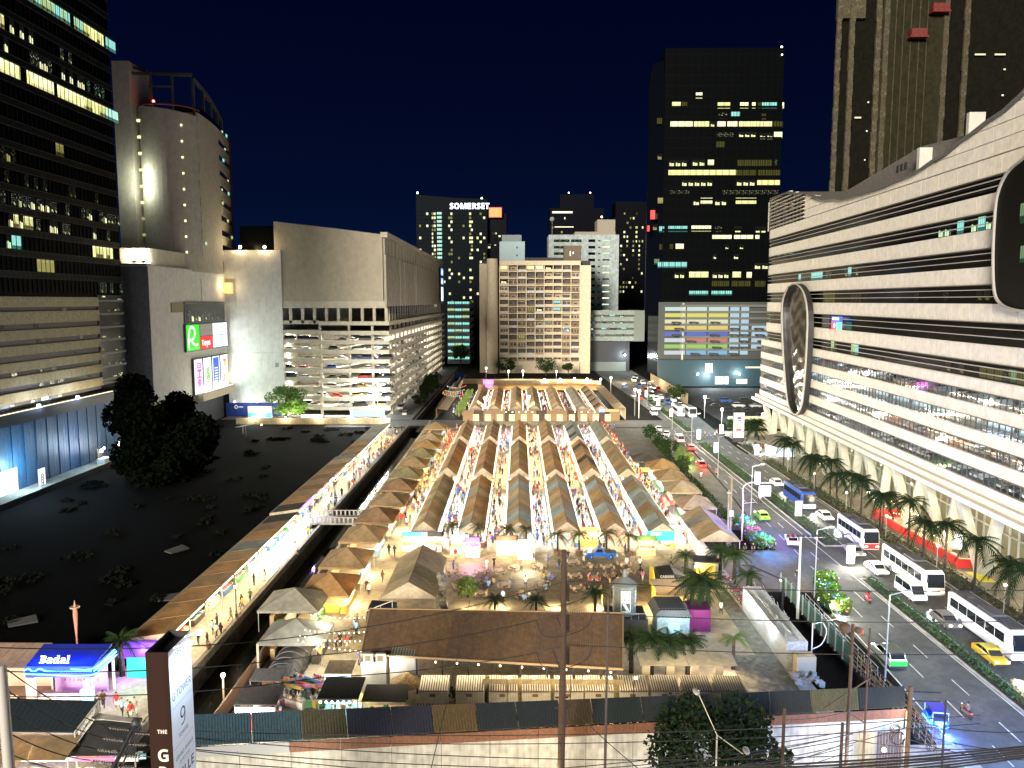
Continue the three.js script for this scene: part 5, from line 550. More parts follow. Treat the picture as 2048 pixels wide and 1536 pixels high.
function displayGeo(w, n) { const g = []; for (let i = 0; i < n; i++) { const ww = R(0.16, 0.42); g.push(bx(ww, R(0.4, 0.9), R(0.06, 0.16), -w / 2 + (i + 0.5) * w / n, R(1.15, 1.5), R(-0.05, 0.05))); } return geo(g); }
const stallKinds = Array.from({ length: 8 }, (_, k) => { const w = 3.2; const f = [geo([bx(w, 0.78, 0.7, 0, 0, 0.35)]), geo([bx(w + 0.1, 0.06, 0.85, 0, 0.78, 0.35)]), goodsGeo(w - 0.3, 12, 0.84, 0.28, 0.35).translate(0, 0, 0.35), goodsGeo(w - 0.3, 9, 0.84, 0.28, 0.3).translate(0, 0, 0.35), displayGeo(w, 9).translate(0, 0, -0.7), geo([bx(w, 0.34, 0.06, 0, 2.12, 0.75)])]; f.forEach((g) => g.userData.done = true); return f; });
let nStall = 0;
function stall(pos, turn, label, group) {
  const k = stallKinds[nStall % 8], t = thing('market_stall', label, 'market stall', pos, turn, group); nStall++;
  obj('counter', k[0], pick(goodsC), t); obj('counter_top', k[1], M([0.5, 0.42, 0.3], 0.7), t); obj('goods', k[2], pick(goodsC), t); obj('goods', k[3], pick(goodsC), t); obj('display', k[4], pick(goodsC), t);
  obj('sign', k[5], chance(0.28) ? glow(pick([[1, 0.9, 0.6], [0.9, 0.95, 1], [1, 0.35, 0.3], [0.5, 0.9, 1], [1, 0.8, 0.2]]), 1.3) : pick(goodsC), t); return t;
}
const ORD = ['first', 'second', 'third', 'fourth', 'fifth', 'sixth', 'seventh'];
function marketTent(x, z0, z1, w, cols, label, group, lampL, lampR, k = 11, opt = {}) {
  const t = site('market_tent', label, 'market tent', [x, 0, (z0 + z1) / 2], group), e = (opt.eave ?? 2.65) + R(-0.08, 0.1), r = (opt.ridge ?? 4.3) + R(-0.18, 0.15), n = Math.round((z0 - z1) / (opt.bay ?? 3.5)), d = (z0 - z1) / n, h = w / 2, posts = [], edge = [];
  for (let i = 0; i < n; i++) { const a = z0 - i * d, b = a - d; for (const s of [-1, 1]) { const sag = R(0.0, 0.06), rs = R(0, 0.03); obj('roof_panel', [slab([V(x, r - rs, a - 0.02), V(x + s * h, e - sag, a - 0.02), V(x + s * h, e - sag * 0.5, b + 0.02), V(x, r - rs * 0.6, b + 0.02)], 0.03)], canvasM(cols[(i + (s > 0 && chance(0.3) ? 1 : 0)) % cols.length]), t); } }
  for (let i = 0; i <= n; i += 2) { const a = z0 - i * d; for (const s of [-1, 1]) obj('post', [bb(x + s * (h - 0.15) - 0.05, 0, a - 0.05, x + s * (h - 0.15) + 0.05, e, a + 0.05)], mSteel, t); }
  for (const [z, sg] of [[z0, 1], [z1, -1]]) { obj('gable_panel', [new THREE.ExtrudeGeometry(new THREE.Shape([[-h, e - 0.2], [h, e - 0.2], [h, e - 0.02], [0, r - 0.03], [-h, e - 0.02]].map(([a, b]) => new THREE.Vector2(a, b))), { depth: 0.04, bevelEnabled: false }).translate(x, 0, z - (sg > 0 ? 0.05 : -0.01))], mGable, t); edge.push(beam(V(x - h, e, z + sg * 0.04), V(x, r + 0.03, z + sg * 0.04), 0.07, 0.07), beam(V(x + h, e, z + sg * 0.04), V(x, r + 0.03, z + sg * 0.04), 0.07, 0.07)); }
  obj('ridge_seam', [bb(x - 0.05, r - 0.01, z1, x + 0.05, r + 0.05, z0), ...edge], M([0.2, 0.15, 0.08], 0.9), t);
  [[-1, lampL], [1, lampR]].forEach(([s, c]) => { if (!c) return; const lx = x + s * (h - 0.28); const bx_ = x + s * (h + 0.1); obj('bulb', Array.from({ length: n * 2 }, (_, i) => ball(0.08, bx_ + s * 0.12, e - 0.3 - R(0, 0.3), z0 - (i + R(0.2, 0.8)) * d / 2, 5)), glow([1, 0.9, 0.66], 9), t); obj('lamp_tube', [bb(bx_ - 0.03, e - 0.2, z1 + 0.3, bx_ + 0.03, e - 0.14, z0 - 0.3)], glow(c === 'c' ? [0.85, 0.95, 1] : c === 'n' ? [1, 0.93, 0.75] : [1, 0.78, 0.42], 2), t); areaLight(V(lx, e - 0.26, (z0 + z1) / 2), V(s * 0.7, -1, 0), 0.3, z0 - z1 - 0.6, c === 'c' ? COOL : c === 'n' ? NEUT : WARM, k * 3.3); });
  if (lampL) areaLight(V(x, 2.3, (z0 + z1) / 2), V(0, 1, 0), 0.3, z0 - z1 - 1, WARM, k * 2); if (lampL) areaLight(V(x, e - 0.25, z0 + 0.12), V(0, -0.9, 0.5), w - 0.5, 0.12, pick([WARM, NEUT, COOL]), k * 4);;
  if (opt.stalls) for (const s of [-1, 1]) for (let i = 0; i < n; i++) stall([x + s * 1.5, 0.01, z0 - (i + 0.5) * d], s * Math.PI / 2, `open stall of goods ${i === 0 ? 'at the near end' : i === n - 1 ? 'at the far end' : 'along the ' + (s < 0 ? 'left' : 'right') + ' side'} of the ${opt.stalls}`, `stalls under the ${opt.stalls}`);
  return t;
}
const TX = [-15.3, -7.6, 0.2, 8.0, 15.8, 23.5], side6 = (i) => i === 0 ? 'leftmost' : i === 5 ? 'rightmost' : ['', 'second', 'third', 'fourth', 'fifth'][i];
const C3 = [['olive', 'sand', 'olive', 'tan'], ['blue', 'sand', 'tan', 'orange', 'sand', 'tan'], ['sand', 'blue', 'grey', 'tan', 'slate', 'sand'], ['sand', 'orange', 'blue', 'grey', 'tan'], ['tan', 'orange', 'grey', 'blue', 'brown'], ['slate', 'blue', 'olive', 'brown', 'slate']];
const L3 = [['n', 'c'], ['c', 'n'], ['n', 'c'], ['c', 'c'], ['c', 'n'], ['c', 'n']], L2 = [['w', 'n'], ['w', 'w'], ['w', 'w'], ['w', 'w'], ['w', 'n'], ['n', 'w']], L1 = [['w', 'n'], ['n', 'c'], ['c', 'w'], ['w', 'c'], ['n', 'c'], ['c', 'w']];
TX.forEach((x, i) => {
  marketTent(x, -122, -157, 4.35, C3[i], `${side6(i)} long tent of the near six, ${['olive and sand', 'tan with a blue-grey far end', 'tan and grey chevron', 'pale grey and orange', 'tan and brown', 'slate and brown'][i]} panels`, 'six long tents of the near row', ...L3[i], 10, { stalls: `${side6(i)} tent of the near row` });
  marketTent(x + 0.1, -162.6, -197.4, 4.2, [['tan', 'orange', 'tan', 'brown'], ['tan', 'brown', 'orange'], ['brown', 'tan', 'tan', 'olive'], ['brown', 'tan', 'orange', 'tan'], ['orange', 'tan', 'brown', 'dark'], ['olive', 'brown', 'tan', 'olive']][i], `${side6(i)} long tent of the six in the middle row, brown and orange panels`, 'six long tents of the middle row', ...L2[i], 9, { stalls: `${side6(i)} tent of the middle row`, bay: 4 });
  marketTent(x + 0.2, -203, -231, 4.05, [['tan', 'brown'], ['olive', 'tan', 'brown'], ['brown', 'tan', 'orange'], ['brown', 'tan'], ['slate', 'dark', 'slate'], ['slate', 'olive', 'slate']][i], `${side6(i)} long tent of the six in the far row, ${['tan', 'olive and tan', 'brown', 'reddish brown', 'dark slate', 'slate and olive'][i]} panels`, 'six long tents of the far row', ...L1[i], 9, { bay: 4 });
});
[-14.5, -7.9, -0.5, 6.1, 13, 21.4, 27.9].forEach((x, i) => marketTent(x + (i > 3 ? 0.9 : -0.2), -263, -326, 4.5, [['tan', 'brown'], ['tan', 'orange', 'brown'], ['brown', 'tan'], ['brown', 'olive', 'tan'], ['brown', 'orange', 'olive'], ['slate', 'grey', 'tan'], ['brown', 'dark', 'tan']][i], `${i === 0 ? 'leftmost' : i === 6 ? 'rightmost' : ORD[i] + ' from the left'} of the seven tents in the fenced market beyond the street`, 'seven tents beyond the street', pick(['w', 'n']), pick(['n', 'c', 'w']), 8, { bay: 4.5 }));
{ // walls of the fenced market beyond the street, and what is piled under its tents
  const t = site('market_wall', 'long brown roofed wall along the street in front of the far market', 'wall', [8, 0, -256]); obj('roof', [slab([V(-18.5, 4.2, -254.5), V(34, 4.2, -254.5), V(34, 3.6, -258.5), V(-18.5, 3.6, -258.5)], 0.15)], M([0.13, 0.07, 0.035], 0.8, { tex: 'stain', rep: 0.2 }), t); for (let i = 0; i < 15; i++) obj('wall_panel', [bb(-18.4 + i * 3.5, 0, -255, -15 + i * 3.5, 3.7, -254.7)], i % 3 === 1 ? M([0.05, 0.03, 0.02], 0.8) : M([0.2, 0.12, 0.06], 0.8), t); for (let i = 0; i < 12; i++) obj('arch', [bb(-15 + i * 4, 0.1, -254.6, -13 + i * 4, 2.4, -254.4)], M([0.45, 0.38, 0.26], 0.8), t); for (let i = 0; i < 9; i++) { obj('lamp', [ball(0.18, -4 + i * 2.2 + (i > 4 ? 12 : 0), 3.2, -254.2)], glow([1, 0.85, 0.5], 7), t); } areaLight(V(8, 3.5, -253.6), V(0, -0.8, 1), 50, 0.3, WARM, 40);
  obj('lit_sign', [bb(27, 3.2, -254.4, 29, 4.2, -254.1)], glow([0.2, 0.35, 1], 2), t); obj('lit_sign', [bb(29.2, 3.4, -254.4, 33.6, 4.1, -254.1)], glow([1, 0.3, 0.08], 2), t);
  const s = site('side_wall', 'dark red-brown wall along the canal side of the far market', 'wall', [-28, 0, -318]); for (let i = 0; i < 24; i++) obj('wall_panel', [bb(-28.2, 0, -262 - (i + 1) * 4.6, -27.9, 3.2, -262.05 - i * 4.6)], M([0.15, 0.065, 0.035], 0.85, { tex: 'stain', rep: 0.3 }), s); obj('awning', Array.from({ length: 12 }, (_, i) => slab([V(-27.8, 3.0, -264 - i * 5.6), V(-24.4, 2.4, -264 - i * 5.6), V(-24.4, 2.4, -269.2 - i * 5.6), V(-27.8, 3.0, -269.2 - i * 5.6)], 0.05)), canvasM('sand'), s); areaLight(V(-24.2, 2.3, -296), V(0.5, -1, 0), 0.3, 66, NEUT, 30);
  const b = site('back_row', 'orange-lit roofed row closing the far market in front of the flats', 'market row', [8, 0, -348]); for (let i = 0; i < 12; i++) obj('roof_panel', [slab([V(-18 + i * 4.6, 3.2, -340), V(-13.5 + i * 4.6, 3.2, -340), V(-13.5 + i * 4.6, 4.4, -345), V(-18 + i * 4.6, 4.4, -345)], 0.06)], canvasM(i > 6 ? 'orange' : 'tan'), b); obj('wall', [bb(-18, 0, -345.6, 37, 4, -345.3)], M([0.5, 0.3, 0.1], 0.8), b); areaLight(V(10, 3, -339.8), V(0, -0.7, 0.6), 54, 0.3, WARM, 50); obj('rear_wall', [bb(-27, 0, -372, 36, 2.4, -371.7), bb(-27, 0, -371.7, -26.7, 2.4, -345)], M([0.36, 0.28, 0.17], 0.85), b);
  const r = site('right_row', 'tan strip roof closing the far market on the road side', 'market row', [36, 0, -292]); for (let i = 0; i < 14; i++) obj('roof_panel', [slab([V(33.2, 3.2, -259 - i * 5), V(36.4, 4, -259 - i * 5), V(36.4, 4, -263.9 - i * 5), V(33.2, 3.2, -263.9 - i * 5)], 0.06)], canvasM('tan'), r); obj('wall', [bb(36.3, 0, -328, 36.6, 3.9, -259)], M([0.4, 0.3, 0.16], 0.8), r); areaLight(V(33, 3, -292), V(-0.6, -1, 0), 0.3, 66, NEUT, 30);
  tag(obj('tree_row', [leafCloud(2600, 0.55, () => V(-20.6 + R(-1.4, 1.4), R(0.4, 2.4), R(-330, -264)))], mLit), 'strip of low green plants inside the far market by the canal wall', 'plants');
  const sg = site('pink_sign', 'pink and violet neon sign above the far market tents', 'sign', [-12.6, 5, -330]); obj('panel', [bb(-15, 4.4, -330, -10.6, 6.2, -329.7)], glow([1, 0.1, 0.75], 2.4), sg); obj('lower_panel', [bb(-14, 2.8, -330, -11, 4.3, -329.7)], glow([0.35, 0.12, 1], 2.2), sg); pointLight(V(-12.6, 5, -328.6), Co(1, 0.2, 0.8), 60);
  const mast = (x, z, h, k, lab) => { const m = site('light_mast', lab, 'light mast', [x, 0, z], 'light masts of the far market'); obj('mast', [bar(V(x, 0, z), V(x, h, z), 0.09)], mSteel, m); obj('lamp', [ball(0.42, x, h + 0.2, z + 0.1)], glow([1, 0.93, 0.74], 14), m); pointLight(V(x, h + 0.2, z + 0.9), NEUT, k, 0.4); };
  [[-15.6, -377], [-4.6, -372], [2.4, -372], [18.5, -370], [12, -345], [19, -345], [25.6, -346], [31, -344], [37, -343], [-12, -275], [4, -272], [41, -268], [40, -330]].forEach(([x, z], i) => mast(x, z, [7, 6, 6, 6, 4.6, 4.8, 5, 5, 5, 5, 6, 9, 7][i], 170, `glaring white lamp on a thin mast ${i < 4 ? 'behind the far market before the flats' : i < 9 ? 'over the orange back row of the far market' : i < 11 ? 'among the far market tents' : 'beside the far market and the road'}`));
  const gd = []; for (let k = 0; k < 900; k++) { const far = k > 420, i = k % (far ? 7 : 6), x = far ? [-14.5, -7.9, -0.5, 6.1, 13.9, 22.3, 28.8][i] : TX[i] + 0.2, s = k % 2 ? 1 : -1; gd.push(bx(R(0.4, 1), R(0.6, 1.9), R(0.5, 1.4), x + s * R(0.6, 1.9), 0, far ? R(-325, -264) : R(-230, -203))); }
  const mats = goodsC.length; for (let c = 0; c < 5; c++) tag(obj('market_goods', gd.filter((_, i) => i % 5 === c), goodsC[[0, 1, 2, 6, 8][c]]), 'goods heaped on the tables of the farther tents', 'goods', 'goods under the farther tents', 'stuff');
}
function pavilion(x, z, w, d, col, label, group, lampK, opt = {}) { // square tarpaulin roof on posts over a counter
  const t = site('pavilion_tent', label, 'pavilion tent', [x, 0, z], group), e = 2.7, r = opt.ridge ?? 4.4, a = [V(x - w / 2, e, z + d / 2), V(x + w / 2, e, z + d / 2), V(x + w / 2, e, z - d / 2), V(x - w / 2, e, z - d / 2)], c = V(x, r, z);
  for (let i = 0; i < 4; i++) { const p = a[i], q = a[(i + 1) % 4], m = p.clone().lerp(q, 0.5); m.y -= 0.05; const f = [c, p, m, c, m, q].flatMap((v) => [v.x, v.y, v.z]), g = new THREE.BufferGeometry(); g.setAttribute('position', new THREE.Float32BufferAttribute([...f, ...[c, m, p, c, q, m].flatMap((v) => [v.x, v.y - 0.03, v.z])], 3)); g.computeVertexNormals(); g.setAttribute('uv', new THREE.BufferAttribute(new Float32Array(24), 2)); obj('roof_panel', [g], canvasM(col), t); obj('valance', [slab([p, q, q.clone().setY(e - 0.32), p.clone().setY(e - 0.32)], 0.02)], canvasM(col), t); obj('post', [bar(V(p.x * 0.97 + x * 0.03, 0, p.z * 0.97 + z * 0.03), V(p.x * 0.97 + x * 0.03, e, p.z * 0.97 + z * 0.03), 0.05)], mSteel, t); obj('hip_seam', [bar(c, p, 0.035)], mRope, t); }
  obj('counter', [bx(0.8, 0.95, d * 0.8, x + (opt.face ?? 1) * w * 0.36, 0, z), bx(w * 0.5, 0.95, 0.7, x, 0, z + d * 0.3)], pick(goodsC), t); obj('shelf', [bx(0.5, 1.7, d * 0.75, x - (opt.face ?? 1) * w * 0.3, 0, z)], M([0.3, 0.2, 0.1], 0.8), t); obj('goods', [goodsGeo(0.6, 14, 0.95, d * 0.36, 0.4).translate(x + (opt.face ?? 1) * w * 0.36, 0, z)], pick(goodsC), t);
  if (lampK) { obj('lamp', [ball(0.16, x + (opt.face ?? 1) * w * 0.3, 2.35, z)], glow([1, 0.8, 0.45], 8), t); pointLight(V(x + (opt.face ?? 1) * w * 0.42, 2.3, z + 0.4), opt.cool ? NEUT : WARM, lampK, 0.2); }
  return t;
}
[[871, 843], [861, 865], [853, 878], [843, 894], [828, 912], [814, 932], [799, 955], [780, 983], [755, 1013], [728, 1048], [694, 1094], [660, 1145]].forEach(([px, py], i, a) => { const p = P(px, py, 4.4), nx = i ? P(...a[i - 1], 4.4).z : p.z - 9; const d = i ? Math.min(7.6, (p.z - nx) * 0.72) : 7; pavilion(p.x, p.z, 6.6, d, ['tan', 'sand', 'orange', 'olive', 'tan', 'olive', 'brown', 'tan', 'brown', 'tan', 'tan', 'orange'][i], `${['farthest', 'second', 'third', 'fourth', 'fifth', 'sixth', 'seventh', 'eighth', 'ninth', 'tenth', 'eleventh', 'twelfth'][i]} ${i ? 'from the far end ' : ''}of the pyramid tents along the canal`, 'pyramid tents along the canal', i > 8 ? 110 : 90); });
pavilion(P(618, 1158, 4.4).x - 1, P(640, 1175, 4.4).z, 7.4, 6.4, 'grey', 'grey pyramid tent along the canal next to the crowd path, nearest but one', 'pyramid tents along the canal', 46); pavilion(-25, -83.4, 7.2, 5.4, 'slate', 'nearest pyramid tent along the canal, slate grey with a white edge', 'pyramid tents along the canal', 14);
[[1292, 905, 'dark'], [1325, 918, 'orange'], [1341, 938, 'tan'], [1364, 961, 'sand'], [1390, 990, 'sand']].forEach(([px, py, c], i) => { const p = P(px, py, 4.2); pavilion(p.x, p.z, 6.4, i ? 7.4 : 6, c, `${['small dark', 'orange', 'tan', 'pale sand', 'pale sand near'][i]} pyramid tent in the row beside the road, ${['farthest', 'second', 'third', 'fourth', 'fifth'][i]} from the far end`, 'pyramid tents beside the road', 100, { face: -1, cool: true }); });
marketTent(31.6, -117.5, -131.5, 6.6, ['sand', 'sand', 'grey'], 'pale gable tent with a lit open front beside the road and the tall pole', undefined, 'c', null, 10, { bay: 3.5 }); areaLight(V(31.6, 2.5, -119), V(0, -0.8, 0.6), 5.5, 0.3, WARM, 9); tag(obj('banner_wall', Array.from({ length: 9 }, (_, i) => bb(28.2, 0.2, -131 + i * 1.45, 28.35, 2.4, -129.7 + i * 1.45)), white(0.75)), 'row of white hanging banners along the side of the pale gable tent', 'banner');
// ---------------------------------------------------------------- long roofed row beside the canal
{
  const cols = ['orange', 'orange', 'orange', 'tan', 'orange', 'tan', 'slate', 'orange', 'brown', 'dark', 'dark', 'orange', 'tan', 'brown', 'tan', 'brown', 'tan', 'brown', 'sand', 'slate', 'brown', 'tan', 'brown', 'orange', 'slate', 'grey', 'grey', 'slate', 'grey', 'grey'];
  for (let s = 0; s < 3; s++) { const z0 = [-80.5, -129.5, -178][s], n = [10, 10, 10][s], t = site('stall_row', ['near third of the long tan lean-to roof of stalls beside the canal walk', 'middle third of the long lean-to roof of stalls, behind the pale end gable', 'far third of the long lean-to roof of stalls, grey panels towards the street'][s], 'market row', [-40, 0, z0 - 24]), lift = s === 1 ? 0.35 : 0;
    for (let i = 0; i < n; i++) { const a = z0 - i * 4.85, b = a - 4.8, x0 = -42.6, x1 = -37.7; obj('roof_panel', [slab([V(x0, 3.3 + lift, a), V(x1, 4.0 + lift, a), V(x1, 4.0 + lift, b + 0.06), V(x0, 3.3 + lift, b + 0.06)], 0.04)], canvasM(cols[s * 10 + i]), t); obj('post', [bb(-38, 0, a - 0.1, -37.9, 3.9, a)], mSteel, t); }
    obj('back_wall', [bb(-42.9, 0, z0 - 48.4, -42.7, 3.2 + lift, z0)], M([0.3, 0.24, 0.16], 0.8), t); obj('end_panel', [prism([[-42.6, 1.9], [-37.7, 2.9], [-37.7, 3.98 + lift], [-42.6, 3.28 + lift]], 0.06).translate(0, 0, z0 + 0.05)], mGable, t);
    for (let i = 0; i < 5; i++) { const c = [['w', 'w', 'w', 'n', 'n'], ['c', 'w', 'c', 'w', 'n'], ['n', 'c', 'w', 'w', 'w']][s][i], zc = z0 - 4.85 - i * 9.7, hot = s === 0 && i > 2 || s === 1 && i === 0; obj('lamp_tube', [bb(-38.2, 3.3, zc - 4.5, -38.1, 3.4, zc + 4.5)], glow(c === 'c' ? [0.85, 0.95, 1] : [1, 0.9, 0.65], 5), t); areaLight(V(-38.15, 3.28, zc), V(0.15, -1, 0), 0.3, 9.2, c === 'c' ? COOL : c === 'n' ? NEUT : WARM, hot ? 80 : 38); areaLight(V(-40.4, 2.4, zc), V(0, 1, 0), 0.3, 8.5, WARM, [9, 8, 7, 3, 1][(i + s * 2) % 5]); }
    for (let i = 0; i < n; i++) stall([-40.6, 0.02, z0 - 2.4 - i * 4.85], Math.PI / 2, `stall of goods under the ${['near', 'middle', 'far'][s]} third of the long lean-to roof`, 'stalls along the canal walk'); }
  const v = site('violet_sign', 'violet lit sign at the near end of the long lean-to roof', 'sign', [-41, 2, -79]); obj('panel', [bb(-43.4, 1.4, -79.9, -37.9, 3.2, -79.6)], screenMat(96, 32, 1.3, (x, w, h) => { x.fillStyle = '#7a3cff'; x.fillRect(0, 0, w, h); x.fillStyle = '#e9d4ff'; x.fillRect(10, 8, 46, 9); x.fillRect(20, 20, 60, 5); }), v); pointLight(V(-41, 2, -78.4), Co(0.6, 0.3, 1), 36);
  const v2 = site('violet_strip', 'violet light strip on the roof edge in the middle of the long stall row', 'sign', [-37.4, 3.8, -134]); obj('strip', [bb(-37.6, 3.7, -137.5, -37.4, 4.4, -131)], glow([0.45, 0.15, 1], 3), v2); pointLight(V(-36.8, 3.9, -134), Co(0.5, 0.25, 1), 20);
  const par = site('canal_parapet', 'long concrete parapet between the walk and the canal', 'parapet', [-34.8, 0, -150]); for (let i = 0; i < 36; i++) obj('parapet_block', [bb(-35.1, 0, -62 - (i + 1) * 5 + 0.03, -34.6, 0.85, -62 - i * 5)], mConc, par); obj('rail', [bar(V(-34.9, 1.05, -62), V(-34.9, 1.05, -240), 0.04), ...Array.from({ length: 36 }, (_, i) => bar(V(-34.9, 0.8, -63 - i * 5), V(-34.9, 1.05, -63 - i * 5), 0.04))], mDark, par);
  const par2 = site('canal_fence', 'grey slatted fence on the market side of the canal', 'fence', [-28.2, 0, -160]); for (let i = 0; i < 60; i++) obj('fence_panel', [bb(-28.4, 0, -66 - (i + 1) * 3 + 0.06, -28.25, 1.7, -66 - i * 3)], i < 8 ? M([0.2, 0.12, 0.08], 0.8) : M([0.3, 0.29, 0.25], 0.8), par2);
  for (let i = 0; i < 9; i++) { const z = -76 - i * 17.5, l = i ? null : 1; const t = site('walk_lamp', `black lamp post on the canal walk, ${['nearest', 'second', 'third', 'fourth', 'fifth', 'sixth', 'seventh', 'eighth', 'ninth'][i]} from the viewer`, 'lamp post', [-35.6, 0, z], 'lamp posts on the canal walk'); obj('post', [bar(V(-35.6, 0, z), V(-35.6, 4, z), 0.07, 0.05), cyl(0.16, 0.1, 0.5, -35.6, 0, z, 8)], mDark, t); obj('lantern', [ball(0.22, -35.6, 4.2, z)], i < 3 ? glow([1, 0.85, 0.65], 4) : mConc, t); if (i < 2) pointLight(V(-35.6, 4.2, z), WARM, 14); obj('finial', [cyl(0.12, 0.02, 0.25, -35.6, 4.42, z, 6)], mDark, t); }
  const fb = site('footbridge', 'concrete footbridge with a pierced railing across the canal', 'footbridge', [-31.6, 0, -134]); obj('deck', [bb(-36.4, 0.9, -136.6, -27, 1.25, -131.6)], mConc, fb); for (let z of [-136.5, -131.8]) { for (let i = 0; i < 12; i++) obj('baluster', [bb(-36.2 + i * 0.78, 1.25, z, -35.9 + i * 0.78, 2.1, z + 0.12)], mConc, fb); obj('handrail', [bb(-36.4, 2.1, z - 0.05, -27, 2.25, z + 0.18)], mConc, fb); } obj('steps', [0, 1, 2, 3].map((i) => bb(-37.6 + i * 0.3, 0, -136.4, -37.3 + i * 0.3, 0.25 + i * 0.25, -131.8)), mConc, fb);
}
// ---------------------------------------------------------------- traffic
const place = (t, x, z, turn = 0, y = 0.01) => { t.position.set(x, y, z); t.rotation.y = turn; return t; };
const BACK = Math.PI, wht = [0.72, 0.72, 0.7];
place(makeBus([0.02, 0.07, 0.35], 'blue coach heading towards the viewer in the far carriageway', { L: 11, front: [0.6, 0.6, 0.62], roof: [0.01, 0.02, 0.06] }), 55.8, -150);
place(makeBus(wht, 'white coach with dark swooshes on its side and a red front', { L: 10.5, front: [0.5, 0.02, 0.03], swoosh: [0.02, 0.02, 0.02] }), 56.7, -125.6);
place(makeBus(wht, 'white coach with lit side windows and grey roof behind the white van', { L: 13, roof: [0.14, 0.14, 0.12] }), 56.6, -107.6);
place(makeBus([0.68, 0.68, 0.72], 'large white coach nearest the viewer at the right edge', { L: 13, roof: [0.16, 0.16, 0.18] }), 56, -88.5);
place(makeCar('van', wht, 'white passenger van next to the median, dark windows', { cat: 'van', name: 'passenger_van' }), 53.4, -101.5);
place(makeCar('sedan', wht, 'white sedan right behind the white van'), 53.2, -111);
place(makeCar('sedan', [0.3, 0.3, 0.28], 'silver sedan by the bright light box at the median end'), 53.4, -119);
place(makeCar('sedan', [0.6, 0.64, 0.62], 'pale sedan with glaring headlamps behind the red-fronted coach'), 56.6, -139);
place(makeCar('sedan', wht, 'white sedan behind the blue coach'), 56.4, -165);
place(makeCar('sedan', [0.12, 0.11, 0.1], 'dark grey sedan beside the nearest coach'), 53.2, -92.5);
place(makeCar('sedan', [0.55, 0.38, 0.02], 'yellow and orange taxi nearest the viewer by the median', { cat: 'taxi', color2: [0.5, 0.42, 0.04], name: 'taxi' }), 53, -83);
place(makeCar('suv', [0.6, 0.65, 0.58], 'white and green taxi van driving away at the near left kerb', { cat: 'taxi', color2: [0.04, 0.05, 0.04], name: 'taxi' }), 41.4, -82.6, BACK);
{ const t = scene.children[scene.children.length - 1]; obj('rear_panel', [bx(1.8, 0.55, 0.1, 0, 0.55, -2.4)], paint([0.03, 0.4, 0.05]), t); }
place(makeCar('sedan', wht, 'white and red taxi turning at the gap in the median', { cat: 'taxi', color2: [0.5, 0.05, 0.03], name: 'taxi' }), 45.4, -124.5, BACK - 0.2);
place(makeCar('sedan', [0.12, 0.5, 0.02], 'green and yellow taxi beside the blue-lit garden', { cat: 'taxi', color2: [0.6, 0.5, 0.04], sign: 1, name: 'taxi' }), 45, -139, BACK);
place(makeCar('sedan', [0.45, 0.01, 0.01], 'red sedan braking on the near carriageway'), 44.4, -184, BACK);
place(makeCar('suv', [0.3, 0.02, 0.02], 'dark red car by the lit palm at the kerb'), 46.4, -205, BACK);
place(makeCar('van', [0.6, 0.35, 0.33], 'pink and white van beyond the red cars', { name: 'passenger_van', cat: 'van' }), 46, -217, BACK);
pointLight(V(44.4, 0.6, -180.6), Co(1, 0.08, 0.05), 26); pointLight(V(46.4, 0.7, -201), Co(1, 0.08, 0.05), 14);
for (const [x, z, k, c] of [[56.6, -134, 130, COOL], [53.4, -115, 110, NEUT], [53.4, -97.5, 60, COOL], [56.4, -161, 70, NEUT], [53, -79.6, 60, WARM], [55.8, -143.6, 60, NEUT]]) { const l = new THREE.SpotLight(c, k * 12, 0, 0.5, 0.8); l.position.set(x, 0.75, z); l.target.position.set(x, -1.0, z + 12); l.castShadow = true; l.shadow.radius = 8; l.name = numbered('headlight_beam'); scene.add(l, l.target); }
const bus2 = makeBus(wht, 'white coach, left of two waiting side by side at the far crossing', { L: 11, front: [0.6, 0.6, 0.6] }); place(bus2, 56.6, -270); dup(bus2, [60.2, 0.01, -268], 0, 'white coach, right of two waiting side by side at the far crossing');
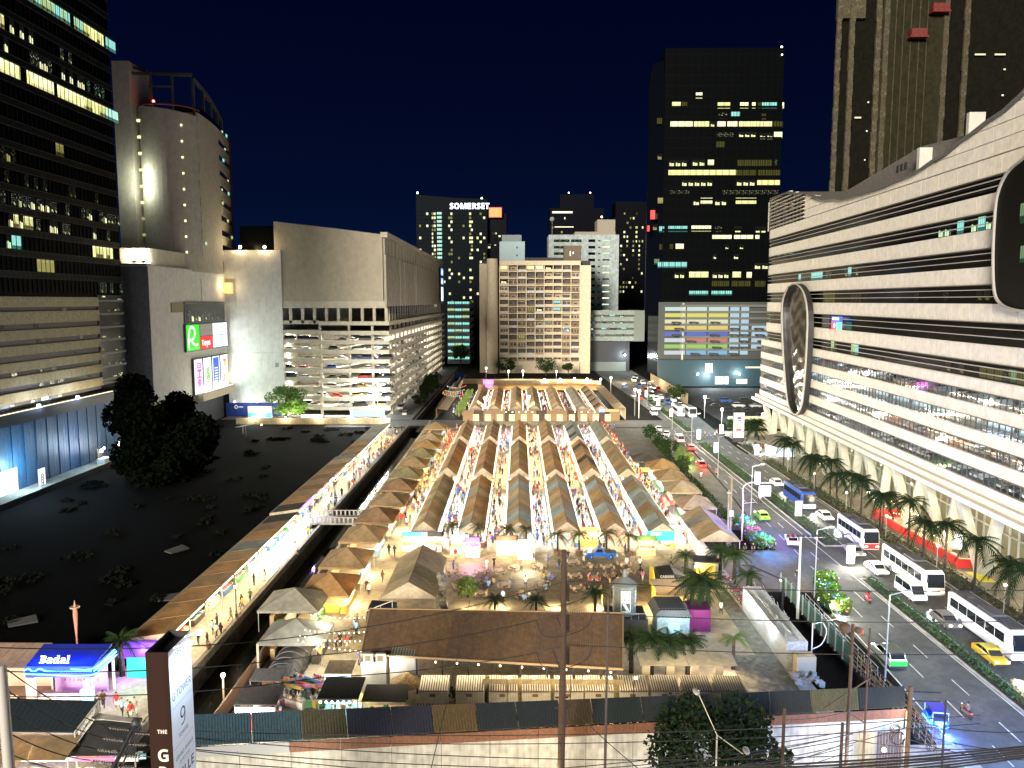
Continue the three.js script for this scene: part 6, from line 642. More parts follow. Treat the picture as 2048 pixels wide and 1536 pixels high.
{ const cols = ['white', 'silver', 'black', 'red', 'grey', 'blue', 'white']; let i = 0;
  for (const [x, z, tr] of [...Array.from({ length: 26 }, (_, k) => [55 + k % 3 * 2.9 + R(-0.3, 0.3), -292 - Math.floor(k / 3) * 11 - R(2, 7), 0]).filter(([x, z]) => z < -389), [62, -292, 0], [62.4, -306, 0], [62.6, -322, 0], [62.4, -342, 0], [55.4, -296, 0], [58.6, -300, 0], [55.6, -308, 0], [59, -316, 0], [56, -322, 0], [59.4, -334, 0], [56.6, -340, 0], [60, -352, 0], [57, -360, 0], [60.6, -372, 0], [58, -384, 0], [61, -398, 0], [52, -300, BACK], [49.6, -312, BACK], [51, -336, BACK], [49, -352, BACK], [48, -270, BACK], [51.5, -282, BACK], [48.6, -322, BACK]]) { const c = cols[i++ % 7]; parked(pick(['sedan', 'suv', 'van']), c, [x, 0.01, z], tr, `${c} car in the distant queue ${tr ? 'going away' : 'coming'} beyond the crossing`, 'distant cars in the queue'); }
  for (const [x, z] of [[41, -214], [41.6, -222], [40.6, -229], [43.6, -236], [44.4, -227]]) parked('sedan', pick(['white', 'silver']), [x, 0.01, z], BACK + R(-0.3, 0.3), 'pale car parked by the kerb near the far end of the market', 'pale cars at the kerb'); 
  for (let k = 0; k < 20; k++) { const c = pick(['black', 'grey', 'silver', 'blue', 'black']); parked(pick(['sedan', 'suv']), c, [76 + k % 5 * 7.5 + R(-1, 1), 0.01, -262 - Math.floor(k / 5) * 14], Math.PI / 2, `${c} car in the dim car park before the black tower`, 'cars in the dim car park'); } parked('van', 'white', [84, 0.01, -252], 1.3, 'white van at the near edge of the dim car park'); parked('van', 'silver', [76, 0.01, -246], 1.4, 'silver van by the wall of the dim car park');
  for (const [x, z, c] of [[-41.6, -309, 'white'], [-40.4, -333, 'white'], [-43, -349, 'red'], [-41, -372, 'silver'], [-42, -395, 'white'], [-43.4, -283, 'white'], [-40, -270, 'grey'], [-44, -412, 'blue']]) parked(pick(['sedan', 'van']), c, [x, 0.03, z], pick([0, BACK]), `${c} vehicle in the side street between car park and canal`, 'vehicles in the side street'); }
const bike = (x, z, turn, color, rider, lab) => { place(makeBike(color, 'motorbike ' + lab), x, z, turn); const c = Math.cos(turn), s = Math.sin(turn); person('sit', rider, V(x - 0.2 * s, 0.3, z - 0.2 * c), turn, `rider in ${rider} on the motorbike ${lab}`); };
bike(46.7, -99.5, BACK, [0.5, 0.02, 0.05], 'red shirt and white shorts', 'behind the white and green taxi'); bike(43.4, -71, BACK + 0.1, [0.25, 0.12, 0.06], 'brown shirt and black trousers', 'nearest the lower right corner'); bike(48.4, -151, BACK, [0.02, 0.02, 0.02], 'white shirt and dark trousers', 'beside the green and yellow taxi'); bike(41.6, -172, BACK, [0.5, 0.5, 0.5], 'white shirt and dark trousers', 'behind the red sedan'); bike(46, -176, BACK, [0.3, 0.25, 0.2], 'grey shirt and khaki trousers', 'abreast of the red sedan'); bike(41.4, -96.6, 2.3, [0.03, 0.05, 0.3], 'blue shirt and jeans', 'stopped, blue, beside the teal fence'); bike(42.4, -95.4, 2.5, [0.4, 0.12, 0.01], 'yellow shirt and jeans', 'stopped, orange-backed, beside the teal fence');
for (let i = 0; i < 8; i++) { const p = P(1452 + i * 7, 1163 + i * 8); place(makeBike(pick([[0.02, 0.02, 0.02], [0.1, 0.1, 0.1], [0.25, 0.02, 0.02]]), 'parked motorbike in the row behind the yellow booth', false), p.x, p.z, 1.2).userData.group = 'motorbikes parked in a row'; }
{ // tuk-tuk with blue lights at the lower right
  const t = thing('tuk_tuk', 'three-wheeled taxi glowing with blue lamps at the near left kerb', 'tuk-tuk', [39.6, 0, -69.5], BACK - 0.15); obj('body', [bx(1.4, 0.7, 2.4, 0, 0.4, -0.1), bx(0.7, 0.8, 0.6, 0, 0.4, 1.3)], paint([0.02, 0.05, 0.5]), t); obj('roof', [bx(1.5, 0.08, 2.1, 0, 1.9, -0.2)], paint([0.02, 0.02, 0.3]), t); obj('pillar', [[0.68, 0.8], [-0.68, 0.8], [0.68, -1.2], [-0.68, -1.2]].map(([x, z]) => bar(V(x, 1, z), V(x, 1.9, z), 0.04)), mSteel, t); obj('seat', [bx(1.2, 0.3, 0.5, 0, 1.0, -0.7)], mDark, t); obj('windscreen', [bx(1.1, 0.7, 0.04, 0, 1.15, 0.95)], mGlassCar, t); wheels(t, [[0, 1.35], [0.62, -0.9], [-0.62, -0.9]], 0.26); obj('light_strip', [bx(1.45, 0.08, 0.06, 0, 0.5, -1.35), bx(0.05, 0.08, 2.3, 0.74, 0.42, 0), bx(0.05, 0.08, 2.3, -0.74, 0.42, 0), bx(1.3, 0.06, 0.06, 0, 1.85, -1.26)], glow([0.08, 0.25, 1], 7), t); obj('taillight', [bx(1.0, 0.2, 0.05, 0, 0.85, -1.32)], glow([0.1, 0.5, 1], 4), t); pointLight(V(39.6, 0.35, -67.4), Co(0.05, 0.15, 1), 90); pointLight(V(38.2, 0.6, -69.5), Co(0.1, 0.4, 1), 40); person('sit', 'black clothes', V(39.3, 0.55, -70.4), BACK, 'driver in black clothes in the blue-lit tuk-tuk'); }
{ const t = thing('pickup_truck', 'old blue pickup truck parked side-on at the front of the plaza', 'pickup truck', [12.9, 0.02, -117.2], -Math.PI / 2); const [L, w, side, glass] = SIDE.pickup; obj('body', [tf(prism(side, w, 0.14), 0, 0, 0, -Math.PI / 2)], paint([0.01, 0.09, 0.36]), t); obj('cab', [tf(prism(glass, w - 0.3, 0.1), 0, 0, 0, -Math.PI / 2)], paint([0.01, 0.08, 0.32]), t); obj('window', [tf(prism([[-0.3, 1.15], [-0.2, 1.55], [0.5, 1.55], [0.75, 1.15]], w - 0.24), 0, 0, 0, -Math.PI / 2)], mGlassCar, t); obj('load_bed', [bx(w - 0.35, 0.06, 1.8, 0, 1.0, -1.55)], mDark, t); for (const s of [-1, 1]) { obj('headlight', [ball(0.13, s * 0.62, 0.85, 2.42)], mChrome, t); for (const z of [1.5, -1.5]) obj('fender', [tf(new THREE.CylinderGeometry(0.5, 0.5, 0.34, 14, 1, false, 0, Math.PI), s * (w / 2 - 0.05), 0.45, z, 0, Math.PI / 2, Math.PI / 2)], paint([0.01, 0.09, 0.36]), t); } obj('bumper', [bx(w - 0.1, 0.14, 0.12, 0, 0.42, 2.52), bx(w - 0.1, 0.14, 0.12, 0, 0.42, -2.52)], mChrome, t); wheels(t, [[w / 2 - 0.1, 1.5], [-w / 2 + 0.1, 1.5], [w / 2 - 0.1, -1.5], [-w / 2 + 0.1, -1.5]], 0.38); }

// ---------------------------------------------------------------- road furniture
strips.forEach(([a, b, z0, z1], i) => hedge(['clipped hedge of the near median beside the coaches', 'clipped hedge of the middle median between the crossing and the turning', 'clipped hedge of the far median beyond the crossing'][i], [a + 0.3, b - 0.3, z1 + 0.4, z0 - 0.4, 0.75], 2600, 0.3, M([0.02, 0.06, 0.012], 0.8, { side: THREE.DoubleSide })));
hedge('low planting of the strip under the palms by the mall', [61.4, 64.5, -211, -60, 0.6], 3600, 0.36, M([0.03, 0.045, 0.012], 0.8, { side: THREE.DoubleSide }));
[[50.4, -113.5], [51.9, -139.5], [51.9, -164], [51.9, -199], [52, -219], [52.6, -262], [52.9, -288], [53, -316], [61.6, -196], [60.9, -228]].forEach(([x, z], i) => { const t = site('light_box', ['nearest white lit advertising box, at the median end by the white sedan', 'white lit advertising box on the median beside the blue coach', 'white lit advertising box on the median level with the red sedan', 'pale blue lit box on the median', 'white lit box at the crossing end of the median', 'white lit box on the median beside the waiting coaches', 'second lit box beyond the waiting coaches', 'farthest lit box on the median', 'pale blue lit box at the mall kerb', 'small lit box at the far kerb of the crossing'][i], 'light box', [x, 0, z], 'white lit boxes along the road'); obj('base', [bb(x - 0.4, 0.1, z - 0.3, x + 0.4, 0.5, z + 0.3)], mDark, t); obj('panel', [bb(x - 0.55, 0.5, z - 0.2, x + 0.55, 3.2, z + 0.2)], glow(i === 3 || i > 7 ? [0.75, 0.92, 1] : [1, 0.95, 0.85], i === 0 ? 3.2 : 1.6), t); obj('cap', [bb(x - 0.6, 3.2, z - 0.25, x + 0.6, 3.3, z + 0.25)], mSteel, t); if (i < 8) pointLight(V(x, 2, z + 0.7), NEUT, i === 0 ? 120 : 22, 0.5); });
[[38.9, -78], [40.2, -101], [43.6, -141], [45.4, -172], [47, -206], [48.6, -240], [49, -290]].forEach(([x, z], i) => { const t = site('street_lamp', `slim grey street lamp at the left kerb, ${['nearest', 'second', 'third', 'fourth', 'fifth', 'sixth', 'seventh'][i]} from the viewer`, 'street lamp', [x, 0, z], 'street lamps at the left kerb'); obj('post', [bar(V(x, 0, z), V(x, 9.4, z), 0.09, 0.06), bar(V(x, 9.4, z), V(x + 1.8, 9.9, z), 0.045)], mSteel, t); obj('lamp_head', [bb(x + 1.5, 9.84, z - 0.12, x + 2.3, 9.98, z + 0.12)], mSteel, t); obj('lamp', [bb(x + 1.6, 9.78, z - 0.09, x + 2.2, 9.84, z + 0.09)], glow([0.95, 1, 0.85], 6), t); pointLight(V(x + 1.9, 9.6, z), Co(1, 0.95, 0.78), i === 0 ? 170 : 330, 0.2); });
[[62.6, -96], [62.6, -112], [62.6, -128], [62.6, -144], [62.6, -160], [62.6, -176], [62.6, -192]].forEach(([x, z], i) => { const t = site('garden_lamp', `short warm lamp post under the palms, ${ORD[i]} from the viewer`, 'lamp post', [x, 0, z], 'short lamps under the palms'); obj('post', [bar(V(x, 0.1, z), V(x, 3.6, z), 0.05)], mSteel, t); obj('lamp', [ball(0.2, x, 3.75, z)], glow([1, 0.78, 0.42], 8), t); pointLight(V(x, 3.75, z), WARM, 42); });
{ const t = site('flood_mast', 'mast with glaring floodlights at the corner of the crossing, near the white coaches', 'light mast', [64, 0, -262]); obj('mast', [bar(V(64, 0, -262), V(64, 7, -262), 0.1), bar(V(63, 0, -236), V(63, 6.4, -236), 0.1)], mSteel, t); obj('lamp', [ball(0.5, 64, 7.3, -262), ball(0.45, 63, 6.7, -236)], glow([0.8, 1, 0.95], 16), t); pointLight(V(64, 7.4, -260), COOL, 320, 0.4); pointLight(V(63, 6.8, -234), COOL, 220, 0.4);
  const m = site('market_mast', 'tall white light mast at the road corner of the far market', 'light mast', [41.5, 0, -262]); obj('mast', [bar(V(41.5, 0, -262), V(41.5, 9, -262), 0.14)], white(0.7), m); obj('lamp', [ball(0.5, 41.5, 9.3, -262)], glow([1, 1, 0.95], 16), m); pointLight(V(41.5, 9.4, -260.6), NEUT, 300, 0.4);
  const w = site('wall_lamp', 'warm round lamp on the low wall at the corner of the mall', 'lamp', [76, 4, -238]); obj('lamp', [ball(0.5, 76, 5, -237)], glow([1, 0.72, 0.3], 12), w); obj('bracket', [bb(75.6, 4, -238, 76.4, 4.4, -237)], mSteel, w); pointLight(V(76, 5, -235.8), WARM, 150, 0.4); const lw = site('low_wall', 'low pale wall of the dim car park behind the white signboard', 'wall', [76, 0, -240]); obj('wall', [bb(66, 0, -240.4, 92, 4, -240)], M([0.4, 0.38, 0.3], 0.8, { tex: 'stain', rep: 0.2 }), lw); hedge('tall dark hedge against the low wall by the white signboard', [65, 76, -239, -236, 3.4], 2200, 0.5, leafMats[1]);
  const sg = site('pylon_sign', 'tall white signboard with a dark emblem and a red patch by the mall steps', 'sign', [62.8, 0, -217]); obj('post', [bb(61.3, 0, -217.2, 64.3, 1.2, -216.8)], mDark, sg); const p = obj('panel', [bb(61.2, 1.2, -217.2, 64.4, 8.6, -216.8)], M([0.05, 0.05, 0.05], 0.5), sg); const f = obj('face', [panelGeo(3, 7.2)], screenMat(96, 224, 0.95, (x, w, h) => { x.fillStyle = '#f2efe6'; x.fillRect(0, 0, w, h); x.fillStyle = '#181818'; x.beginPath(); x.ellipse(50, 48, 22, 9, 0, 0, 7); x.fill(); x.fillRect(36, 66, 30, 12); x.fillStyle = '#f0b03a'; x.fillRect(24, 112, 48, 24); x.fillStyle = '#d8352b'; x.fillRect(24, 144, 48, 18); x.fillStyle = '#8a8a86'; x.fillRect(24, 176, 48, 5); x.fillRect(24, 190, 40, 5); }), sg, true); put(f, 62.8, 4.9, -216.77); pointLight(V(63, 5, -215), NEUT, 40, 0.5); }
{ const t = site('overhead_sign', 'white blank-backed traffic sign on a cantilever pole over the near carriageway', 'traffic sign', [37.6, 0, -126]); obj('post', [tube([V(37.6, 0, -126), V(37.6, 7, -126), V(37.6, 9.3, -126), V(38.6, 9.9, -126), V(41, 9.9, -126), V(44, 9.9, -126)], 0.12, 8, 24)], white(0.5), t); obj('board', [bb(40.2, 7.6, -126.2, 42.2, 9.4, -126.1)], white(0.75), t); obj('arm', [bar(V(37.6, 6.4, -126), V(39.6, 6.6, -126), 0.05)], mSteel, t);
  const pole = (x, z, h, mat, lab, name = 'utility_pole', cat = 'pole') => { const q = site(name, lab, cat, [x, 0, z]); obj('shaft', [bar(V(x, 0, z), V(x, h, z), 0.2, 0.14, 8)], mat, q); return q; };
  const a = pole(34.9, -123.5, 11.6, M([0.36, 0.27, 0.14], 0.85, { tex: 'stain', rep: 0.5 }), 'tall tan concrete pole beside the pale gable tent'); obj('box', [bb(34.5, 5, -123.2, 35.2, 6, -122.9)], mSteel, a); const a2 = pole(34.2, -122.4, 9.6, mConc, 'thinner grey pole next to the tall tan pole'); obj('bracket', [bb(33.9, 9, -122.4, 34.5, 9.2, -122.2)], mSteel, a2);
  const c = pole(35.4, -94, 10.6, M([0.42, 0.42, 0.38], 0.7), 'pale camera pole with a crossbar of cameras inside the teal fence', 'camera_pole'); obj('crossbar', [bar(V(33.4, 10.6, -94), V(38.4, 10.6, -94), 0.06)], mSteel, c); for (let i = 0; i < 8; i++) obj('camera', [bx(0.25, 0.25, 0.5, 33.8 + i * 0.62, 10.66, -94)], mDark, c);
  const f = site('teal_fence', 'teal sheet fence along the pavement beside the dark lot', 'fence', [36.6, 0, -93]); for (let i = 0; i < 11; i++) { const z = -103.5 + i * 2.05; obj('fence_panel', [bb(36.55, 0.2, z + 0.05, 36.62, 2.2, z + 2)], M([0.1, 0.27, 0.24], 0.7, { tex: 'stain', rep: 0.4 }), f); obj('post', [bb(36.4, 0, z - 0.06, 36.55, 2.6, z + 0.06)], mSteel, f); } obj('brace', [bar(V(36.5, 2.5, -104), V(36.5, 2.5, -81), 0.05), bar(V(36, 2, -104), V(36.5, 2.5, -104), 0.04)], mDark, f);
  const tr = site('trellis', 'rusty open trellis fence with climbing stems beside the near kerb', 'fence', [36.8, 0, -72]); const g = []; for (let i = 0; i < 18; i++) g.push(bar(V(36.8, 0, -81 + i), V(36.8, 2.4, -81 + i + R(-0.3, 0.3)), 0.035)); for (let i = 0; i < 5; i++) g.push(bar(V(36.8, 0.4 + i * 0.5, -81), V(36.8, 0.4 + i * 0.5, -63), 0.03)); for (let i = 0; i < 26; i++) g.push(bar(V(36.8 + R(-0.2, 0.2), R(0, 1), R(-81, -64)), V(36.8 + R(-0.3, 0.3), R(1.4, 3), R(-81, -64)), 0.02)); obj('lattice', g, M([0.22, 0.15, 0.08], 0.9), tr);
  const rl = site('kerb_railing', 'grey kerb railing between pavement and near carriageway', 'railing', [38.4, 0, -90]); const rg = []; for (let i = 0; i < 14; i++) rg.push(bar(V(38.6 + (i > 9 ? 0.1 : 0), 0, -100 + i * 1.6), V(38.6, 1, -100 + i * 1.6), 0.04)); rg.push(bar(V(38.6, 1, -100), V(38.6, 1, -79), 0.04), bar(V(38.6, 0.5, -100), V(38.6, 0.5, -79), 0.03)); obj('rail', rg, mSteel, rl);
  const cone = thing('traffic_cone', 'single orange traffic cone on the empty near carriageway', 'traffic cone', [41.6, 0.01, -89.5]); obj('cone', [cyl(0.16, 0.04, 0.7, 0, 0.04, 0, 12)], M([0.6, 0.08, 0.02], 0.6), cone); obj('base', [bx(0.4, 0.05, 0.4)], mDark, cone);
  const gz = site('gate_frame', 'dark steel gateway frame where the driveway meets the pavement', 'gate', [34, 0, -100]); obj('frame', [bb(32.4, 0, -104, 32.6, 3.4, -103.8), bb(34.4, 0, -97, 34.6, 4, -96.8), beam(V(32.5, 3.4, -104), V(34.5, 4, -97), 0.2, 0.2), beam(V(31.2, 3.5, -104), V(33, 3.4, -104), 0.15, 0.15)], mDark, gz); obj('lamp', [ball(0.15, 34.3, 3.8, -97.4)], glow([1, 1, 0.9], 4), gz); }
{ // gardens lit blue and violet
  const gl = (lab, pts, n, cols, k) => { const t = thing('lit_garden', lab, 'plants', pts[0]), o = pts[0]; obj('foliage', leafCloud(n, 0.4, () => { const q = pick(pts); return V(q.x - o.x + R(-1.3, 1.3), Math.sqrt(rnd()) * 2.1, q.z - o.z + R(-1.3, 1.3)); }), leafMats[2], t); cols.forEach((c, i) => { const g = []; for (let j = 0; j < 44; j++) { const q = pick(pts); g.push(ball(R(0.05, 0.13), q.x - o.x + R(-1.2, 1.2), R(0.4, 2.3), q.z - o.z + R(-1.2, 1.2), 5)); } obj('fairy_lamp', g, glow(c, 2.2), t); }); pts.forEach((q, i) => pointLight(V(q.x + 0.3, 2.6, q.z + 1.2), Co(...cols[i % cols.length]), k, 0.4)); return t; };
  gl('garden bed of plants hung with glowing blue and violet lamps by the turning', [P(1485, 1055), P(1494, 1066), P(1503, 1078), P(1514, 1090), P(1528, 1098)], 2600, [[0.05, 0.15, 1], [0.1, 0.35, 1], [0.6, 0.05, 1]], 150); 
  gl('dark shrubs hung with small white, green and blue lamps inside the teal fence', [P(1650, 1175), P(1655, 1195), P(1660, 1215), P(1675, 1225)], 3000, [[1, 1, 0.7], [0.2, 1, 0.3], [0.05, 0.15, 1]], 10); const p = P(1664, 1232); const l = thing('garden_floodlight', 'glaring white garden floodlight among the shrubs inside the teal fence', 'lamp', [p.x, 0, p.z]); obj('lamp', [ball(0.3, 0, 1.3, 0)], glow([1, 1, 0.85], 16), l); obj('post', [cyl(0.05, 0.05, 1.1)], mDark, l); pointLight(V(p.x, 1.5, p.z + 0.6), NEUT, 90, 0.3);
  const e = thing('led_billboard', 'blue LED billboard outside the picture that tints the near carriageway', 'billboard', [48, 0, -46]); obj('post', [cyl(0.3, 0.3, 10)], mSteel, e); const m = obj('panel', [bx(9, 4.5, 0.3, 0, 9, 0)], glow([0.1, 0.2, 0.9], 1), e); areaLight(V(48, 11.2, -46.4), V(-0.25, -0.55, -1), 9, 4.5, Co(0.2, 0.4, 1), 130); }
// palms by the mall
{ const ps = [0, 1, 2].map((i) => makePalm('dark royal palm in the strip before the mall', { h: [6.6, 5.8, 7.2][i], L: 3.6, n: 17, droop: [0.85, 0.95, 0.75][i], mat: M([0.01, 0.02, 0.007], 0.9, { side: THREE.DoubleSide, specularIntensity: 0.15 }), group: 'palms before the mall' })); 
  [-93, -98, -103.5, -113, -117, -124, -130.5, -134, -139, -146, -150, -156, -161, -167, -175, -184, -203, -206.5].forEach((z, i) => { const o = i < 3 ? ps[i] : dup(ps[i % 3], [0, 0, 0]); o.position.set(63.2 + (i % 2) * 1.2, 0.1, z); o.rotation.y = i * 1.7; o.userData.label = `dark palm in the strip before the mall, ${['nearest', 'second', 'third', 'fourth', 'fifth', 'sixth', 'seventh', 'eighth', 'ninth', 'tenth', 'eleventh', 'twelfth', 'thirteenth', 'fourteenth', 'fifteenth', 'sixteenth', 'seventeenth', 'farthest'][i]} from the viewer`; }); }
{ // restaurant terrace with red canopies, string lights and steps
  const t = site('red_terrace', 'restaurant terrace with red barriers and warm lamps under the mall columns', 'restaurant terrace', [68, 0, -126]); for (let i = 0; i < 8; i++) obj('barrier', [bb(66 + i * 0.05, 0.1, -140 + i * 3.4, 66.3 + i * 0.05, 1.5, -136.8 + i * 3.4)], M([0.5, 0.02, 0.015], 0.6), t); obj('barrier', [bb(66, 0.1, -113, 71, 1.5, -112.6), bb(66, 0.1, -140.4, 71, 1.5, -140)], M([0.5, 0.02, 0.015], 0.6), t); obj('table', Array.from({ length: 10 }, (_, i) => bb(67.6 + i % 2 * 1.8, 0.7, -138 + i * 2.5, 68.5 + i % 2 * 1.8, 0.78, -137 + i * 2.5)), M([0.6, 0.5, 0.35], 0.6), t); const bl = []; for (let i = 0; i < 60; i++) { const k = i / 60 * 6, u = k % 1; bl.push(ball(0.07, 66 + (i % 2) * 3, 3.4 - 1.6 * u * (1 - u), -140 + i * 0.47, 5)); } obj('string_lamp', bl, glow([1, 0.82, 0.5], 7), t); for (let i = 0; i < 5; i++) pointLight(V(68, 3.2, -138 + i * 6), WARM, 55, 0.3); obj('sign', [bb(69.5, 1.2, -120, 69.8, 3.4, -118)], glow([1, 0.95, 0.9], 2.4), t); obj('mat', [bb(66.4, 0.02, -111, 68.4, 0.06, -107)], M([0.55, 0.5, 0.04], 0.7), t);
  const k = site('glass_kiosk', 'white glowing glass kiosk with a sweeping roof at the mall corner', 'kiosk', [70, 0, -200]); obj('glass_wall', [bb(66, 0, -203, 71.5, 3, -196)], glow([0.85, 0.97, 1], 1.0), k); obj('roof', [slab([V(60.5, 3.6, -204), V(72, 4.6, -206), V(72.5, 3.2, -193), V(66, 3, -194)], 0.2)], mConc, k); obj('frame', [0, 1, 2, 3, 4].map((i) => bb(65.9, 0, -203 + i * 1.7, 66.05, 3, -202.85 + i * 1.7)), mSteel, k); pointLight(V(64.8, 2.2, -198), COOL, 110, 0.4);
  obj('planter', [bb(61.6, 0, -198, 66, 0.6, -192)], mConc, tag(site('mall_planter', 'raised stone planter with low shrubs at the mall corner', 'planter', [64, 0, -195]), null)); }
// trees in the middle distance
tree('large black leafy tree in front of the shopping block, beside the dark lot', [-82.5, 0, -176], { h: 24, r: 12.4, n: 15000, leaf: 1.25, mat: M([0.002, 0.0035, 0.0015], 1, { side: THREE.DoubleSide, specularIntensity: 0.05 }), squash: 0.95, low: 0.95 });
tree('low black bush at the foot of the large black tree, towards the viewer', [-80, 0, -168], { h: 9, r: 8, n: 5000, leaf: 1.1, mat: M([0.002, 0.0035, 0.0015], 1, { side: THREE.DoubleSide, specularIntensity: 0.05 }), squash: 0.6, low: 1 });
tree('bright green round tree lit from below in front of the car park', [-78, 0, -256], { h: 12.6, r: 7.2, n: 5200, leaf: 0.62, mat: M([0.07, 0.15, 0.015], 0.75, { side: THREE.DoubleSide }), squash: 0.75 }); pointLight(V(-74, 1.5, -250), Co(1, 0.95, 0.6), 260, 0.4); pointLight(V(-83, 2, -251), NEUT, 200, 0.4);
{ const s = site('market_entrance_sign', 'glowing white and cyan entrance sign beside the green round tree', 'sign', [-86, 0, -251]); const f = obj('panel', [panelGeo(7.6, 4.4)], screenMat(160, 96, 1.5, (x, w, h) => { x.fillStyle = '#fbe8ff'; x.fillRect(0, 0, w, 44); x.fillStyle = '#e052c0'; x.font = 'bold 26px sans-serif'; x.fillText('Jodd', 40, 32); x.fillStyle = '#39b8f0'; x.fillRect(0, 46, w, 50); x.fillStyle = '#eaffff'; x.font = 'bold 34px sans-serif'; x.fillText('FAIRS', 26, 84); }), s, true); put(f, -85, 3.2, -250.4); obj('frame', [bb(-89, 0.6, -250.8, -81, 5.6, -250.5)], white(0.6), s); pointLight(V(-85, 3, -248.6), COOL, 120, 0.5);
  const w = site('lit_wall', 'long pale wall washed by warm lamps between the dark lot and the street', 'wall', [-72, 0, -249]); for (let i = 0; i < 14; i++) { obj('wall_panel', [bb(-92 + i * 3.6, 0, -248.2, -88.43 + i * 3.6, 2.1, -247.8)], M([0.6, 0.53, 0.38], 0.75, { tex: 'stain', rep: 0.15 }), w); if (i % 3 === 1) { obj('lamp', [ball(0.16, -90 + i * 3.6, 2.5, -247.4)], glow([1, 0.86, 0.5], 8), w); pointLight(V(-90 + i * 3.6, 2.7, -246.6), WARM, 46, 0.3); } } obj('shop_strip', [bb(-71, 2.0, -249.4, -64, 3.0, -249)], glow([1, 0.95, 0.9], 1.6), w);
  const m = site('street_flood', 'glaring bluish lamp post at the corner of the car park', 'light mast', [-47.5, 0, -258]); obj('mast', [bar(V(-47.5, 0, -258), V(-47.5, 8, -258), 0.1), bar(V(-55, 0, -252), V(-55, 4, -252), 0.1)], mSteel, m); obj('lamp', [ball(0.55, -47.5, 8.3, -258), ball(0.55, -55, 4.3, -252)], glow([0.9, 1, 1], 16), m); pointLight(V(-47.4, 8.4, -256.6), COOL, 420, 0.4); pointLight(V(-55, 4.6, -250.6), COOL, 260, 0.4);
  tree('dark leafy tree row over the canal beside the side street', [-38.4, 0, -345], { h: 8, r: 5, n: 2600, leaf: 0.6, mat: leafMats[0] }); tree('second dark tree over the canal, nearer than the tree row', [-37.6, 0, -318], { h: 6.6, r: 4, n: 1800, leaf: 0.6, mat: leafMats[0] }); tree('small dark tree over the canal at the bend', [-38, 0, -296], { h: 4.8, r: 3, n: 1200, leaf: 0.5, mat: leafMats[1] }); tree('green tree before the low office beyond the car park', [-34, 0, -455], { h: 15, r: 6, n: 1800, leaf: 0.9, mat: leafMats[1] });
  for (const [x, r, l] of [[-6, 5, 'left'], [15, 6, 'middle'], [27, 3.4, 'right']]) tree(`low dark tree at the foot of the flats, ${l} of three`, [x, 0, -412], { h: r + 3.6, r, n: 1400, leaf: 0.7, mat: leafMats[1], squash: 0.6 }); tree('small green tree by the dim car park, left of the floodlights', [62.5, 0, -300], { h: 8, r: 4, n: 1400, leaf: 0.6, mat: leafMats[1] }); tree('bright yellow-green lit bush at the kerb by the pyramid tents', [40.6, 0, -186], { h: 4.4, r: 2.4, n: 1300, leaf: 0.4, mat: mLit }); pointLight(V(41.6, 1, -183.5), Co(0.7, 1, 0.2), 60); tree('green bush at the kerb before the dark red car', [39.4, 0, -197], { h: 4.6, r: 2.6, n: 1200, leaf: 0.4, mat: leafMats[1] }); tree('green bush by the pale parked cars at the far end of the market', [38.6, 0, -222], { h: 4, r: 2.6, n: 1100, leaf: 0.4, mat: leafMats[1] });
  hedge('low dark planting along the left kerb beside the pyramid tents', [37.6, 39.6, -215, -134, 0.8], 2200, 0.4, leafMats[1]); for (const [z, s, l] of [[-205, 4.6, 'farther'], [-176, 4.2, 'nearer']]) tree(`small leafy kerb tree behind the pyramid tents, ${l} of two`, [38.4, 0, z], { h: s, r: 2.2, n: 900, leaf: 0.4, mat: leafMats[1] });
  const hd = site('street_hoarding', 'tan sheet hoarding beside the distant queue of cars', 'hoarding', [66, 0, -330]); for (let i = 0; i < 14; i++) obj('fence_panel', [bb(65.6, 0, -380 + i * 6, 65.8, 4.4, -374.2 + i * 6)], M([0.4, 0.3, 0.18], 0.8, { tex: 'stain', rep: 0.2 }), hd); pointLight(V(62, 6, -350), WARM, 260, 0.4); pointLight(V(54, 7, -305), NEUT, 260, 0.4); pointLight(V(52, 7, -380), WARM, 380, 0.4);
  { const cl = Array.from({ length: 90 }, () => [R(-99, -45), R(-243, -66), R(0.6, 2.2)]); tag(obj('grass', [leafCloud(5000, 0.6, () => { const [x, z, r] = pick(cl); return V(x + R(-r, r), R(0, 0.4), z + R(-r, r)); })], M([0.006, 0.007, 0.005], 1, { side: THREE.DoubleSide, specularIntensity: 0.05 })), 'low weeds in patches on the dark vacant lot', 'grass', null, 'stuff'); }
  for (const [x, z, r, l] of [[-47, -100, 0.2, 'beside the long roof'], [-62, -92, 0.5, 'in the middle'], [-55, -120, 0.9, 'farther back']]) { const b = thing('rubble_slab', `dull broken slab lying on the dark lot, ${l}`, 'slab', [x, 0, z], r); obj('slab', [slab([V(-1.6, 0.3, -0.7), V(1.5, 0.5, -0.9), V(1.8, 0.2, 0.8), V(-1.3, 0.15, 0.9)], 0.2)], M([0.05, 0.05, 0.05], 0.9), b); }
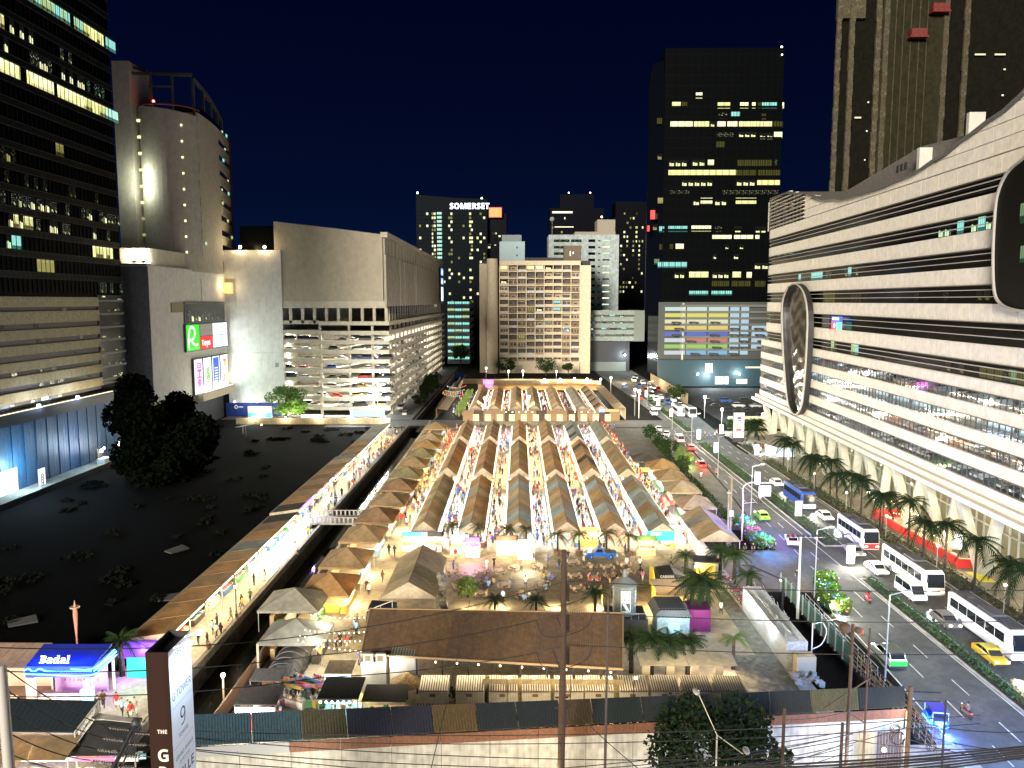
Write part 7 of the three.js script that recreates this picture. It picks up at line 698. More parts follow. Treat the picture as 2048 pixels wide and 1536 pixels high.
  const st = site('lot_shed', 'pale lean-to shed roof at the far corner of the dark lot', 'shed', [-78, 0, -226]); for (let i = 0; i < 3; i++) obj('roof_panel', [slab([V(-81 + i * 2.2, 3.4 + i * 0.3, -222 - i * 2.6), V(-78.9 + i * 2.2, 3.7 + i * 0.3, -224.6 - i * 2.6), V(-83 + i * 2.2, 2.6 + i * 0.2, -231 - i * 2.2), V(-85 + i * 2.2, 2.3 + i * 0.2, -228 - i * 2.2)], 0.08)], M([0.42, 0.38, 0.28], 0.8), st); obj('post', [bar(V(-80, 0, -223), V(-80, 3.3, -223), 0.08), bar(V(-83, 0, -229), V(-83, 2.3, -229), 0.08)], mSteel, st); obj('lamp', [ball(0.2, -77, 3, -228)], glow([1, 0.9, 0.6], 6), st); pointLight(V(-76, 3, -229), WARM, 60, 0.3); }

// ---------------------------------------------------------------- the crowd
const spots = [];
const free = (x, z) => spots.every(([a, b]) => (a - x) ** 2 + (b - z) ** 2 > 0.36);
function crowd(n, x0, x1, z0, z1, label, group, y = 0.04) { for (let i = 0; i < n; i++) { let x, z, k = 0; do { x = R(x0, x1); z = z0 + (z1 - z0) * Math.pow(rnd(), 0.8); } while (!free(x, z) && k++ < 20); spots.push([x, z]); const c = pick(outs); person(pick(['stand', 'walk', 'walk', 'reach']), c, V(x, y, z), pick([0, Math.PI, R(0, 6.28), Math.PI / 2 * pick([1, -1])]), `person in ${c}, ${label}`, group); } }
crowd(46, -20.8, -18, -123, -200, 'path by the leftmost long tents', 'people on the left path'); 
['first and second', 'second and third', 'third and fourth', 'fourth and fifth', 'fifth and sixth'].forEach((s, i) => { const x = (TX[i] + TX[i + 1]) / 2; crowd(13, x - 1.15, x + 1.15, -122, -157, `aisle between ${s} near tents`, `people between the ${s} near tents`); crowd(4, x - 1, x + 1, -160, -198, `aisle between ${s} middle tents`, `people between the ${s} middle tents`); });
crowd(38, 26.4, 28.6, -124, -205, 'path right of the long tents', 'people on the right path'); crowd(34, -37.4, -35.6, -82, -215, 'canal walk beside the long roof', 'people on the canal walk'); crowd(22, -18, 25, -97, -119, 'on the open plaza before the tents', 'people on the plaza'); crowd(16, -21, -17.2, -70, -91, 'small alley under the bunting', 'people in the small alley'); crowd(9, 48, 60, -222, -230, 'on the far road crossing', 'people at the crossing'); crowd(10, 63, 67, -214, -200, 'by the mall steps', 'people by the mall steps'); crowd(6, 66, 72, -128, -90, 'on the mall forecourt', 'people on the forecourt');
const who = (px, py, pose, c, turn, label) => { const p = P(px, py); spots.push([p.x, p.z]); person(pose, c, V(p.x, 0.04, p.z), turn, label); };
[[1051, 1175, 'walk', 'white shirt and dark trousers', Math.PI, 'man in white shirt walking alone across the tables'], [1067, 1128, 'walk', 'red shirt and white shorts', 1.5, 'person in red beside the white counter'], [988, 1135, 'stand', 'black clothes', 0.4, 'person in black standing between the food stalls and tables'], [943, 1118, 'stand', 'white dress', 2, 'woman in white before the violet food stall'], [911, 1118, 'stand', 'red shirt and white shorts', 0, 'person in red before the pink food stall'], [1167, 1132, 'stand', 'white shirt and dark trousers', 1.2, 'person at the nose of the blue pickup'], [1280, 1137, 'walk', 'white shirt and dark trousers', 2.6, 'left of the pair walking right of the pickup'], [1281, 1158, 'walk', 'black clothes', 2.6, 'person in black walking behind the pair right of the pickup'], [1285, 1162, 'walk', 'pink top and pale skirt', 2.6, 'person in pink next to the one in black right of the pickup'], [1307, 1175, 'walk', 'white shirt and dark trousers', 0.5, 'person in white near the yellow inflatable'], [1311, 1190, 'walk', 'white dress', 0.5, 'woman in white near the pale canopy'], [1302, 1110, 'stand', 'brown shirt and black trousers', 0, 'person in brown at the small palm-roofed stall'], [1412, 1150, 'stand', 'black clothes', 0, 'left of two guards in black by the yellow booth'], [1417, 1148, 'stand', 'black clothes', 3, 'right of two guards in black by the yellow booth'], [1593, 1162, 'stand', 'black top and jeans', 0, 'lone person on the pavement by the gate frame'], [1442, 1228, 'walk', 'white shirt and dark trousers', 3.1, 'worker with pale cap walking on the service lane'], [1489, 1107, 'stand', 'black clothes', 0.5, 'left of two guards beside the blue-lit garden'], [1506, 1107, 'stand', 'black clothes', 0, 'right of two guards beside the blue-lit garden'], [1548, 1098, 'stand', 'black clothes', 0, 'guard at the road edge of the blue-lit garden'],
 [433, 1275, 'walk', 'white shirt and dark trousers', 2.8, 'man in pale shirt, left of the couple on the canal walk'], [442, 1274, 'walk', 'black clothes', 2.8, 'woman in black, right of the couple on the canal walk'], [474, 1250, 'stand', 'black top and jeans', -1.2, 'person leaning by the canal parapet above the couple'], [397, 1290, 'walk', 'black top and jeans', 0.2, 'person in black behind the sign tower on the canal walk'], [418, 1312, 'stand', 'brown shirt and black trousers', 1, 'person in brown bending near the parapet'], [596, 1118, 'stand', 'black clothes', -1, 'person in black alone by the parapet farther up the walk'], [196, 1425, 'walk', 'black clothes', 0.2, 'person in black nearest the dark roof by the neon bar'], [207, 1415, 'walk', 'brown shirt and black trousers', 0.4, 'person in brown leaning beside the one in black by the neon bar'], [234, 1418, 'walk', 'red shirt and white shorts', 0.4, 'person in red walking from the neon bar'], [245, 1430, 'walk', 'sky blue shirt and dark trousers', 0.2, 'man in sky blue shirt in the group by the neon bar'], [257, 1434, 'walk', 'white shirt and dark trousers', 0.2, 'person in white between blue shirt and red shirt by the neon bar'], [262, 1438, 'walk', 'red shirt and white shorts', 0.1, 'person in red at the front of the group by the neon bar'], [270, 1428, 'walk', 'white dress', 0.6, 'woman in white at the right end of the group by the neon bar'],
 [593, 1408, 'stand', 'black top and jeans', 2.9, 'person in black top, left of the three in the small alley'], [599, 1412, 'stand', 'white dress', 2.8, 'woman with long hair in the middle of the small alley'], [611, 1413, 'stand', 'green shirt and black trousers', 3.1, 'man in green shirt in the small alley'], [627, 1405, 'stand', 'black clothes', 2.6, 'person in black right of the green shirt in the small alley'], [589, 1396, 'walk', 'black clothes', 0.5, 'person walking up the small alley behind the three'], [630, 1380, 'walk', 'white shirt and dark trousers', 0.4, 'person in white farther up the small alley'], [672, 1305, 'walk', 'black clothes', 0.4, 'person in black at the top of the small alley under the bunting'], [629, 1325, 'stand', 'grey shirt and khaki trousers', 0.4, 'person in grey under the bunting'], [640, 1322, 'stand', 'yellow shirt and jeans', 1.4, 'person in yellow under the bunting'],
 [738, 1190, 'stand', 'white shirt and dark trousers', 0.3, 'person in white by the nearest pyramid tents'], [733, 1183, 'stand', 'black clothes', 0.3, 'person in black by the nearest pyramid tents'], [765, 1165, 'walk', 'brown shirt and black trousers', 2.9, 'person in brown on the path left of the big near tent'], [778, 1110, 'walk', 'black clothes', 3, 'left of two in black above the big near tent'], [789, 1112, 'walk', 'black clothes', 3, 'right of two in black above the big near tent'], [1770, 1475, 'sit', 'brown shirt and black trousers', -0.6, 'person sitting on a motorbike by the dark gate at the lower right']].forEach((a) => who(...a));
{ // the rest of the crowd, too many to count
  const kinds = [['walk', 'black top and jeans'], ['stand', 'white shirt and dark trousers'], ['walk', 'red shirt and white shorts'], ['stand', 'grey shirt and khaki trousers'], ['walk', 'pink top and pale skirt'], ['stand', 'blue shirt and jeans']], N = 900, put_ = kinds.map(() => []);
  const zones = [[-20.8, -17.6, -232, -200], ...TX.slice(0, 5).map((x, i) => [x + 2.7, x + 5.1, -232, -198]), [26.3, 29, -250, -205], [-37.4, -35.6, -238, -160], ...[-11.2, -4.2, 2.8, 9.9, 18.1, 25.5].map((x) => [x - 1.1, x + 1.1, -327, -262]), [-24, -17.5, -335, -262], [-27, 31, -240, -233], [-24, 26, -201.5, -198.5], [-20.8, -18, -200, -122], [26.4, 28.6, -205, -124], ...TX.slice(0, 5).map((x) => [x + 2.9, x + 4.9, -198, -122])];
  for (let i = 0; i < N; i++) { const z = zones[i % zones.length]; put_[i % 6 === 0 ? pick([0, 2]) : rnd() * 6 | 0].push([R(z[0], z[1]), R(z[2], z[3])]); }
  kinds.forEach(([p, c], i) => { const im = new THREE.InstancedMesh(bodyOf(p, c), mBody, put_[i].length), m = new THREE.Matrix4(); put_[i].forEach(([x, z], k) => im.setMatrixAt(k, m.makeRotationY(R(0, 6.28)).setPosition(x, 0.04, z))); im.name = numbered('crowd'); im.castShadow = im.receiveShadow = true; tag(im, `crowd of far shoppers in ${c}`, 'crowd', null, 'stuff'); scene.add(im); });
}
// ---------------------------------------------------------------- plaza in front of the tents
marketTent(-13.7, -93.2, -108, 6.9, ['sand', 'olive', 'sand', 'sand'], 'big sand-coloured gable tent standing alone at the front of the plaza', undefined, null, null, 0, { eave: 3, ridge: 5, bay: 3.7 });
{ const b = thing('dark_tarp_box', 'dark blue tarpaulin box with a rail beside the big near tent', 'tarpaulin', [-16.6, 0, -90.4]); obj('cover', [prism([[-1.8, 0], [1.8, 0], [1.6, 2.9], [-1.5, 3.1]], 3.4, 0.15)], M([0.008, 0.01, 0.022], 0.6), b); obj('rail', [bar(V(-1.6, 3.1, 1.8), V(1.7, 4.4, 1.8), 0.05), bar(V(1.6, 0, 1.8), V(1.6, 4.4, 1.8), 0.05), bar(V(0.2, 0, 1.8), V(0.2, 3.7, 1.8), 0.05)], mSteel, b); }
{ // palms in pots
  const a = makePalm('potted palm', { h: 3.4, L: 2.0, n: 15, droop: 0.75, tr: 0.15, mat: M([0.05, 0.05, 0.012], 0.8, { side: THREE.DoubleSide }), props: false, name: 'potted_palm' }); obj('pot', [cyl(0.5, 0.65, 0.8, 0, 0, 0, 12)], M([0.1, 0.06, 0.035], 0.8), a);
  [[905, 1090], [956, 1094], [1014, 1098], [1052, 1098], [1115, 1110], [1158, 1110], [1213, 1108], [1257, 1113]].forEach(([x, y], i) => { const p = P(x, y), o = i ? dup(a, p, i * 1.3) : a; o.position.copy(p); o.userData.label = `potted palm in the row before the near tents, ${['first', 'second', 'third', 'fourth', 'fifth', 'sixth, left of the pickup', 'seventh, behind the pickup', 'eighth, right of the pickup'][i]}${i < 5 ? ' from the left' : ''}`; o.userData.group = 'potted palms before the near tents'; });
  const b = makePalm('date palm', { h: 4.2, L: 2.7, n: 20, droop: 0.6, tr: 0.26, mat: leafMats[1], props: false }); b.position.copy(P(1440, 1158)); b.userData.label = 'dark bushy palm at the plaza entrance by the yellow booth';
  [[1370, 1150, 0.72, 'low spreading palm right of the food stalls'], [1468, 1168, 1.05, 'slim palm by the driveway right of the yellow booth'], [1494, 1200, 0.85, 'palm over the row of parked motorbikes'], [1383, 1238, 1.1, 'green palm left of the magenta container'], [1402, 1245, 1.35, 'tall green palm right of the magenta container'], [1415, 1240, 1.1, 'palm at the service lane beside the magenta container'], [990, 1236, 0.6, 'yellow-lit palm behind the brown roof, left of the pole'], [1072, 1238, 0.62, 'yellow-lit palm behind the brown roof, next to the pole'], [1190, 1232, 0.75, 'yellow-lit palm behind the brown roof, right of the pole'], [1262, 1345, 0.95, 'first of four palms before the beige canopy'], [1303, 1352, 1, 'second of four palms before the beige canopy'], [1336, 1352, 0.95, 'third of four palms before the beige canopy'], [1375, 1348, 0.9, 'fourth of four palms before the beige canopy'], [245, 1352, 0.95, 'pale palm beside the neon bar'], [1052, 1330, 0.3, 'small palm plant under the arches of the brown roof']].forEach(([x, y, s, l], i) => { const o = dup(b, P(x, y), i * 1.9, l, undefined, s); });
  const c = makePalm('yellow-lit palm with drooping leaves at the corner of the beige canopy', { h: 3.6, L: 2.3, n: 11, droop: 0.7, tr: 0.2, mat: mLit, props: false }); c.position.copy(P(1466, 1338)); pointLight(P(1462, 1330, 1.6), WARM, 36); pointLight(P(1000, 1205, 0.8), WARM, 26); pointLight(P(1110, 1205, 0.8), WARM, 26); pointLight(P(1195, 1205, 0.8), WARM, 26);
  hedge('dark hedge along the back of the brown roof', [-15, -8.6, -90.5, -88.4, 2.2], 1500, 0.4, leafMats[0]); hedge('dark shrubs behind the brown roof beside the big near tent', [-8, 2, -91, -88.6, 1.8], 1800, 0.4, leafMats[1]); tree('yellow-lit shrub among the tables behind the brown roof', P(935, 1195).toArray(), { h: 3, r: 1.7, n: 900, leaf: 0.35, mat: mLit }); pointLight(P(935, 1205, 1), WARM, 30);
  const st = makeStatue(); st.position.copy(P(885, 1225)); }
function makeStatue() { const t = thing('rock_column', 'pale craggy column with ferns at the corner of the big near tent', 'column'); const g = []; for (let i = 0; i < 12; i++) g.push(tf(new THREE.IcosahedronGeometry(R(0.4, 0.75), 0), R(-0.3, 0.3), 0.3 + i * 0.42, R(-0.3, 0.3))); obj('rock', g, M([0.4, 0.36, 0.26], 0.9, { tex: 'dirt', rep: 0.5 }), t); return t; }
{ // food stalls in front of the tents
  const fs = (px, py, w, lab, body, sign, signMat, roofC) => { const p = P(px, py), t = thing('food_stall', lab, 'food stall', [p.x, 0.03, p.z]); obj('counter', [bx(w, 1, 1.2, 0, 0, 0.4), bx(w + 0.2, 0.06, 1.4, 0, 1, 0.4)], body, t); obj('back_wall', [bx(w, 2.4, 0.1, 0, 0, -1)], M([0.5, 0.4, 0.26], 0.8), t); obj('roof', [bx(w + 0.4, 0.1, 2.6, 0, 2.5, -0.1)], M(roofC ?? [0.3, 0.18, 0.08], 0.8), t); obj('post', [bx(0.08, 2.5, 0.08, -w / 2, 0, 1), bx(0.08, 2.5, 0.08, w / 2, 0, 1)], mSteel, t); obj('sign', [bx(w, 0.7, 0.08, 0, 2.6, 1.15)], signMat, t); obj('goods', [goodsGeo(w - 0.4, 14, 1.06, 0.4, 0.4).translate(0, 0, 0.4)], pick(goodsC), t); obj('lamp', [ball(0.12, -w / 3, 2.3, 0.6), ball(0.12, w / 3, 2.3, 0.6)], glow([1, 0.85, 0.55], 7), t); pointLight(V(p.x, 2.1, p.z + 1.3), WARM, 30, 0.3); return t; };
  const S = (c, k = 1.5) => glow(c, k);
  fs(845, 1100, 6.4, 'wide food stall with blue and white posters before the leftmost near tent', white(0.6), 1, screenMat(160, 24, 1.2, (x, w, h) => { for (let i = 0; i < 8; i++) { x.fillStyle = ['#58b7e8', '#f4fbff', '#2f7fc9', '#bfe9dc', '#eef6ff', '#3fa3df', '#f7f0ff', '#68d0c8'][i]; x.fillRect(i * 20, 0, 18, h); x.fillStyle = '#1c3f6b'; x.fillRect(i * 20 + 4, 8, 10, 5); } })); pointLight(P(850, 1104, 2.4), NEUT, 60, 0.4); areaLight(P(850, 1108, 2.3), V(0, -0.8, 0.6), 6, 0.3, NEUT, 12);
  fs(920, 1106, 3, 'food stall with a pink and white lit sign', white(0.7), 1, screenMat(96, 24, 1.5, (x, w, h) => { x.fillStyle = '#ffe9ff'; x.fillRect(0, 0, w, h); x.fillStyle = '#c23ad6'; x.font = 'bold 17px sans-serif'; x.fillText('MINT', 24, 18); })); { const t = fs(945, 1112, 2.4, 'white counter with a glowing violet back board', white(0.75), 1, S([0.7, 0.15, 1], 1.8)); obj('back_board', [bx(2.2, 1.3, 0.05, 0, 1.2, -0.9)], S([0.75, 0.1, 1], 1.8), t); pointLight(P(945, 1114, 1.8), Co(0.8, 0.3, 1), 26); }
  fs(1013, 1108, 3.2, 'food stall with a brown roof behind a small white cart', M([0.55, 0.44, 0.3], 0.7), 1, M([0.25, 0.12, 0.06], 0.8)); fs(1052, 1116, 2.6, 'bright white boxy food stall left of the utility pole', white(0.8), 1, S([0.95, 1, 1], 1.2), [0.7, 0.7, 0.68]); pointLight(P(1052, 1122, 2), NEUT, 40); fs(1176, 1090, 3, 'yellow food stall behind the pickup', M([0.55, 0.35, 0.08], 0.7), 1, S([1, 0.7, 0.2], 1)); fs(1290, 1108, 3, 'wooden stall right of the pickup with a leaf roof', M([0.5, 0.38, 0.2], 0.8), 1, M([0.1, 0.2, 0.04], 0.9), [0.1, 0.16, 0.03]); fs(1345, 1085, 4, 'white stall under the turquoise sign of the rightmost near tent', white(0.7), 1, white(0.8));
  const tq = site('turquoise_sign', 'turquoise sign board on the front of the rightmost near tent', 'sign', [23.5, 1, -121.6]); obj('panel', [bb(20.9, 1.3, -121.8, 25.4, 2.9, -121.7)], M([0.03, 0.42, 0.36], 0.6), tq); obj('lettering', [textGeo('SHOP', 0.5, 0.03).translate(22.4, 2.2, -121.69)], white(0.8), tq); areaLight(V(23.2, 3.0, -120.4), V(0, -0.9, -0.5), 4, 0.3, NEUT, 8);
  // tables and chairs
  const tb = thing('cafe_table', '', 'table'); obj('tabletop', [bx(1.1, 0.05, 1.1, 0, 0.72, 0)], M([0.5, 0.38, 0.24], 0.6), tb); for (const [x, z] of [[0.45, 0.45], [-0.45, 0.45], [0.45, -0.45], [-0.45, -0.45]]) obj('leg', [bx(0.05, 0.72, 0.05, x, 0, z)], mDark, tb);
  const ch = thing('cafe_chair', '', 'chair'); obj('seat', [bx(0.44, 0.04, 0.44, 0, 0.44, 0)], M([0.42, 0.3, 0.18], 0.6), ch); obj('backrest', [bx(0.44, 0.4, 0.04, 0, 0.5, -0.22)], M([0.42, 0.3, 0.18], 0.6), ch); for (const [x, z] of [[0.19, 0.19], [-0.19, 0.19], [0.19, -0.19], [-0.19, -0.19]]) obj('leg', [bx(0.04, 0.44, 0.04, x, 0, z)], mDark, ch);
  const T_ = [[905, 1152], [935, 1160], [965, 1150], [998, 1150], [1030, 1142], [975, 1172], [1010, 1178], [1046, 1200], [1080, 1140], [1098, 1160], [1086, 1180], [1146, 1132], [1180, 1140], [1215, 1142], [1248, 1136], [1150, 1160], [1188, 1164], [1222, 1160], [1256, 1152], [1190, 1185], [1155, 1185], [918, 1180], [962, 1195]];
  let nc = 0; T_.forEach(([x, y], i) => { const p = P(x, y), where = x < 1030 ? 'left of the utility pole' : x < 1130 ? 'around the utility pole' : 'before the pickup', t = i ? dup(tb, p, R(0, 1.5)) : tb; t.position.set(p.x, 0.035, p.z); t.userData.label = `square wooden table in the open eating area ${where}`; t.userData.group = `tables ${where}`; const r0 = R(0, 1.5); for (let k = 0; k < 4; k++) { const a = r0 + k * 1.571, c = nc++ ? dup(ch, p) : ch; c.position.set(p.x + Math.sin(a) * 0.85, 0.035, p.z + Math.cos(a) * 0.85); c.rotation.y = a + Math.PI; c.userData.label = `wooden chair at a table in the open eating area ${where}`; c.userData.group = `chairs ${where}`; if ([5, 6, 7, 9, 10, 16, 17].includes(i) && chance(0.7)) person('sit', pick(outs), V(c.position.x, 0.02, c.position.z), a + Math.PI, `person seated at a table in the open eating area ${where}`, `seated people ${where}`); } });
  const yl = site('yellow_booth', 'yellow booth lit from inside among the palms at the plaza entrance', 'booth', [27, 0, -106]); obj('wall', [bb(25.4, 0, -108, 28, 3.2, -106)], M([0.5, 0.36, 0.06], 0.7), yl); obj('roof', [bb(25, 3.2, -108.4, 28.6, 3.4, -105.4)], mDark, yl); obj('lamp', [ball(0.25, 25.2, 2.7, -105.7)], glow([1, 0.9, 0.5], 10), yl); pointLight(V(25, 2.7, -104.8), WARM, 70, 0.3);
  const inf = site('yellow_arch', 'yellow curved gate panel beside the black tarpaulin heap', 'gate', [17.5, 0, -103.4]); obj('panel', [tube([V(19, 0, -106), V(18.8, 2.2, -105), V(18.6, 3, -104), V(18.4, 2, -101.4), V(18.3, 0, -100)], 0.3, 8, 20)], M([0.65, 0.5, 0.03], 0.6), inf); const bt = thing('black_tarpaulin', 'black tarpaulin heap behind the yellow gate panel', 'tarpaulin', [21.4, 0, -105]); obj('cover', [prism([[-2.6, 0], [3.2, 0], [2.4, 1.2], [0.2, 2.6], [-1.8, 2.3]], 4, 0.3)], mDark, bt);
  const pc = site('pale_awning', 'pale flat awning of a lit stall behind the silo, row of letters along its top', 'awning', [20, 0, -97]); for (let i = 0; i < 3; i++) obj('roof_panel', [slab([V(17.6 + i * 1.5, 3.1, -99.6), V(19.05 + i * 1.5, 3.1, -99.6), V(19.4 + i * 1.5, 2.7, -94.8), V(17.9 + i * 1.5, 2.7, -94.8)], 0.04)], M([0.62, 0.5, 0.34], 0.9, { transmission: 0.35, thickness: 0 }), pc); obj('sign', [textGeo('CABANA', 0.34, 0.05).rotateX(-0.6).translate(20, 3.2, -99.7)], glow([1, 0.9, 0.6], 0.5), pc); obj('counter', [bb(17.8, 0, -99, 22.2, 1, -95.4)], M([0.6, 0.4, 0.1], 0.7), pc); pointLight(V(17.2, 2, -96), WARM, 60, 0.3); pointLight(V(20, 2.2, -97), WARM, 26, 0.3); }
{ // silo and containers
  const s = site('silo', 'grey metal silo with a conical cap and a painted square emblem on its front', 'silo', [12.9, 0, -90]); obj('stage', [bb(10.6, 0, -92, 15.4, 2.5, -87.6)], mDark, s); obj('cylinder', [cyl(1.4, 1.4, 3.6, 12.9, 2.5, -90, 28)], M([0.2, 0.22, 0.18], 0.5, { tex: 'stain', rep: 0.3 }), s); obj('cap', [cyl(1.5, 0.3, 0.9, 12.9, 6.1, -90, 28), cyl(0.3, 0.2, 0.9, 12.9, 7, -90, 10)], M([0.14, 0.15, 0.13], 0.5), s); obj('rail', [bar(V(10.8, 3.2, -87.8), V(15.2, 3.2, -87.8), 0.04), ...[0, 1, 2, 3, 4, 5].map((i) => bar(V(10.8 + i * 0.88, 2.5, -87.8), V(10.8 + i * 0.88, 3.2, -87.8), 0.03))], mSteel, s);
  const lb = printMat(128, 192, (x, w, h) => { x.fillStyle = '#5f6458'; x.fillRect(0, 0, w, h); x.fillStyle = '#d9dccb'; x.fillRect(14, 10, 100, 172); x.fillStyle = '#4c5146'; x.font = 'bold 40px sans-serif'; x.fillText('JODD', 19, 52); x.fillText('FAIRS', 17, 94); x.fillRect(22, 106, 84, 66); x.fillStyle = '#d9dccb'; x.beginPath(); x.moveTo(26, 110); x.lineTo(60, 110); x.lineTo(102, 168); x.lineTo(70, 168); x.fill(); }); obj('emblem', [new THREE.CylinderGeometry(1.42, 1.42, 2.9, 14, 1, true, -0.55, 1.1).translate(12.9, 4.3, -90)], lb, s, true); obj('emblem', [new THREE.CylinderGeometry(1.42, 1.42, 2.2, 10, 1, true, 0.85, 0.6).translate(12.9, 4.5, -90)], lb, s, true); pointLight(V(14.4, 5, -84.6), Co(0.95, 1, 0.85), 16);
  const corr = (x0, x1, z0, z1, h, mat, t, name = 'side_panel') => { const g = [bb(x0, 0, z0, x1, h, z1)]; for (let x = x0 + 0.1; x < x1; x += 0.32) g.push(bb(x, 0.1, z1, x + 0.16, h - 0.1, z1 + 0.05)); for (let z = z0 + 0.1; z < z1; z += 0.32) g.push(bb(x0 - 0.05, 0.1, z, x0, h - 0.1, z + 0.16)); return obj(name, g, mat, t); };
  const c1 = site('blue_container', 'pale blue ribbed container with a door under the dark mansard roof', 'container', [18.4, 0, -89]); corr(16.6, 20.4, -91.4, -88, 2.7, M([0.32, 0.45, 0.46], 0.6, { tex: 'stain', rep: 0.3 }), c1); obj('door', [bb(17.9, 0, -88, 19.2, 2.1, -87.9)], M([0.3, 0.5, 0.6], 0.5), c1); obj('roof', [prism([[-2.3, 0], [2.3, 0], [1.6, 0.9], [-1.6, 0.9]], 4.4).translate(18.4, 2.72, -90)], M([0.05, 0.055, 0.05], 0.7), c1); for (let i = 0; i < 9; i++) obj('roof_rib', [beam(V(16.5 + i * 0.45, 2.75, -87.78), V(16.9 + i * 0.36, 3.66, -88.4), 0.08, 0.06)], mSteel, c1); pointLight(V(18.6, 3, -85.6), COOL, 22);
  const c2 = site('magenta_container', 'magenta container stall behind the green palms', 'container', [22, 0, -91.5]); corr(20.8, 23.4, -93, -90, 2.8, M([0.09, 0.003, 0.055], 0.7), c2); pointLight(V(22, 2.6, -88), Co(1, 0.5, 0.9), 14);
  const c3 = site('white_container', 'long white ribbed container with clutter on its roof beside the service lane', 'container', [30.4, 0, -88.5]); corr(29.3, 31.6, -97, -80.6, 3.1, M([0.5, 0.52, 0.5], 0.6, { tex: 'stain', rep: 0.3 }), c3); const jk = []; for (let i = 0; i < 40; i++) jk.push(bar(V(R(29.5, 31.4), 3.15, R(-97, -81)), V(R(29.5, 31.6), R(3.3, 3.9), R(-97, -81)), 0.04)); obj('clutter', jk, mSteel, c3); for (const z of [-94, -90, -85]) { obj('lamp', [ball(0.12, 29.1, 2.8, z)], glow([0.9, 1, 1], 7), c3); pointLight(V(28.7, 2.7, z), COOL, 20); }
  const cb = site('tan_crate_stack', 'tan crate and rubbish heap at the near end of the white container', 'crates', [30.6, 0, -78.4]); obj('crate', [bb(29.8, 0, -80, 31.8, 2.3, -78.6)], M([0.42, 0.33, 0.2], 0.8), cb); const rb = []; for (let i = 0; i < 24; i++) rb.push(bx(R(0.3, 0.8), R(0.1, 0.5), R(0.3, 0.7), R(29, 32), R(0, 0.5), R(-78.5, -76.4), R(0, 3))); obj('rubbish', rb, M([0.3, 0.27, 0.22], 0.9), cb);
  const ap = site('awning_frame', 'white pipe frame at the edge of the dark lot', 'frame', [32.6, 0, -82]); obj('pipe', [bar(V(32.6, 0, -82), V(32.6, 4.6, -82), 0.07), tube([V(34, 4.4, -82.6), V(34.4, 3.4, -82.6), V(33.8, 2, -82.4), V(32.6, 1.6, -82)], 0.06, 6, 12), bar(V(32.6, 4.5, -82), V(38, 4.2, -85), 0.03)], white(0.7), ap);
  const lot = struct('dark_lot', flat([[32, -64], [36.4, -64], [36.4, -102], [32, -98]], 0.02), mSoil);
  struct('service_lane', flat([[22.6, -70], [29.2, -70], [29.2, -103], [26, -103]], 0.016), M([0.24, 0.22, 0.15], 0.85, { tex: 'dirt', rep: 0.12 }));
  const bc = site('beige_canopy', 'pale beige tarpaulin canopy behind four palms at the end of the brown roof', 'canopy', [17, 0, -78]); for (let i = 0; i < 4; i++) obj('roof_panel', [slab([V(12.6 + i * 2.5, 3.6, -81.5), V(15.05 + i * 2.5, 3.6, -81.5), V(15.05 + i * 2.5, 2.8, -75.6), V(12.6 + i * 2.5, 2.8, -75.6)], 0.05)], M([0.52, 0.45, 0.28], 0.95, { tex: 'cloth', rep: 0.2 }), bc); for (let i = 0; i < 4; i++) obj('arch', [bb(12.8 + i * 2.5, 0, -75.8, 13.6 + i * 2.5, 2.7, -75.6)], M([0.5, 0.42, 0.25], 0.8), bc); areaLight(V(17.4, 4.6, -73.6), V(0, -0.6, -1), 9, 0.4, WARM, 7); pointLight(V(17.5, 1.8, -77), WARM, 22); }
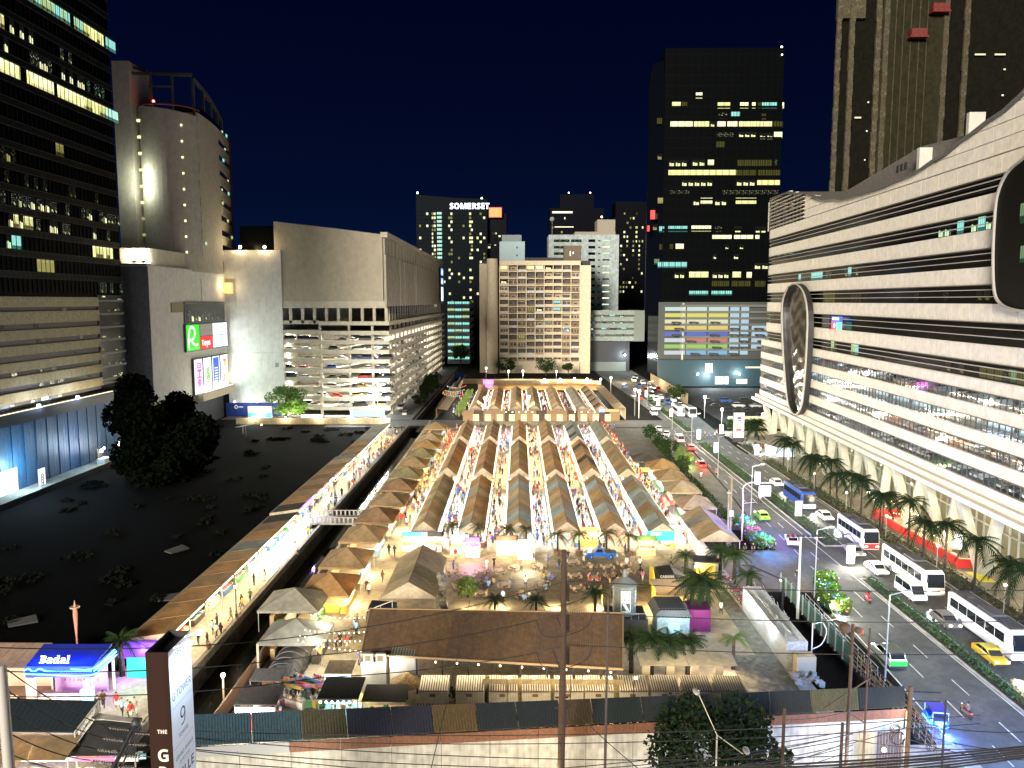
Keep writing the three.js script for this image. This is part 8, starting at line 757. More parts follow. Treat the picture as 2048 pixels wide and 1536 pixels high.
{ // brown roofed restaurant
  const t = site('restaurant_roof', 'large brown sheet roof of the open restaurant across the foreground', 'restaurant', [-2.5, 0, -78]), a = P(740, 1217, 6), b = P(1246, 1226, 6), c = P(1246, 1338, 4), d = P(721, 1308, 4), n = 9, L = (p, q, k) => p.clone().lerp(q, k);
  for (let i = 0; i < n; i++) { const p = L(a, b, i / n), q = L(a, b, (i + 0.995) / n), r = L(d, c, (i + 0.995) / n), s = L(d, c, i / n); obj('roof_panel', [slab([p, q, r, s], 0.08)], M([0.17 + (i % 3) * 0.018, 0.095 + (i % 3) * 0.01, 0.045], 0.9, { tex: 'stain', rep: 0.16 }), t); }
  obj('eave', [beam(d, c, 0.2, 0.22), beam(a, b, 0.14, 0.14), beam(a, d, 0.14, 0.14), beam(b, c, 0.14, 0.14)], M([0.3, 0.2, 0.1], 0.8), t); for (let i = 0; i < 10; i++) { const p = L(d, c, (i + 0.2) / 10); obj('post', [bb(p.x - 0.08, 0, p.z - 0.3, p.x + 0.08, 3.9, p.z - 0.14)], mDark, t); }
  for (let i = 0; i < 8; i++) { const p = L(d, c, 0.5 + i * 0.062); obj('arch', [new THREE.TorusGeometry(0.55, 0.06, 5, 12).translate(p.x, 2.0, p.z + 0.15), tf(new THREE.CircleGeometry(0.5, 14), p.x, 2.0, p.z + 0.12)], M([0.42, 0.36, 0.18], 0.8), t); } obj('front_wall', [bb(L(d, c, 0.48).x, 0, c.z - 0.1, c.x, 2.9, c.z)], M([0.45, 0.36, 0.2], 0.8, { tex: 'stain', rep: 0.2 }), t); obj('lamp', Array.from({ length: 12 }, (_, i) => { const p = L(d, c, (i + 0.5) / 12); return ball(0.1, p.x, 3.3, p.z - 0.6); }), glow([1, 0.8, 0.45], 6), t); areaLight(V((c.x + d.x) / 2, 3.4, c.z - 1.2), V(0, -0.7, 0.8), 24, 0.3, WARM, 8);
  hedge('dark hedge under the eave of the brown roof, left of the arches', [-9.6, -1.4, -73.6, -72.6, 1.5], 900, 0.35, leafMats[1]);
  const ac = (px, lab) => { const p = P(px, 1312, 4.4); const u = site('air_conditioner', lab, 'air conditioner', [p.x, 3.6, p.z]); obj('casing', [bb(p.x - 0.5, 3.7, p.z - 0.3, p.x + 0.5, 4.6, p.z)], white(0.7), u); obj('fan_grille', [bb(p.x - 0.32, 3.85, p.z, p.x + 0.24, 4.42, p.z + 0.03)], M([0.25, 0.2, 0.13], 0.8), u); }; ac(736, 'left of two white air conditioner boxes at the corner of the brown roof'); ac(761, 'right of two white air conditioner boxes at the corner of the brown roof');
  for (const [px, w, h, l] of [[748, 2.5, 3.4, 'left'], [806, 2.6, 4, 'right']]) { const p = P(px, 1372, 0.8), u = site('ribbed_shed', `narrow white ribbed shed, ${l} of two at the end of the brown roof`, 'shed', [p.x, 0, p.z]); const g = []; for (let i = 0; i < 13; i++) g.push(bb(p.x - w / 2 + i * w / 13, 0, p.z, p.x - w / 2 + (i + 0.55) * w / 13, h, p.z + 0.05)); obj('wall', [bb(p.x - w / 2, 0, p.z - 2.2, p.x + w / 2, h, p.z), ...g], white(0.62), u); for (let i = 0; i < 9; i++) obj('roof_rib', [beam(V(p.x - w / 2 + (i + 0.5) * w / 9, h + 0.5, p.z - 2.3), V(p.x - w / 2 + (i + 0.5) * w / 9, h + 0.1, p.z + 0.15), 0.12, 0.05)], M([0.2, 0.21, 0.18], 0.6), u); obj('roof', [slab([V(p.x - w / 2, h + 0.45, p.z - 2.3), V(p.x + w / 2, h + 0.45, p.z - 2.3), V(p.x + w / 2, h + 0.06, p.z + 0.15), V(p.x - w / 2, h + 0.06, p.z + 0.15)], 0.06)], M([0.07, 0.075, 0.07], 0.7), u); obj('lamp', [ball(0.13, p.x - w / 2 + 0.4, h - 0.3, p.z + 0.25)], glow([1, 0.95, 0.75], 6), u); pointLight(V(p.x - w / 2 + 0.4, h - 0.4, p.z + 0.9), NEUT, 8); } 
  // striped kiosks
  const xs = [869, 941, 1007, 1072, 1137, 1197, 1265, 1328, 1393, 1457], mw = white(0.7), md = M([0.12, 0.09, 0.06], 0.8); let k0;
  xs.forEach((px, i) => { const p = P(px, 1362, 2.6); if (!i) { const u = thing('striped_kiosk', '', 'kiosk', [p.x, 0, p.z]); k0 = u; obj('wall', [bx(2.8, 2.1, 1.9)], white(0.6), u); for (let s = 0; s < 12; s++) { obj('roof_slat', [beam(V(-1.32 + s * 0.24, 2.62, -1.15), V(-1.32 + s * 0.24, 2.2, 1.15), 0.13, 0.05)], mw, u); obj('wall_slat', [bx(0.11, 2.0, 0.05, -1.32 + s * 0.24, 0.05, 0.98)], mw, u); } obj('roof', [slab([V(-1.42, 2.57, -1.15), V(1.42, 2.57, -1.15), V(1.42, 2.15, 1.15), V(-1.42, 2.15, 1.15)], 0.05)], md, u); obj('vent', [bx(0.55, 0.3, 0.06, -0.1, 1.5, 1.02)], M([0.15, 0.09, 0.06], 0.8), u); } else dup(k0, [p.x, 0, p.z]); const u = scene.children[scene.children.length - 1]; (i ? u : k0).userData.label = `white and brown striped kiosk in the row under the brown roof, ${['first', 'second', 'third', 'fourth', 'fifth', 'sixth', 'seventh', 'eighth', 'ninth', 'tenth and last'][i]}${i === 9 ? '' : ' from the left'}`; (i ? u : k0).userData.group = 'striped kiosks'; });
  areaLight(V(5, 4.6, -69.6), V(0, -0.8, -0.6), 13, 0.06, WARM, 90); const fl = site('eave_lamp', 'row of warm floodlights over the striped kiosks', 'lamp', [5, 4.6, -69.4]); obj('lamp', Array.from({ length: 6 }, (_, i) => bb(-1 + i * 2.4, 4.6, -69.4, -0.7 + i * 2.4, 4.75, -69.2)), glow([1, 0.85, 0.5], 5), fl); for (const x of [-1, 5, 11]) obj('bracket', [bar(V(x, 0, -69.5), V(x, 4.7, -69.5), 0.04)], mDark, fl);
  const pf = site('picket_fence', 'dark picket fence in front of the striped kiosks', 'fence', [6, 0, -69]); const g = []; for (let x = -9.6; x < 23; x += 0.28) g.push(bb(x, 0, -69.9, x + 0.07, 1.75, -69.85)); tag(obj('picket', g, mDark, pf), null, null, null, 'stuff'); obj('rail', [bb(-9.6, 0.5, -69.84, 23, 0.58, -69.8), bb(-9.6, 1.3, -69.84, 23, 1.38, -69.8)], mDark, pf); hedge('tangle of dark shrubs along the picket fence', [-9, 22, -69.4, -68.4, 0.9], 1600, 0.3, leafMats[0]); }
{ // long shed across the foreground
  const t = site('front_shed', 'long low shed with a patchwork corrugated roof, orange fascia and white wall', 'shed', [3, 0, -61]), a = P(372, 1430, 6.2), b = P(1810, 1372, 6.2), c = P(1812, 1414, 5), d = P(372, 1492, 5), L = (p, q, k) => p.clone().lerp(q, k), cut = [0, 0.085, 0.15, 0.21, 0.27, 0.325, 0.385, 0.44, 0.5, 0.545, 0.615, 0.665, 0.73, 0.8, 0.86, 0.93, 1], col = [[0.045, 0.1, 0.135], [0.05, 0.1, 0.13], [0.08, 0.075, 0.04], [0.03, 0.035, 0.06], [0.028, 0.03, 0.05], [0.13, 0.085, 0.035], [0.022, 0.03, 0.036], [0.02, 0.028, 0.034], [0.09, 0.06, 0.03], [0.02, 0.03, 0.03], [0.022, 0.028, 0.03], [0.13, 0.1, 0.035], [0.03, 0.032, 0.022], [0.028, 0.03, 0.018], [0.12, 0.1, 0.03], [0.025, 0.026, 0.015]];
  for (let i = 0; i < 16; i++) { const u = cut[i], v = cut[i + 1] - 0.0008, m = M(col[i], 0.7, { tex: 'stain', rep: 0.5 }), g = [slab([L(a, b, u), L(a, b, v), L(d, c, v), L(d, c, u)], 0.05)], n = Math.round((v - u) * 260); for (let k = 0; k < n; k++) { const s = u + (v - u) * (k + 0.5) / n; g.push(beam(L(a, b, s), L(d, c, s).add(V(0, 0.03, 0)), 0.09, 0.07)); } obj('roof_sheet', g, m, t); }
  for (let i = 0; i < 15; i++) { const p = L(d, c, i / 15), q = L(d, c, (i + 0.99) / 15); obj('fascia_panel', [beam(p.clone().add(V(0, -0.5, 0.12)), q.clone().add(V(0, -0.5, 0.12)), 0.06, 0.85)], i < 2 ? M([0.22, 0.23, 0.23], 0.7) : M([0.17, 0.065, 0.028], 0.7, { tex: 'stain', rep: 0.3 }), t); obj('wall_panel', [beam(p.clone().add(V(0, -2.95, -0.25)), q.clone().add(V(0, -2.95, -0.25)), 0.15, 4.1)], M([0.44, 0.42, 0.36], 0.85, { tex: 'stain', rep: 0.12 }), t); }
  const pg = P(1775, 1450, 4); for (let i = 0; i < 9; i++) obj('gate_slat', [bx(0.16, 3.4, 0.1, pg.x - 0.9 + i * 0.24, 0.2, -62.1)], M([0.08, 0.05, 0.035], 0.8), t);
  for (const [x, y, z, k, c] of [[-16, 3.2, -54, 40, NEUT], [2, 3.2, -55, 44, WARM], [16, 3.2, -55.6, 44, NEUT], [27, 3.2, -56, 60, NEUT]]) { pointLight(V(x, y, z), c, k, 0.3); } const ld = site('pavement_lamp', 'low lamps on the pavement below the picture that wash the white wall', 'lamp', [0, 0, -54.4]); obj('lamp', [[-16, -54], [2, -55], [16, -55.6], [27, -56]].map(([x, z]) => bb(x - 0.2, 2.8, z - 0.1, x + 0.2, 3.0, z + 0.1)), glow([1, 0.9, 0.7], 4), ld); obj('post', [[-16, -54], [2, -55], [16, -55.6], [27, -56]].map(([x, z]) => bar(V(x, 0, z), V(x, 2.8, z), 0.05)), mSteel, ld);
  tree('dark leafy tree in front of the shed wall at the lower right', [14.4, 0, -56.5], { h: 9.7, r: 4.6, n: 5200, leaf: 0.42, mat: leafMats[3], squash: 0.95 }); tree('smaller dark leafy tree right of the double lamp', [18.8, 0, -57], { h: 8.2, r: 2.9, n: 2600, leaf: 0.38, mat: leafMats[3], squash: 1 }); 
  const dl = site('double_lamp', 'unlit double-armed street lamp rising out of the lower right tree', 'street lamp', [12.6, 0, -50]), A = AT(1434, 1470, 50); obj('post', [bar(V(A.x, 0, -50), A, 0.09, 0.06)], M([0.45, 0.4, 0.28], 0.6), dl); for (const [x, y] of [[1398, 1390], [1486, 1508]]) { const e = AT(x, y, 50); obj('arm', [bar(A, e, 0.035)], M([0.45, 0.4, 0.28], 0.6), dl); const f = e.clone().add(e.clone().sub(A).setY(0).normalize().multiplyScalar(0.2)); obj('lamp_head', [ball(0.28, 0, 0, 0, 10).scale(0.8, 0.6, 1.6).translate(f.x, f.y + 0.25, f.z)], M([0.35, 0.34, 0.3], 0.4), dl); } }
{ // utility poles, insulators and wires
  const mP = M([0.075, 0.04, 0.018], 0.85, { tex: 'stain', rep: 0.6 }), mIns = M([0.03, 0.018, 0.012], 0.3), mW = M([0.012, 0.01, 0.01], 0.7);
  const ins = (t, p, dir, n = 11, s = 1) => { const g = []; for (let i = 0; i < n; i++) g.push(tf(new THREE.CylinderGeometry(0.13 * s, 0.13 * s, 0.045 * s, 10), 0, i * 0.17 * s, 0)); g.push(cyl(0.03, 0.03, n * 0.17 * s)); const q = new THREE.Quaternion().setFromUnitVectors(V(0, 1, 0), dir.clone().normalize()); obj('insulator', g.map((x) => x.applyQuaternion(q).translate(p.x, p.y, p.z)), mIns, t); return p.clone().addScaledVector(dir.clone().normalize(), n * 0.17 * s); };
  const t = site('utility_pole', 'tall brown utility pole with insulator strings in the middle of the foreground', 'utility pole', [3.3, 0, -55]), top = AT(1128, 1100, 55); obj('shaft', [bar(V(3.25, 0, -55), V(3.4, 16, -55), 0.3, 0.25, 10), bar(V(3.4, 16, -55), V(top.x, top.y, -55), 0.25, 0.2, 10)], mP, t); for (const b of [bar(V(2.9, 16.7, -55), V(3.4, 15.4, -55), 0.05), bar(V(2.6, 14.2, -55), V(3.4, 12, -55), 0.05), bar(V(2.8, 10.4, -55), V(3.8, 10.4, -55), 0.07), bar(V(2.8, 9.6, -55), V(3.8, 9.6, -55), 0.06)]) obj('bracket', [b], mW, t);
  const W_ = []; [1163, 1225, 1290].forEach((y, i) => { const p = AT(1128, y, 55), r = ins(t, p.clone().add(V(0.25, 0, 0)), V(1, -0.03, 0)), l = ins(t, p.clone().add(V(-0.25, -0.1, 0)), V(-1, -0.26, 0.05)); ins(t, p.clone().add(V(0.3, -0.2, 0.1)), V(0, -1, 0), 8); W_.push([r, AT(2120, y + 16, 52), 0.35], [l, AT(640, y + 105 - i * 20, 50), 0.3], [AT(640, y + 105 - i * 20, 50), AT(-60, y + 130 - i * 14, 40), 0.5]); obj('jumper', [tube([l, l.clone().add(V(0.6, -1.2, 0)), p.clone().add(V(0.6, -1.5, 0.3)), r.clone().add(V(-0.3, -0.9, 0)), r], 0.035, 5, 20)], mW, t); });
  const w2 = site('steel_pole', 'thin dark steel pole right of the tall brown utility pole', 'pole', [6.6, 0, -55]); obj('shaft', [bar(V(6.6, 0, -55), V(6.7, 18.2, -55), 0.13, 0.08)], M([0.06, 0.04, 0.03], 0.7), w2);
  const rp = (px, py, d, lab, r = 0.2, m = mP) => { const p = AT(px, py, d), q = site('utility_pole', lab, 'utility pole', [p.x, 0, -d]); obj('shaft', [bar(V(p.x, 0, -d), p, r, r * 0.8, 8)], m, q); return [q, p]; };
  const [q1, p1] = rp(1706, 1248, 58, 'brown pole with bells and brackets beside the trellis at the lower right', 0.16); for (const b of [ball(0.45, p1.x - 0.6, p1.y - 0.3, -58), ball(0.3, p1.x + 0.4, p1.y - 0.5, -58), bar(p1.clone().add(V(-1, -0.4, 0)), p1.clone().add(V(0.8, -0.4, 0)), 0.05), bar(p1.clone().add(V(-0.2, -2.6, 0)), p1.clone().add(V(0.1, -2.6, 0)), 0.12), bar(p1.clone().add(V(-2, -7, 0)), p1.clone().add(V(1.6, -4.4, 0)), 0.06), bar(p1.clone().add(V(-1.6, -6.4, 0)), p1.clone().add(V(1.4, -8.2, 0)), 0.06)]) obj('bracket', [b], M([0.07, 0.04, 0.02], 0.8), q1);
  const [q2, p2] = rp(1822, 1372, 54, 'brown pole at the kerb by the blue-lit tuk-tuk, with hanging cable coils', 0.2, M([0.07, 0.045, 0.024], 0.8)); for (const d of [-0.4, -1.1]) obj('crossbar', [bar(p2.clone().add(V(-0.7, d, 0)), p2.clone().add(V(2.2, d - 0.1, 0)), 0.06)], mW, q2); for (const [dx, dy, r] of [[0.8, -3.6, 0.5], [1.6, -4.6, 0.35], [-0.9, -3.9, 0.55], [-1.1, -3.2, 0.35]]) obj('cable_coil', [0, 1, 2].map((k) => new THREE.TorusGeometry(r - k * 0.05, 0.025, 5, 20).translate(p2.x + dx + k * 0.03, p2.y + dy, -53.8 + k * 0.06)), mW, q2);
  const [q3] = rp(1569, 1415, 50, 'short brown pole in front of the orange fascia', 0.14); const [q4] = rp(1685, 1446, 46, 'stubby dark post before the white wall, right of the small tree', 0.12); const [q5] = rp(1892, 1400, 53, 'dark thin pole beside the blue-lit tuk-tuk', 0.1, mW); rp(1740, 1256, 58.6, 'second brown pole close behind the pole with bells', 0.1);
  const sp = site('white_signal', 'white figure-shaped lit sign post at the shed corner', 'sign', [33, 0, -61]); { const p = P(1814, 1440, 4); obj('post', [bar(V(p.x, 0, p.z), V(p.x, 4.8, p.z), 0.16, 0.12)], M([0.7, 0.62, 0.45], 0.7), sp); obj('panel', [bx(0.5, 0.9, 0.1, p.x - 0.4, 2.4, p.z + 0.2)], glow([0.9, 0.9, 1], 1.4), sp); pointLight(V(p.x, 5, p.z + 1.5), NEUT, 26); }
  const gl = AT(1768, 1500, 52), gs = site('warm_lamp', 'small glaring orange lamp near the dark gate at the lower right', 'lamp', [gl.x, gl.y, gl.z]); obj('lamp', [ball(0.16, gl.x, gl.y, gl.z)], glow([1, 0.6, 0.2], 14), gs); obj('bracket', [bar(V(gl.x, gl.y, gl.z), V(gl.x + 0.4, gl.y + 0.5, gl.z - 0.4), 0.04)], mDark, gs); pointLight(V(gl.x, gl.y, gl.z + 0.6), Co(1, 0.6, 0.25), 44);
  // the left pole with its crossarms, and the pole at the left edge
  const lp = site('insulator_pole', 'leaning steel pole crowded with insulator strings beside the sign tower', 'utility pole', [-24, 0, -46]), t0 = AT(272, 1446, 44), t1 = AT(205, 1580, 40); obj('shaft', [bar(t0, t1, 0.12, 0.14), bar(t0.clone().add(V(0.3, -0.2, 0)), t1.clone().add(V(0.4, 0, 0)), 0.06), ball(0.3, t0.x, t0.y, t0.z)], M([0.05, 0.055, 0.06], 0.5), lp); for (let i = 0; i < 5; i++) { const c = t0.clone().lerp(t1, 0.14 + i * 0.17); ins(lp, c.clone().add(V(-0.15, 0.1, 0)), V(-1, 0.12, 0), 8, 0.9); ins(lp, c.clone().add(V(0.15, -0.1, 0)), V(1, -0.05, 0), 7, 0.9); W_.push([c.clone().add(V(1.3, -0.15, 0)), AT(1900, 1500 + i * 16, 46), 1.1], [c.clone().add(V(-1.4, 0.3, 0)), AT(-60, 1280 + i * 46, 34), 0.5]); }
  const ep = site('edge_pole', 'pale concrete pole cut off by the left edge of the picture', 'utility pole', [-18, 0, -30]), e0 = AT(2, 1330, 30); obj('shaft', [bar(V(e0.x + 0.1, 0, -30), e0, 0.3, 0.2)], M([0.4, 0.38, 0.36], 0.8), ep);
  for (const [a, b, s] of [[[380, 1462, 48], [1960, 1430, 50], 0.8], [[380, 1475, 48], [1960, 1447, 50], 0.9], [[380, 1500, 47], [1980, 1560, 50], 1.3], [[560, 1560, 47], [1700, 1462, 52], 0.9], [[700, 1560, 47], [1700, 1478, 52], 0.9], [[860, 1550, 48], [1706, 1468, 56], 0.8], [[1060, 1560, 48], [1822, 1436, 54], 0.8], [[1300, 1545, 50], [1822, 1452, 54], 0.7], [[1480, 1545, 50], [1706, 1480, 57], 0.3], [[1480, 1530, 50], [1706, 1490, 57], 0.3], [[1500, 1550, 50], [1706, 1500, 57], 0.3], [[1706, 1480, 57], [2080, 1490, 46], 0.5], [[1822, 1440, 53], [2080, 1462, 46], 0.4], [[1822, 1460, 53], [2080, 1500, 46], 0.5], [[1822, 1480, 53], [2080, 1520, 46], 0.4], [[1400, 1560, 46], [2080, 1500, 44], 0.3], [[1706, 1290, 58], [1822, 1400, 54], 0.2], [[1706, 1300, 58], [1620, 1180, 90], 0.3], [[1569, 1440, 50], [1706, 1420, 57], 0.2], [[1128, 1400, 55], [1300, 1556, 46], 0.2], [[940, 1200, 70], [860, 1545, 47], 0.2]]) W_.push([AT(...a), AT(...b), s]);
  W_.forEach(([a, b, s], i) => tag(obj('power_cable', [tube(wirePts(a, b, s), i < 9 ? 0.035 : 0.03, 5, 26)], mW), i < 9 ? `${['upper', 'middle', 'lower'][i / 3 | 0]} black cable of the tall brown pole, ${['running right', 'running left', 'far left stretch'][i % 3]}` : 'thin black cable sagging across the bottom of the picture', 'cable', i < 9 ? 'cables of the tall pole' : 'cables across the foreground'));
  obj('cable_bundle', [0, 1, 2, 3, 4, 5].map((i) => tube(wirePts(AT(1380, 1536 + i * 5, 45 + i * 0.2), AT(2090, 1488 + i * 4, 45 + i * 0.2), 0.25 + i * 0.06), 0.06, 5, 24)), mW, tag(site('cable_run', 'thick bundle of black cables crossing the lower right corner', 'cable', AT(1740, 1510, 45)), null)); }
{ // sign tower at the lower left: dark brown front, white lettered side lit from above
  const t = site('sign_tower', 'tall advertising pylon with a dark brown front and a white lettered side, lower left', 'sign', [-19.4, 0, -41]); const a = D_(290, 1305, 39.5), x0 = a.x, x1 = D_(336, 1305, 39.5).x, yt = a.y, z1 = -39.5, z0 = -42.3;
  obj('front_panel', [bb(x0, 0, z1 - 0.1, x1, yt, z1)], M([0.026, 0.011, 0.007], 0.8, { specularIntensity: 0.3 }), t); obj('core', [bb(x0, 0, z0, x1 - 0.06, yt - 0.35, z1 - 0.1)], mDark, t); obj('rim', [bb(x0, yt - 0.35, z0, x0 + 0.08, yt, z1 - 0.1), bb(x1 - 0.08, yt - 0.35, z0, x1, yt, z1 - 0.1), bb(x0 + 0.08, yt - 0.35, z0, x1 - 0.08, yt, z0 + 0.08)], mDark, t);
  const f = obj('lettered_panel', [tf(panelGeo(z1 - z0 - 0.02, 16), 0, 0, 0, Math.PI / 2)], new THREE.MeshStandardMaterial({ roughness: 0.6, map: canvasTex(256, 1460, (x, w, h) => { x.fillStyle = '#dfe3e6'; x.fillRect(0, 0, w, h); x.fillStyle = '#22252c'; x.textAlign = 'center'; const tx = (s, y, p, b = 'bold ') => { x.font = b + p + 'px sans-serif'; x.fillText(s, w / 2, y); }; tx('AIRBAG', 70, 48); tx('Central Rama 9', 130, 28, ''); tx('G TOWER', 270, 52, ''); tx('9', 440, 130, ''); tx('TOWERS', 490, 30, ''); tx('GRAND RAMA9', 590, 30, ''); tx('OFFICE AND', 626, 22, ''); tx('BELLE', 712, 76); tx('GRAND', 800, 60); x.fillStyle = '#a7acb2'; for (const y of [160, 310, 520, 640, 830]) x.fillRect(20, y, w - 40, 3); }) }), t, true); put(f, x1 + 0.004, yt - 8, (z0 + z1) / 2);
  obj('lettering', [textGeo('G', 0.7, 0.05).translate((x0 + x1) / 2 + 0.1, yt - 6.2, z1), textGeo('R', 0.7, 0.05).translate((x0 + x1) / 2 + 0.1, yt - 7.2, z1), textGeo('THE', 0.22, 0.04).translate((x0 + x1) / 2 + 0.1, yt - 4.6, z1)], M([0.7, 0.62, 0.52], 0.6), t);
  for (const z of [-40.2, -41.6]) { obj('lamp', [bb(x1 + 0.7, yt + 0.1, z - 0.15, x1 + 1, yt + 0.3, z + 0.15), bar(V(x1 - 0.1, yt - 0.1, z), V(x1 + 0.85, yt + 0.25, z), 0.03)], glow([0.85, 0.95, 1], 3), t); const l = new THREE.SpotLight(Co(0.55, 0.75, 1), 46, 0, 1.1, 0.8); l.position.set(x1 + 1.2, yt + 0.1, z); l.target.position.set(x1, yt - 4, z); l.shadow.radius = 6; l.name = numbered('sign_beam'); scene.add(l, l.target); } areaLight(V(x1 + 3.4, 8, -41), V(-1, 0.6, 0), 2.5, 2, Co(0.7, 0.75, 1), 2); }
function D_(px, py, d) { return AT(px, py, d); }
{ // neon bar at the lower left
  const t = site('neon_bar', 'open bar under a blue roof edged with cyan neon and a script sign', 'bar', [-45.5, 0, -73.5]); const x0 = -48.2, x1 = -41.6, zf = -71.6, zb = -75.6;
  obj('roof', [slab([V(x0, 4.4, zf), V(x1, 4.4, zf), V(x1 - 0.2, 4.9, zb), V(x0 - 0.6, 4.9, zb)], 0.2)], M([0.01, 0.03, 0.3], 0.6), t); obj('fascia', [bb(x0, 3.4, zf, x1, 4.5, zf + 0.1), bb(x1, 3.4, zb, x1 + 0.1, 4.5, zf + 0.1)], M([0.012, 0.05, 0.45], 0.5), t);
  const nz = zf + 0.2; obj('neon_tube', [tube([V(x0, 4.1, nz), V(x0 + 0.4, 4.3, nz), V(x0 + 0.9, 4.0, nz), V(x0 + 1.5, 4.3, nz), V(x0 + 2.2, 4.05, nz), V(x1, 4.05, nz)], 0.05, 6, 40), tube([V(x0, 3.75, nz), V(x1 + 0.2, 3.75, nz), V(x1 + 0.25, 3.75, zf - 1), V(x1 + 0.25, 3.75, zb)], 0.05, 6, 40), tube([V(x1 + 0.25, 4.1, nz), V(x1 + 0.25, 4.1, zb)], 0.05, 6, 10), tube([V(x1 - 2, 4.3, nz), V(x1, 4.3, nz), V(x1 + 0.2, 4.4, zb)], 0.04, 6, 12)], glow([0.1, 0.85, 1], 6), t); areaLight(V((x0 + x1) / 2, 3.9, nz + 0.25), V(0, 0, 1), 6, 0.5, Co(0.05, 0.4, 1), 5); areaLight(V((x0 + x1) / 2, 5.2, zf - 0.6), V(0, -1, -0.6), 6, 0.3, Co(0.02, 0.12, 1), 14); areaLight(V(x1 + 0.5, 3.9, (zf + zb) / 2), V(1, 0, 0), 3.6, 0.5, Co(0.05, 0.5, 1), 4);
  obj('script_sign', [textGeo('Badal', 0.75, 0.06, fontSerif).applyMatrix4(new THREE.Matrix4().set(1, 0.3, 0, 0, 0, 1, 0, 0, 0, 0, 1, 0, 0, 0, 0, 1)).translate(-45.4, 4.75, zf - 0.1)], glow([0.75, 0.92, 1], 3), t);
  obj('counter', [bb(x0 + 0.9, 0, zf - 0.9, x1 - 0.9, 1.2, zf - 0.2)], white(0.65), t); for (let i = 0; i < 9; i++) obj('lattice_panel', [bb(x0 + 1 + i * 0.54, 0.3, zf - 0.2, x0 + 1.4 + i * 0.54, 0.9, zf - 0.15)], M([0.4, 0.3, 0.18], 0.7), t); obj('side_board', [bb(x0 - 0.1, 0, zf - 0.4, x0 + 0.7, 3.2, zf)], M([0.65, 0.55, 0.45], 0.8), t); obj('post', [bb(x1 - 0.2, 0, zf - 0.2, x1, 3.4, zf), bb(x1 - 0.2, 0, zb, x1, 4.4, zb + 0.2), bb(x0, 0, zb, x0 + 0.2, 4.4, zb + 0.2)], white(0.5), t); obj('shelf', [bb(x0 + 0.6, 0, zb + 0.2, x1 - 0.6, 2.8, zb + 0.5)], M([0.3, 0.2, 0.35], 0.7), t); const bt = []; for (let i = 0; i < 30; i++) bt.push(cyl(0.05, 0.04, 0.3, R(x0 + 1, x1 - 1), pick([1.2, 1.9, 2.4]), zb + 0.6, 6)); obj('bottle', bt, M([0.3, 0.2, 0.1], 0.2), t); pointLight(V(-45, 2.6, -73.6), Co(1, 0.5, 0.9), 14); pointLight(V(-42.6, 2.4, -74), Co(0.5, 0.2, 1), 14); pointLight(V(-45.6, 2.0, zf + 2), Co(1, 0.75, 0.6), 22);
  const bo = site('lit_bottle', 'glowing cyan cup-shaped lamp at the corner of the neon bar', 'lamp', [-41.8, 0, -70.6]); obj('cup', [cyl(0.5, 0.62, 2, -41.7, 0.6, -70.6, 10), cyl(0.2, 0.3, 0.9, -41.7, 2.6, -70.6, 8)], glow([0.4, 0.95, 1], 1.4), bo); pointLight(V(-41.4, 1.8, -69.6), Co(0.3, 0.9, 1), 6);
  const gw = site('green_screen', 'glowing turquoise screen wall behind the neon bar', 'screen', [-39.6, 1, -76]); obj('panel', [bb(-41, 0.6, -77, -38.4, 2.8, -76.8)], screenMat(64, 48, 1.1, (x, w, h) => { x.fillStyle = '#18d6c6'; x.fillRect(0, 0, w, h); x.fillStyle = '#2f8f46'; for (let i = 0; i < 9; i++) { x.beginPath(); x.arc(R(12, 52), R(14, 40), R(4, 9), 0, 7); x.fill(); } }), gw); pointLight(V(-39.6, 2, -75.4), Co(0.2, 1, 0.9), 10);
  const pk = site('pink_awning', 'dusty pink awning over white loungers left of the neon bar', 'awning', [-51, 0, -74]); for (let i = 0; i < 4; i++) obj('roof_panel', [slab([V(-56 + i * 1.9, 4.6, -76.5), V(-54.15 + i * 1.9, 4.6, -76.5), V(-54.15 + i * 1.9, 3.8, -72.6), V(-56 + i * 1.9, 3.8, -72.6)], 0.05)], M([0.42, 0.28, 0.2], 0.9, { tex: 'cloth', rep: 0.2 }), pk); areaLight(V(-52, 3.6, -72.4), V(0.1, -0.9, 0.4), 6, 0.3, Co(1, 0.7, 0.5), 12); obj('back_wall', [bb(-56, 0, -76.4, -48.6, 2.6, -76.2)], M([0.5, 0.35, 0.25], 0.8), pk);
  const lg = thing('lounger', '', 'lounger', [-50, 0, -71]); obj('seat', [bx(0.7, 0.1, 1.3, 0, 0.35, 0.2)], M([0.6, 0.45, 0.32], 0.8), lg); obj('backrest', [tf(new THREE.BoxGeometry(0.7, 0.9, 0.08), 0, 0.75, -0.55, 0, -0.4)], M([0.62, 0.48, 0.35], 0.8), lg); obj('frame', [bx(0.06, 0.35, 1.3, 0.32, 0, 0.2), bx(0.06, 0.35, 1.3, -0.32, 0, 0.2)], mDark, lg); for (let i = 0; i < 8; i++) { const o = i ? dup(lg, [0, 0, 0]) : lg; o.position.set(-53.6 + i % 4 * 1.25, 0.02, -71.4 + Math.floor(i / 4) * 2.2); o.userData.label = `beige lounger under the pink awning, ${i < 4 ? 'back' : 'front'} row`; o.userData.group = 'loungers under the pink awning'; }
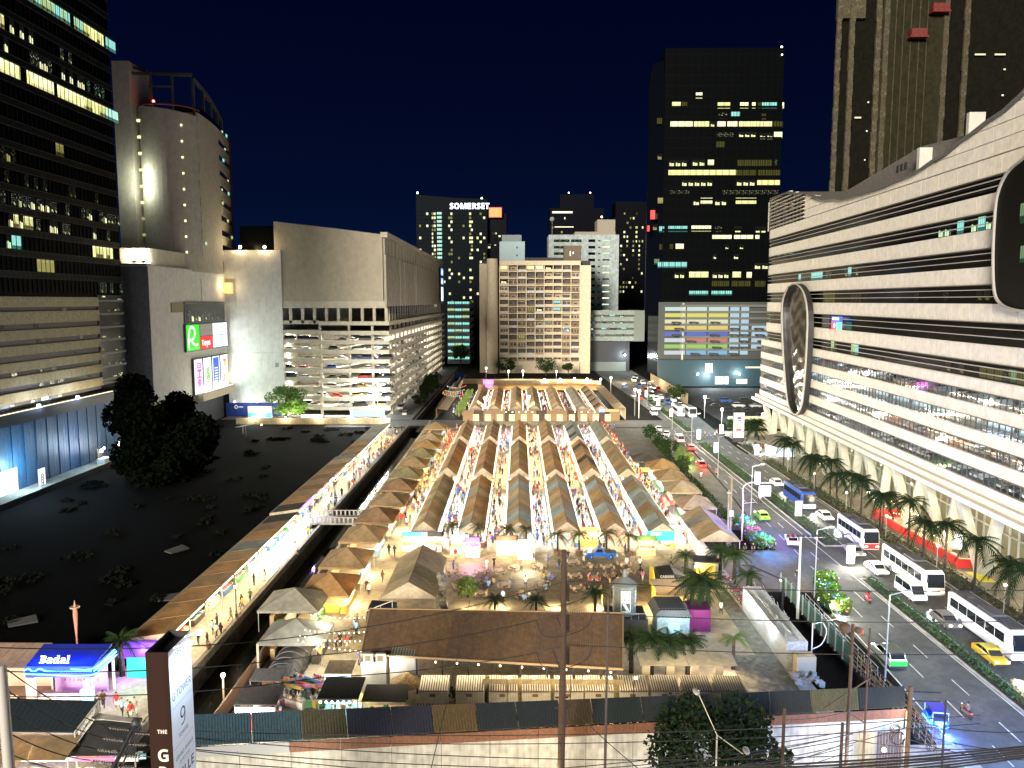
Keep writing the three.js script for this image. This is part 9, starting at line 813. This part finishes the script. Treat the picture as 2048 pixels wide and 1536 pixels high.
  const st = site('torch_statue', 'slender copper torch column rising behind the neon bar', 'column', [-46.8, 0, -78]); obj('column', [cyl(0.08, 0.24, 2.6, -46.8, 4.4, -78, 10), cyl(0.24, 0.2, 0.8, -46.8, 7, -78, 10), cyl(0.1, 0.1, 4.4, -46.8, 0, -78)], M([0.4, 0.18, 0.1], 0.6), st); obj('ornament', [cyl(0.5, 0.5, 0.1, -46.8, 7.8, -78, 10), cyl(0.12, 0.02, 0.7, -46.8, 7.9, -78, 6)], M([0.5, 0.3, 0.2], 0.6), st);
  struct('bar_terrace', flat([[-60, -50], [-43.2, -50], [-43.2, -79.4], [-60, -79.4]], 0.02), M([0.36, 0.27, 0.18], 0.85, { tex: 'rough', rep: 0.15 })); struct('bar_path', flat([[-43.2, -50], [-36, -50], [-36, -79], [-43.2, -79]], 0.024), mPave2); pointLight(V(-38, 4, -75), WARM, 60, 0.3); pointLight(V(-38.6, 4, -68), WARM, 60, 0.3);
  // tents in the corner
  const dr = site('dark_roof', 'dark ribbed metal roof with a white truss end at the lower left', 'roof', [-42, 0, -64]); { const a = P(15, 1396, 4.8), b = P(198, 1402, 4.8), c = P(150, 1464, 4), d = P(-20, 1462, 4); obj('roof_sheet', [slab([a, b, c, d], 0.08), ...Array.from({ length: 16 }, (_, i) => beam(a.clone().lerp(b, i / 16), d.clone().lerp(c, i / 16), 0.06, 0.05))], M([0.018, 0.028, 0.036], 0.6), dr); obj('truss', [beam(b, c, 0.12, 0.12), beam(b.clone().add(V(0, -0.7, 0)), c.clone().add(V(0, -0.7, 0)), 0.1, 0.1), ...Array.from({ length: 8 }, (_, i) => { const p = b.clone().lerp(c, i / 8), q = b.clone().lerp(c, (i + 1) / 8).add(V(0, -0.7, 0)); return beam(p, q, 0.06, 0.06); })], white(0.6), dr); obj('post', [bar(c.clone().setY(0), c, 0.08), bar(b.clone().setY(0), b, 0.08)], white(0.5), dr); pointLight(V(-41, 2.6, -61), Co(0.5, 0.4, 1), 22); }
  const bc = site('beige_awning', 'beige fabric canopy with lamps under it below the dark metal roof', 'awning', [-39, 0, -58]); { const a = P(-20, 1470, 3.6), b = P(165, 1470, 3.6), c = P(130, 1520, 3.2), d = P(-20, 1522, 3.2); for (let i = 0; i < 4; i++) obj('roof_panel', [slab([a.clone().lerp(b, i / 4), a.clone().lerp(b, (i + 0.99) / 4), d.clone().lerp(c, (i + 0.99) / 4), d.clone().lerp(c, i / 4)], 0.04)], M([0.42, 0.3, 0.15], 0.95, { tex: 'cloth', rep: 0.2, transmission: 0.35, thickness: 0 }), bc); for (let i = 0; i < 4; i++) { const p = a.clone().lerp(c, 0.2 + i * 0.2); pointLight(V(p.x, 2.7, p.z + 0.4), WARM, 22); } }
  const gt = site('grey_tarp', 'dark grey tarpaulin over the lit stalls at the foot of the insulator pole', 'tarpaulin', [-34, 0, -59]); { const a = P(190, 1440, 3.8), b = P(285, 1435, 3.6), c = P(270, 1510, 3), d = P(135, 1512, 3); obj('cover', [slab([a, b, c, d], 0.04)], M([0.05, 0.052, 0.055], 0.85, { tex: 'cloth', rep: 0.2 }), gt); obj('edge', [beam(a, b, 0.1, 0.1), slab([P(195, 1425, 3.9), P(280, 1440, 3.8), P(285, 1447, 3.8), P(180, 1436, 3.9)], 0.05)], white(0.55), gt); obj('post', [bar(d.clone().setY(0), d, 0.06), bar(c.clone().setY(0), c, 0.06)], mSteel, gt); }
  for (let i = 0; i < 6; i++) { const p = P(20 + i * 46, 1560, 0); stall([p.x, 0.03, p.z], 0, `brightly lit stall heaped with goods at the bottom edge, ${ORD[i]} from the left`, 'stalls at the bottom left edge'); } areaLight(P(140, 1528, 2.7), V(0, -0.8, 0.5), 11, 0.3, NEUT, 16); }
{ // small alley left of the brown roof
  const bl = site('bunting', 'strings of small pennants and lamps over the small alley', 'bunting', [-20, 4, -80]); const lines = [[[596, 1278], [722, 1300]], [[610, 1258], [728, 1262]], [[622, 1228], [738, 1232]], [[600, 1270], [720, 1280]]]; lines.forEach(([a, b], k) => { const p = P(...a, 4.2), q = P(...b, 4.4), w = wirePts(p, q, 0.25, 12); obj('cord', [tube(w, 0.03, 4, 14)], mRope, bl); for (let i = 0; i < 12; i++) { const c = w[i].clone().lerp(w[i + 1], 0.5), f = new THREE.CylinderGeometry(0.02, 0.3, 0.02, 3); obj('pennant', [tf(new THREE.ConeGeometry(0.24, 0.6, 3), c.x, c.y - 0.3, c.z, 0, Math.PI).translate(0, 2 * c.y - 0.6, 2 * c.z)], pick([white(0.7), M([0.5, 0.1, 0.1], 0.8), M([0.2, 0.3, 0.5], 0.8), M([0.5, 0.4, 0.15], 0.8)]), bl); } obj('lamp', w.map((c) => ball(0.08, c.x, c.y - 0.12, c.z, 5)), glow([1, 0.9, 0.7], 3), bl); const m = p.clone().lerp(q, 0.5); pointLight(V(m.x - 1.6, 3.9, m.z), NEUT, 17, 0.4); pointLight(V(m.x + 1.8, 3.9, m.z), WARM, 17, 0.4); });
  struct('alley', flat([[-26, -64], [-15.4, -64], [-16.8, -92], [-25, -92]], 0.018), M([0.34, 0.31, 0.25], 0.8, { tex: 'rough', rep: 0.15 }));
  const sh = (px, py, h, w, d, col, lab, slope = 0.3) => { const p = P(px, py, h), t = site('stall_roof', lab, 'stall roof', [p.x, 0, p.z]); obj('roof', [slab([V(p.x - w / 2, h + slope, p.z - d / 2), V(p.x + w / 2, h + slope, p.z - d / 2), V(p.x + w / 2, h, p.z + d / 2), V(p.x - w / 2, h, p.z + d / 2)], 0.08)], M(col, 0.75, { tex: 'stain', rep: 0.3 }), t); for (const s of [-1, 1]) obj('post', [bar(V(p.x + s * (w / 2 - 0.1), 0, p.z + d / 2 - 0.1), V(p.x + s * (w / 2 - 0.1), h, p.z + d / 2 - 0.1), 0.05)], mSteel, t); obj('counter', [bb(p.x - w / 2 + 0.2, 0, p.z - d / 3, p.x + w / 2 - 0.2, 1, p.z + d / 3)], pick(goodsC), t); obj('goods', [goodsGeo(w - 0.6, 12, 1, d / 4, 0.4).translate(p.x, 0, p.z)], pick(goodsC), t); return [t, p]; };
  const [a1, pa] = sh(684, 1378, 3, 3.9, 3.6, [0.02, 0.028, 0.03], 'dark flat stall roof with lamps under its front edge in the small alley'); obj('lamp', Array.from({ length: 7 }, (_, i) => ball(0.12, pa.x - 1.6 + i * 0.54, 2.7, pa.z + 1.9)), glow([1, 0.9, 0.65], 7), a1); areaLight(V(pa.x, 2.7, pa.z + 2), V(0, -0.8, 0.5), 3.6, 0.25, NEUT, 22);
  sh(535, 1352, 3, 3, 2, [0.16, 0.16, 0.17], 'small grey stall roof beside the canal, left in the small alley'); sh(566, 1345, 3, 1.8, 1.8, [0.2, 0.2, 0.21], 'small pale grey stall roof next to the crates in the small alley'); const [a2, pb] = sh(520, 1392, 2.8, 4, 3, [0.1, 0.09, 0.09], 'wide grey stall roof with a dazzling white lit front by the canal'); obj('lit_front', [bb(pb.x - 1.8, 1.9, pb.z + 1.5, pb.x + 1.8, 2.5, pb.z + 1.6)], glow([1, 0.97, 0.9], 3.5), a2); areaLight(V(pb.x, 2.2, pb.z + 1.8), V(0, -0.5, 0.8), 3.6, 0.5, NEUT, 24);
  const [a3, pc] = sh(681, 1336, 3.2, 2.8, 2.2, [0.28, 0.2, 0.12], 'stall with a bright blue-white lit sign board in the small alley'); obj('lit_sign', [bb(pc.x - 1.3, 2.2, pc.z + 1.15, pc.x + 1.3, 3.1, pc.z + 1.25)], glow([0.6, 0.9, 1], 2.4), a3); areaLight(V(pc.x, 2.6, pc.z + 1.4), V(0, -0.3, 1), 2.5, 0.8, Co(0.6, 0.9, 1), 9); pointLight(V(pc.x + 1.2, 2.4, pc.z - 1.6), Co(1, 0.85, 0.2), 30);
  sh(772, 1388, 2.6, 4.2, 2.6, [0.02, 0.022, 0.02], 'dark wet-looking tarpaulin roof below the narrow ribbed sheds'); { const u = thing('umbrella_roof', 'tan thatched round canopy at the foot of the ribbed sheds', 'umbrella', P(815, 1400, 0).toArray()); obj('canopy', [cyl(1.8, 0.1, 1, 0, 1.9, 0, 12)], M([0.3, 0.2, 0.08], 0.95, { tex: 'dirt', rep: 0.6 }), u); obj('post', [cyl(0.06, 0.06, 1.9)], mDark, u); }
  for (let i = 0; i < 7; i++) { const p = P(560 + i * 14, 1400 + (i % 3) * 4, 0); stall([p.x, 0.03, p.z], R(-0.6, 0.6), `colourful stall of toys and clothes in the small alley, ${ORD[i]} along`, 'stalls in the small alley'); }
  const tu = site('arched_net', 'black ribbed arched netting over the ditch beside the canal fence', 'netting', [-24.6, 0, -82]); { const g = []; for (let i = 0; i < 9; i++) { const z = -76 - i * 1.4; g.push(tf(new THREE.TorusGeometry(1.9, 0.08, 5, 14, Math.PI), -24.9, 0.1, z)); } obj('hoop', g, M([0.05, 0.052, 0.055], 0.5), tu); obj('cover', [tf(new THREE.CylinderGeometry(1.86, 1.86, 11.6, 16, 1, true, 0, Math.PI), -24.9, 0.1, -81.6, Math.PI / 2, 0, 0).rotateX(0)], M([0.012, 0.014, 0.018], 0.7, { side: THREE.DoubleSide }), tu); tu.children.pop(); obj('cover', [new THREE.CylinderGeometry(1.86, 1.86, 11.6, 16, 1, true, -Math.PI / 2, Math.PI).rotateX(-Math.PI / 2).translate(-24.9, 0.1, -81.6)], M([0.012, 0.014, 0.018], 0.7, { side: THREE.DoubleSide }), tu); }
  const lp = site('canal_lamp', 'white globe lamp on a wooden post beside the canal, lower left', 'lamp post', [-27.6, 0, -72]); { const p = AT(446, 1352, 72); obj('post', [bar(V(p.x, 0, -72), V(p.x, p.y - 0.1, -72), 0.1)], M([0.3, 0.24, 0.14], 0.85), lp); obj('lamp', [ball(0.22, p.x, p.y + 0.1, -72)], glow([1, 0.95, 0.85], 9), lp); pointLight(V(p.x, p.y + 0.1, -71.4), NEUT, 26); const r = site('fence_post', 'pale round pole beside the arched netting', 'pole', [-26, 0, -78]); const q = AT(515, 1288, 78); obj('shaft', [bar(V(q.x, 0, -78), q, 0.13)], M([0.42, 0.36, 0.26], 0.8), r); } }
scene.children.forEach((o) => { delete o.userData.inWorld; delete o.userData.inMall; });
renderer.render(scene, camera);
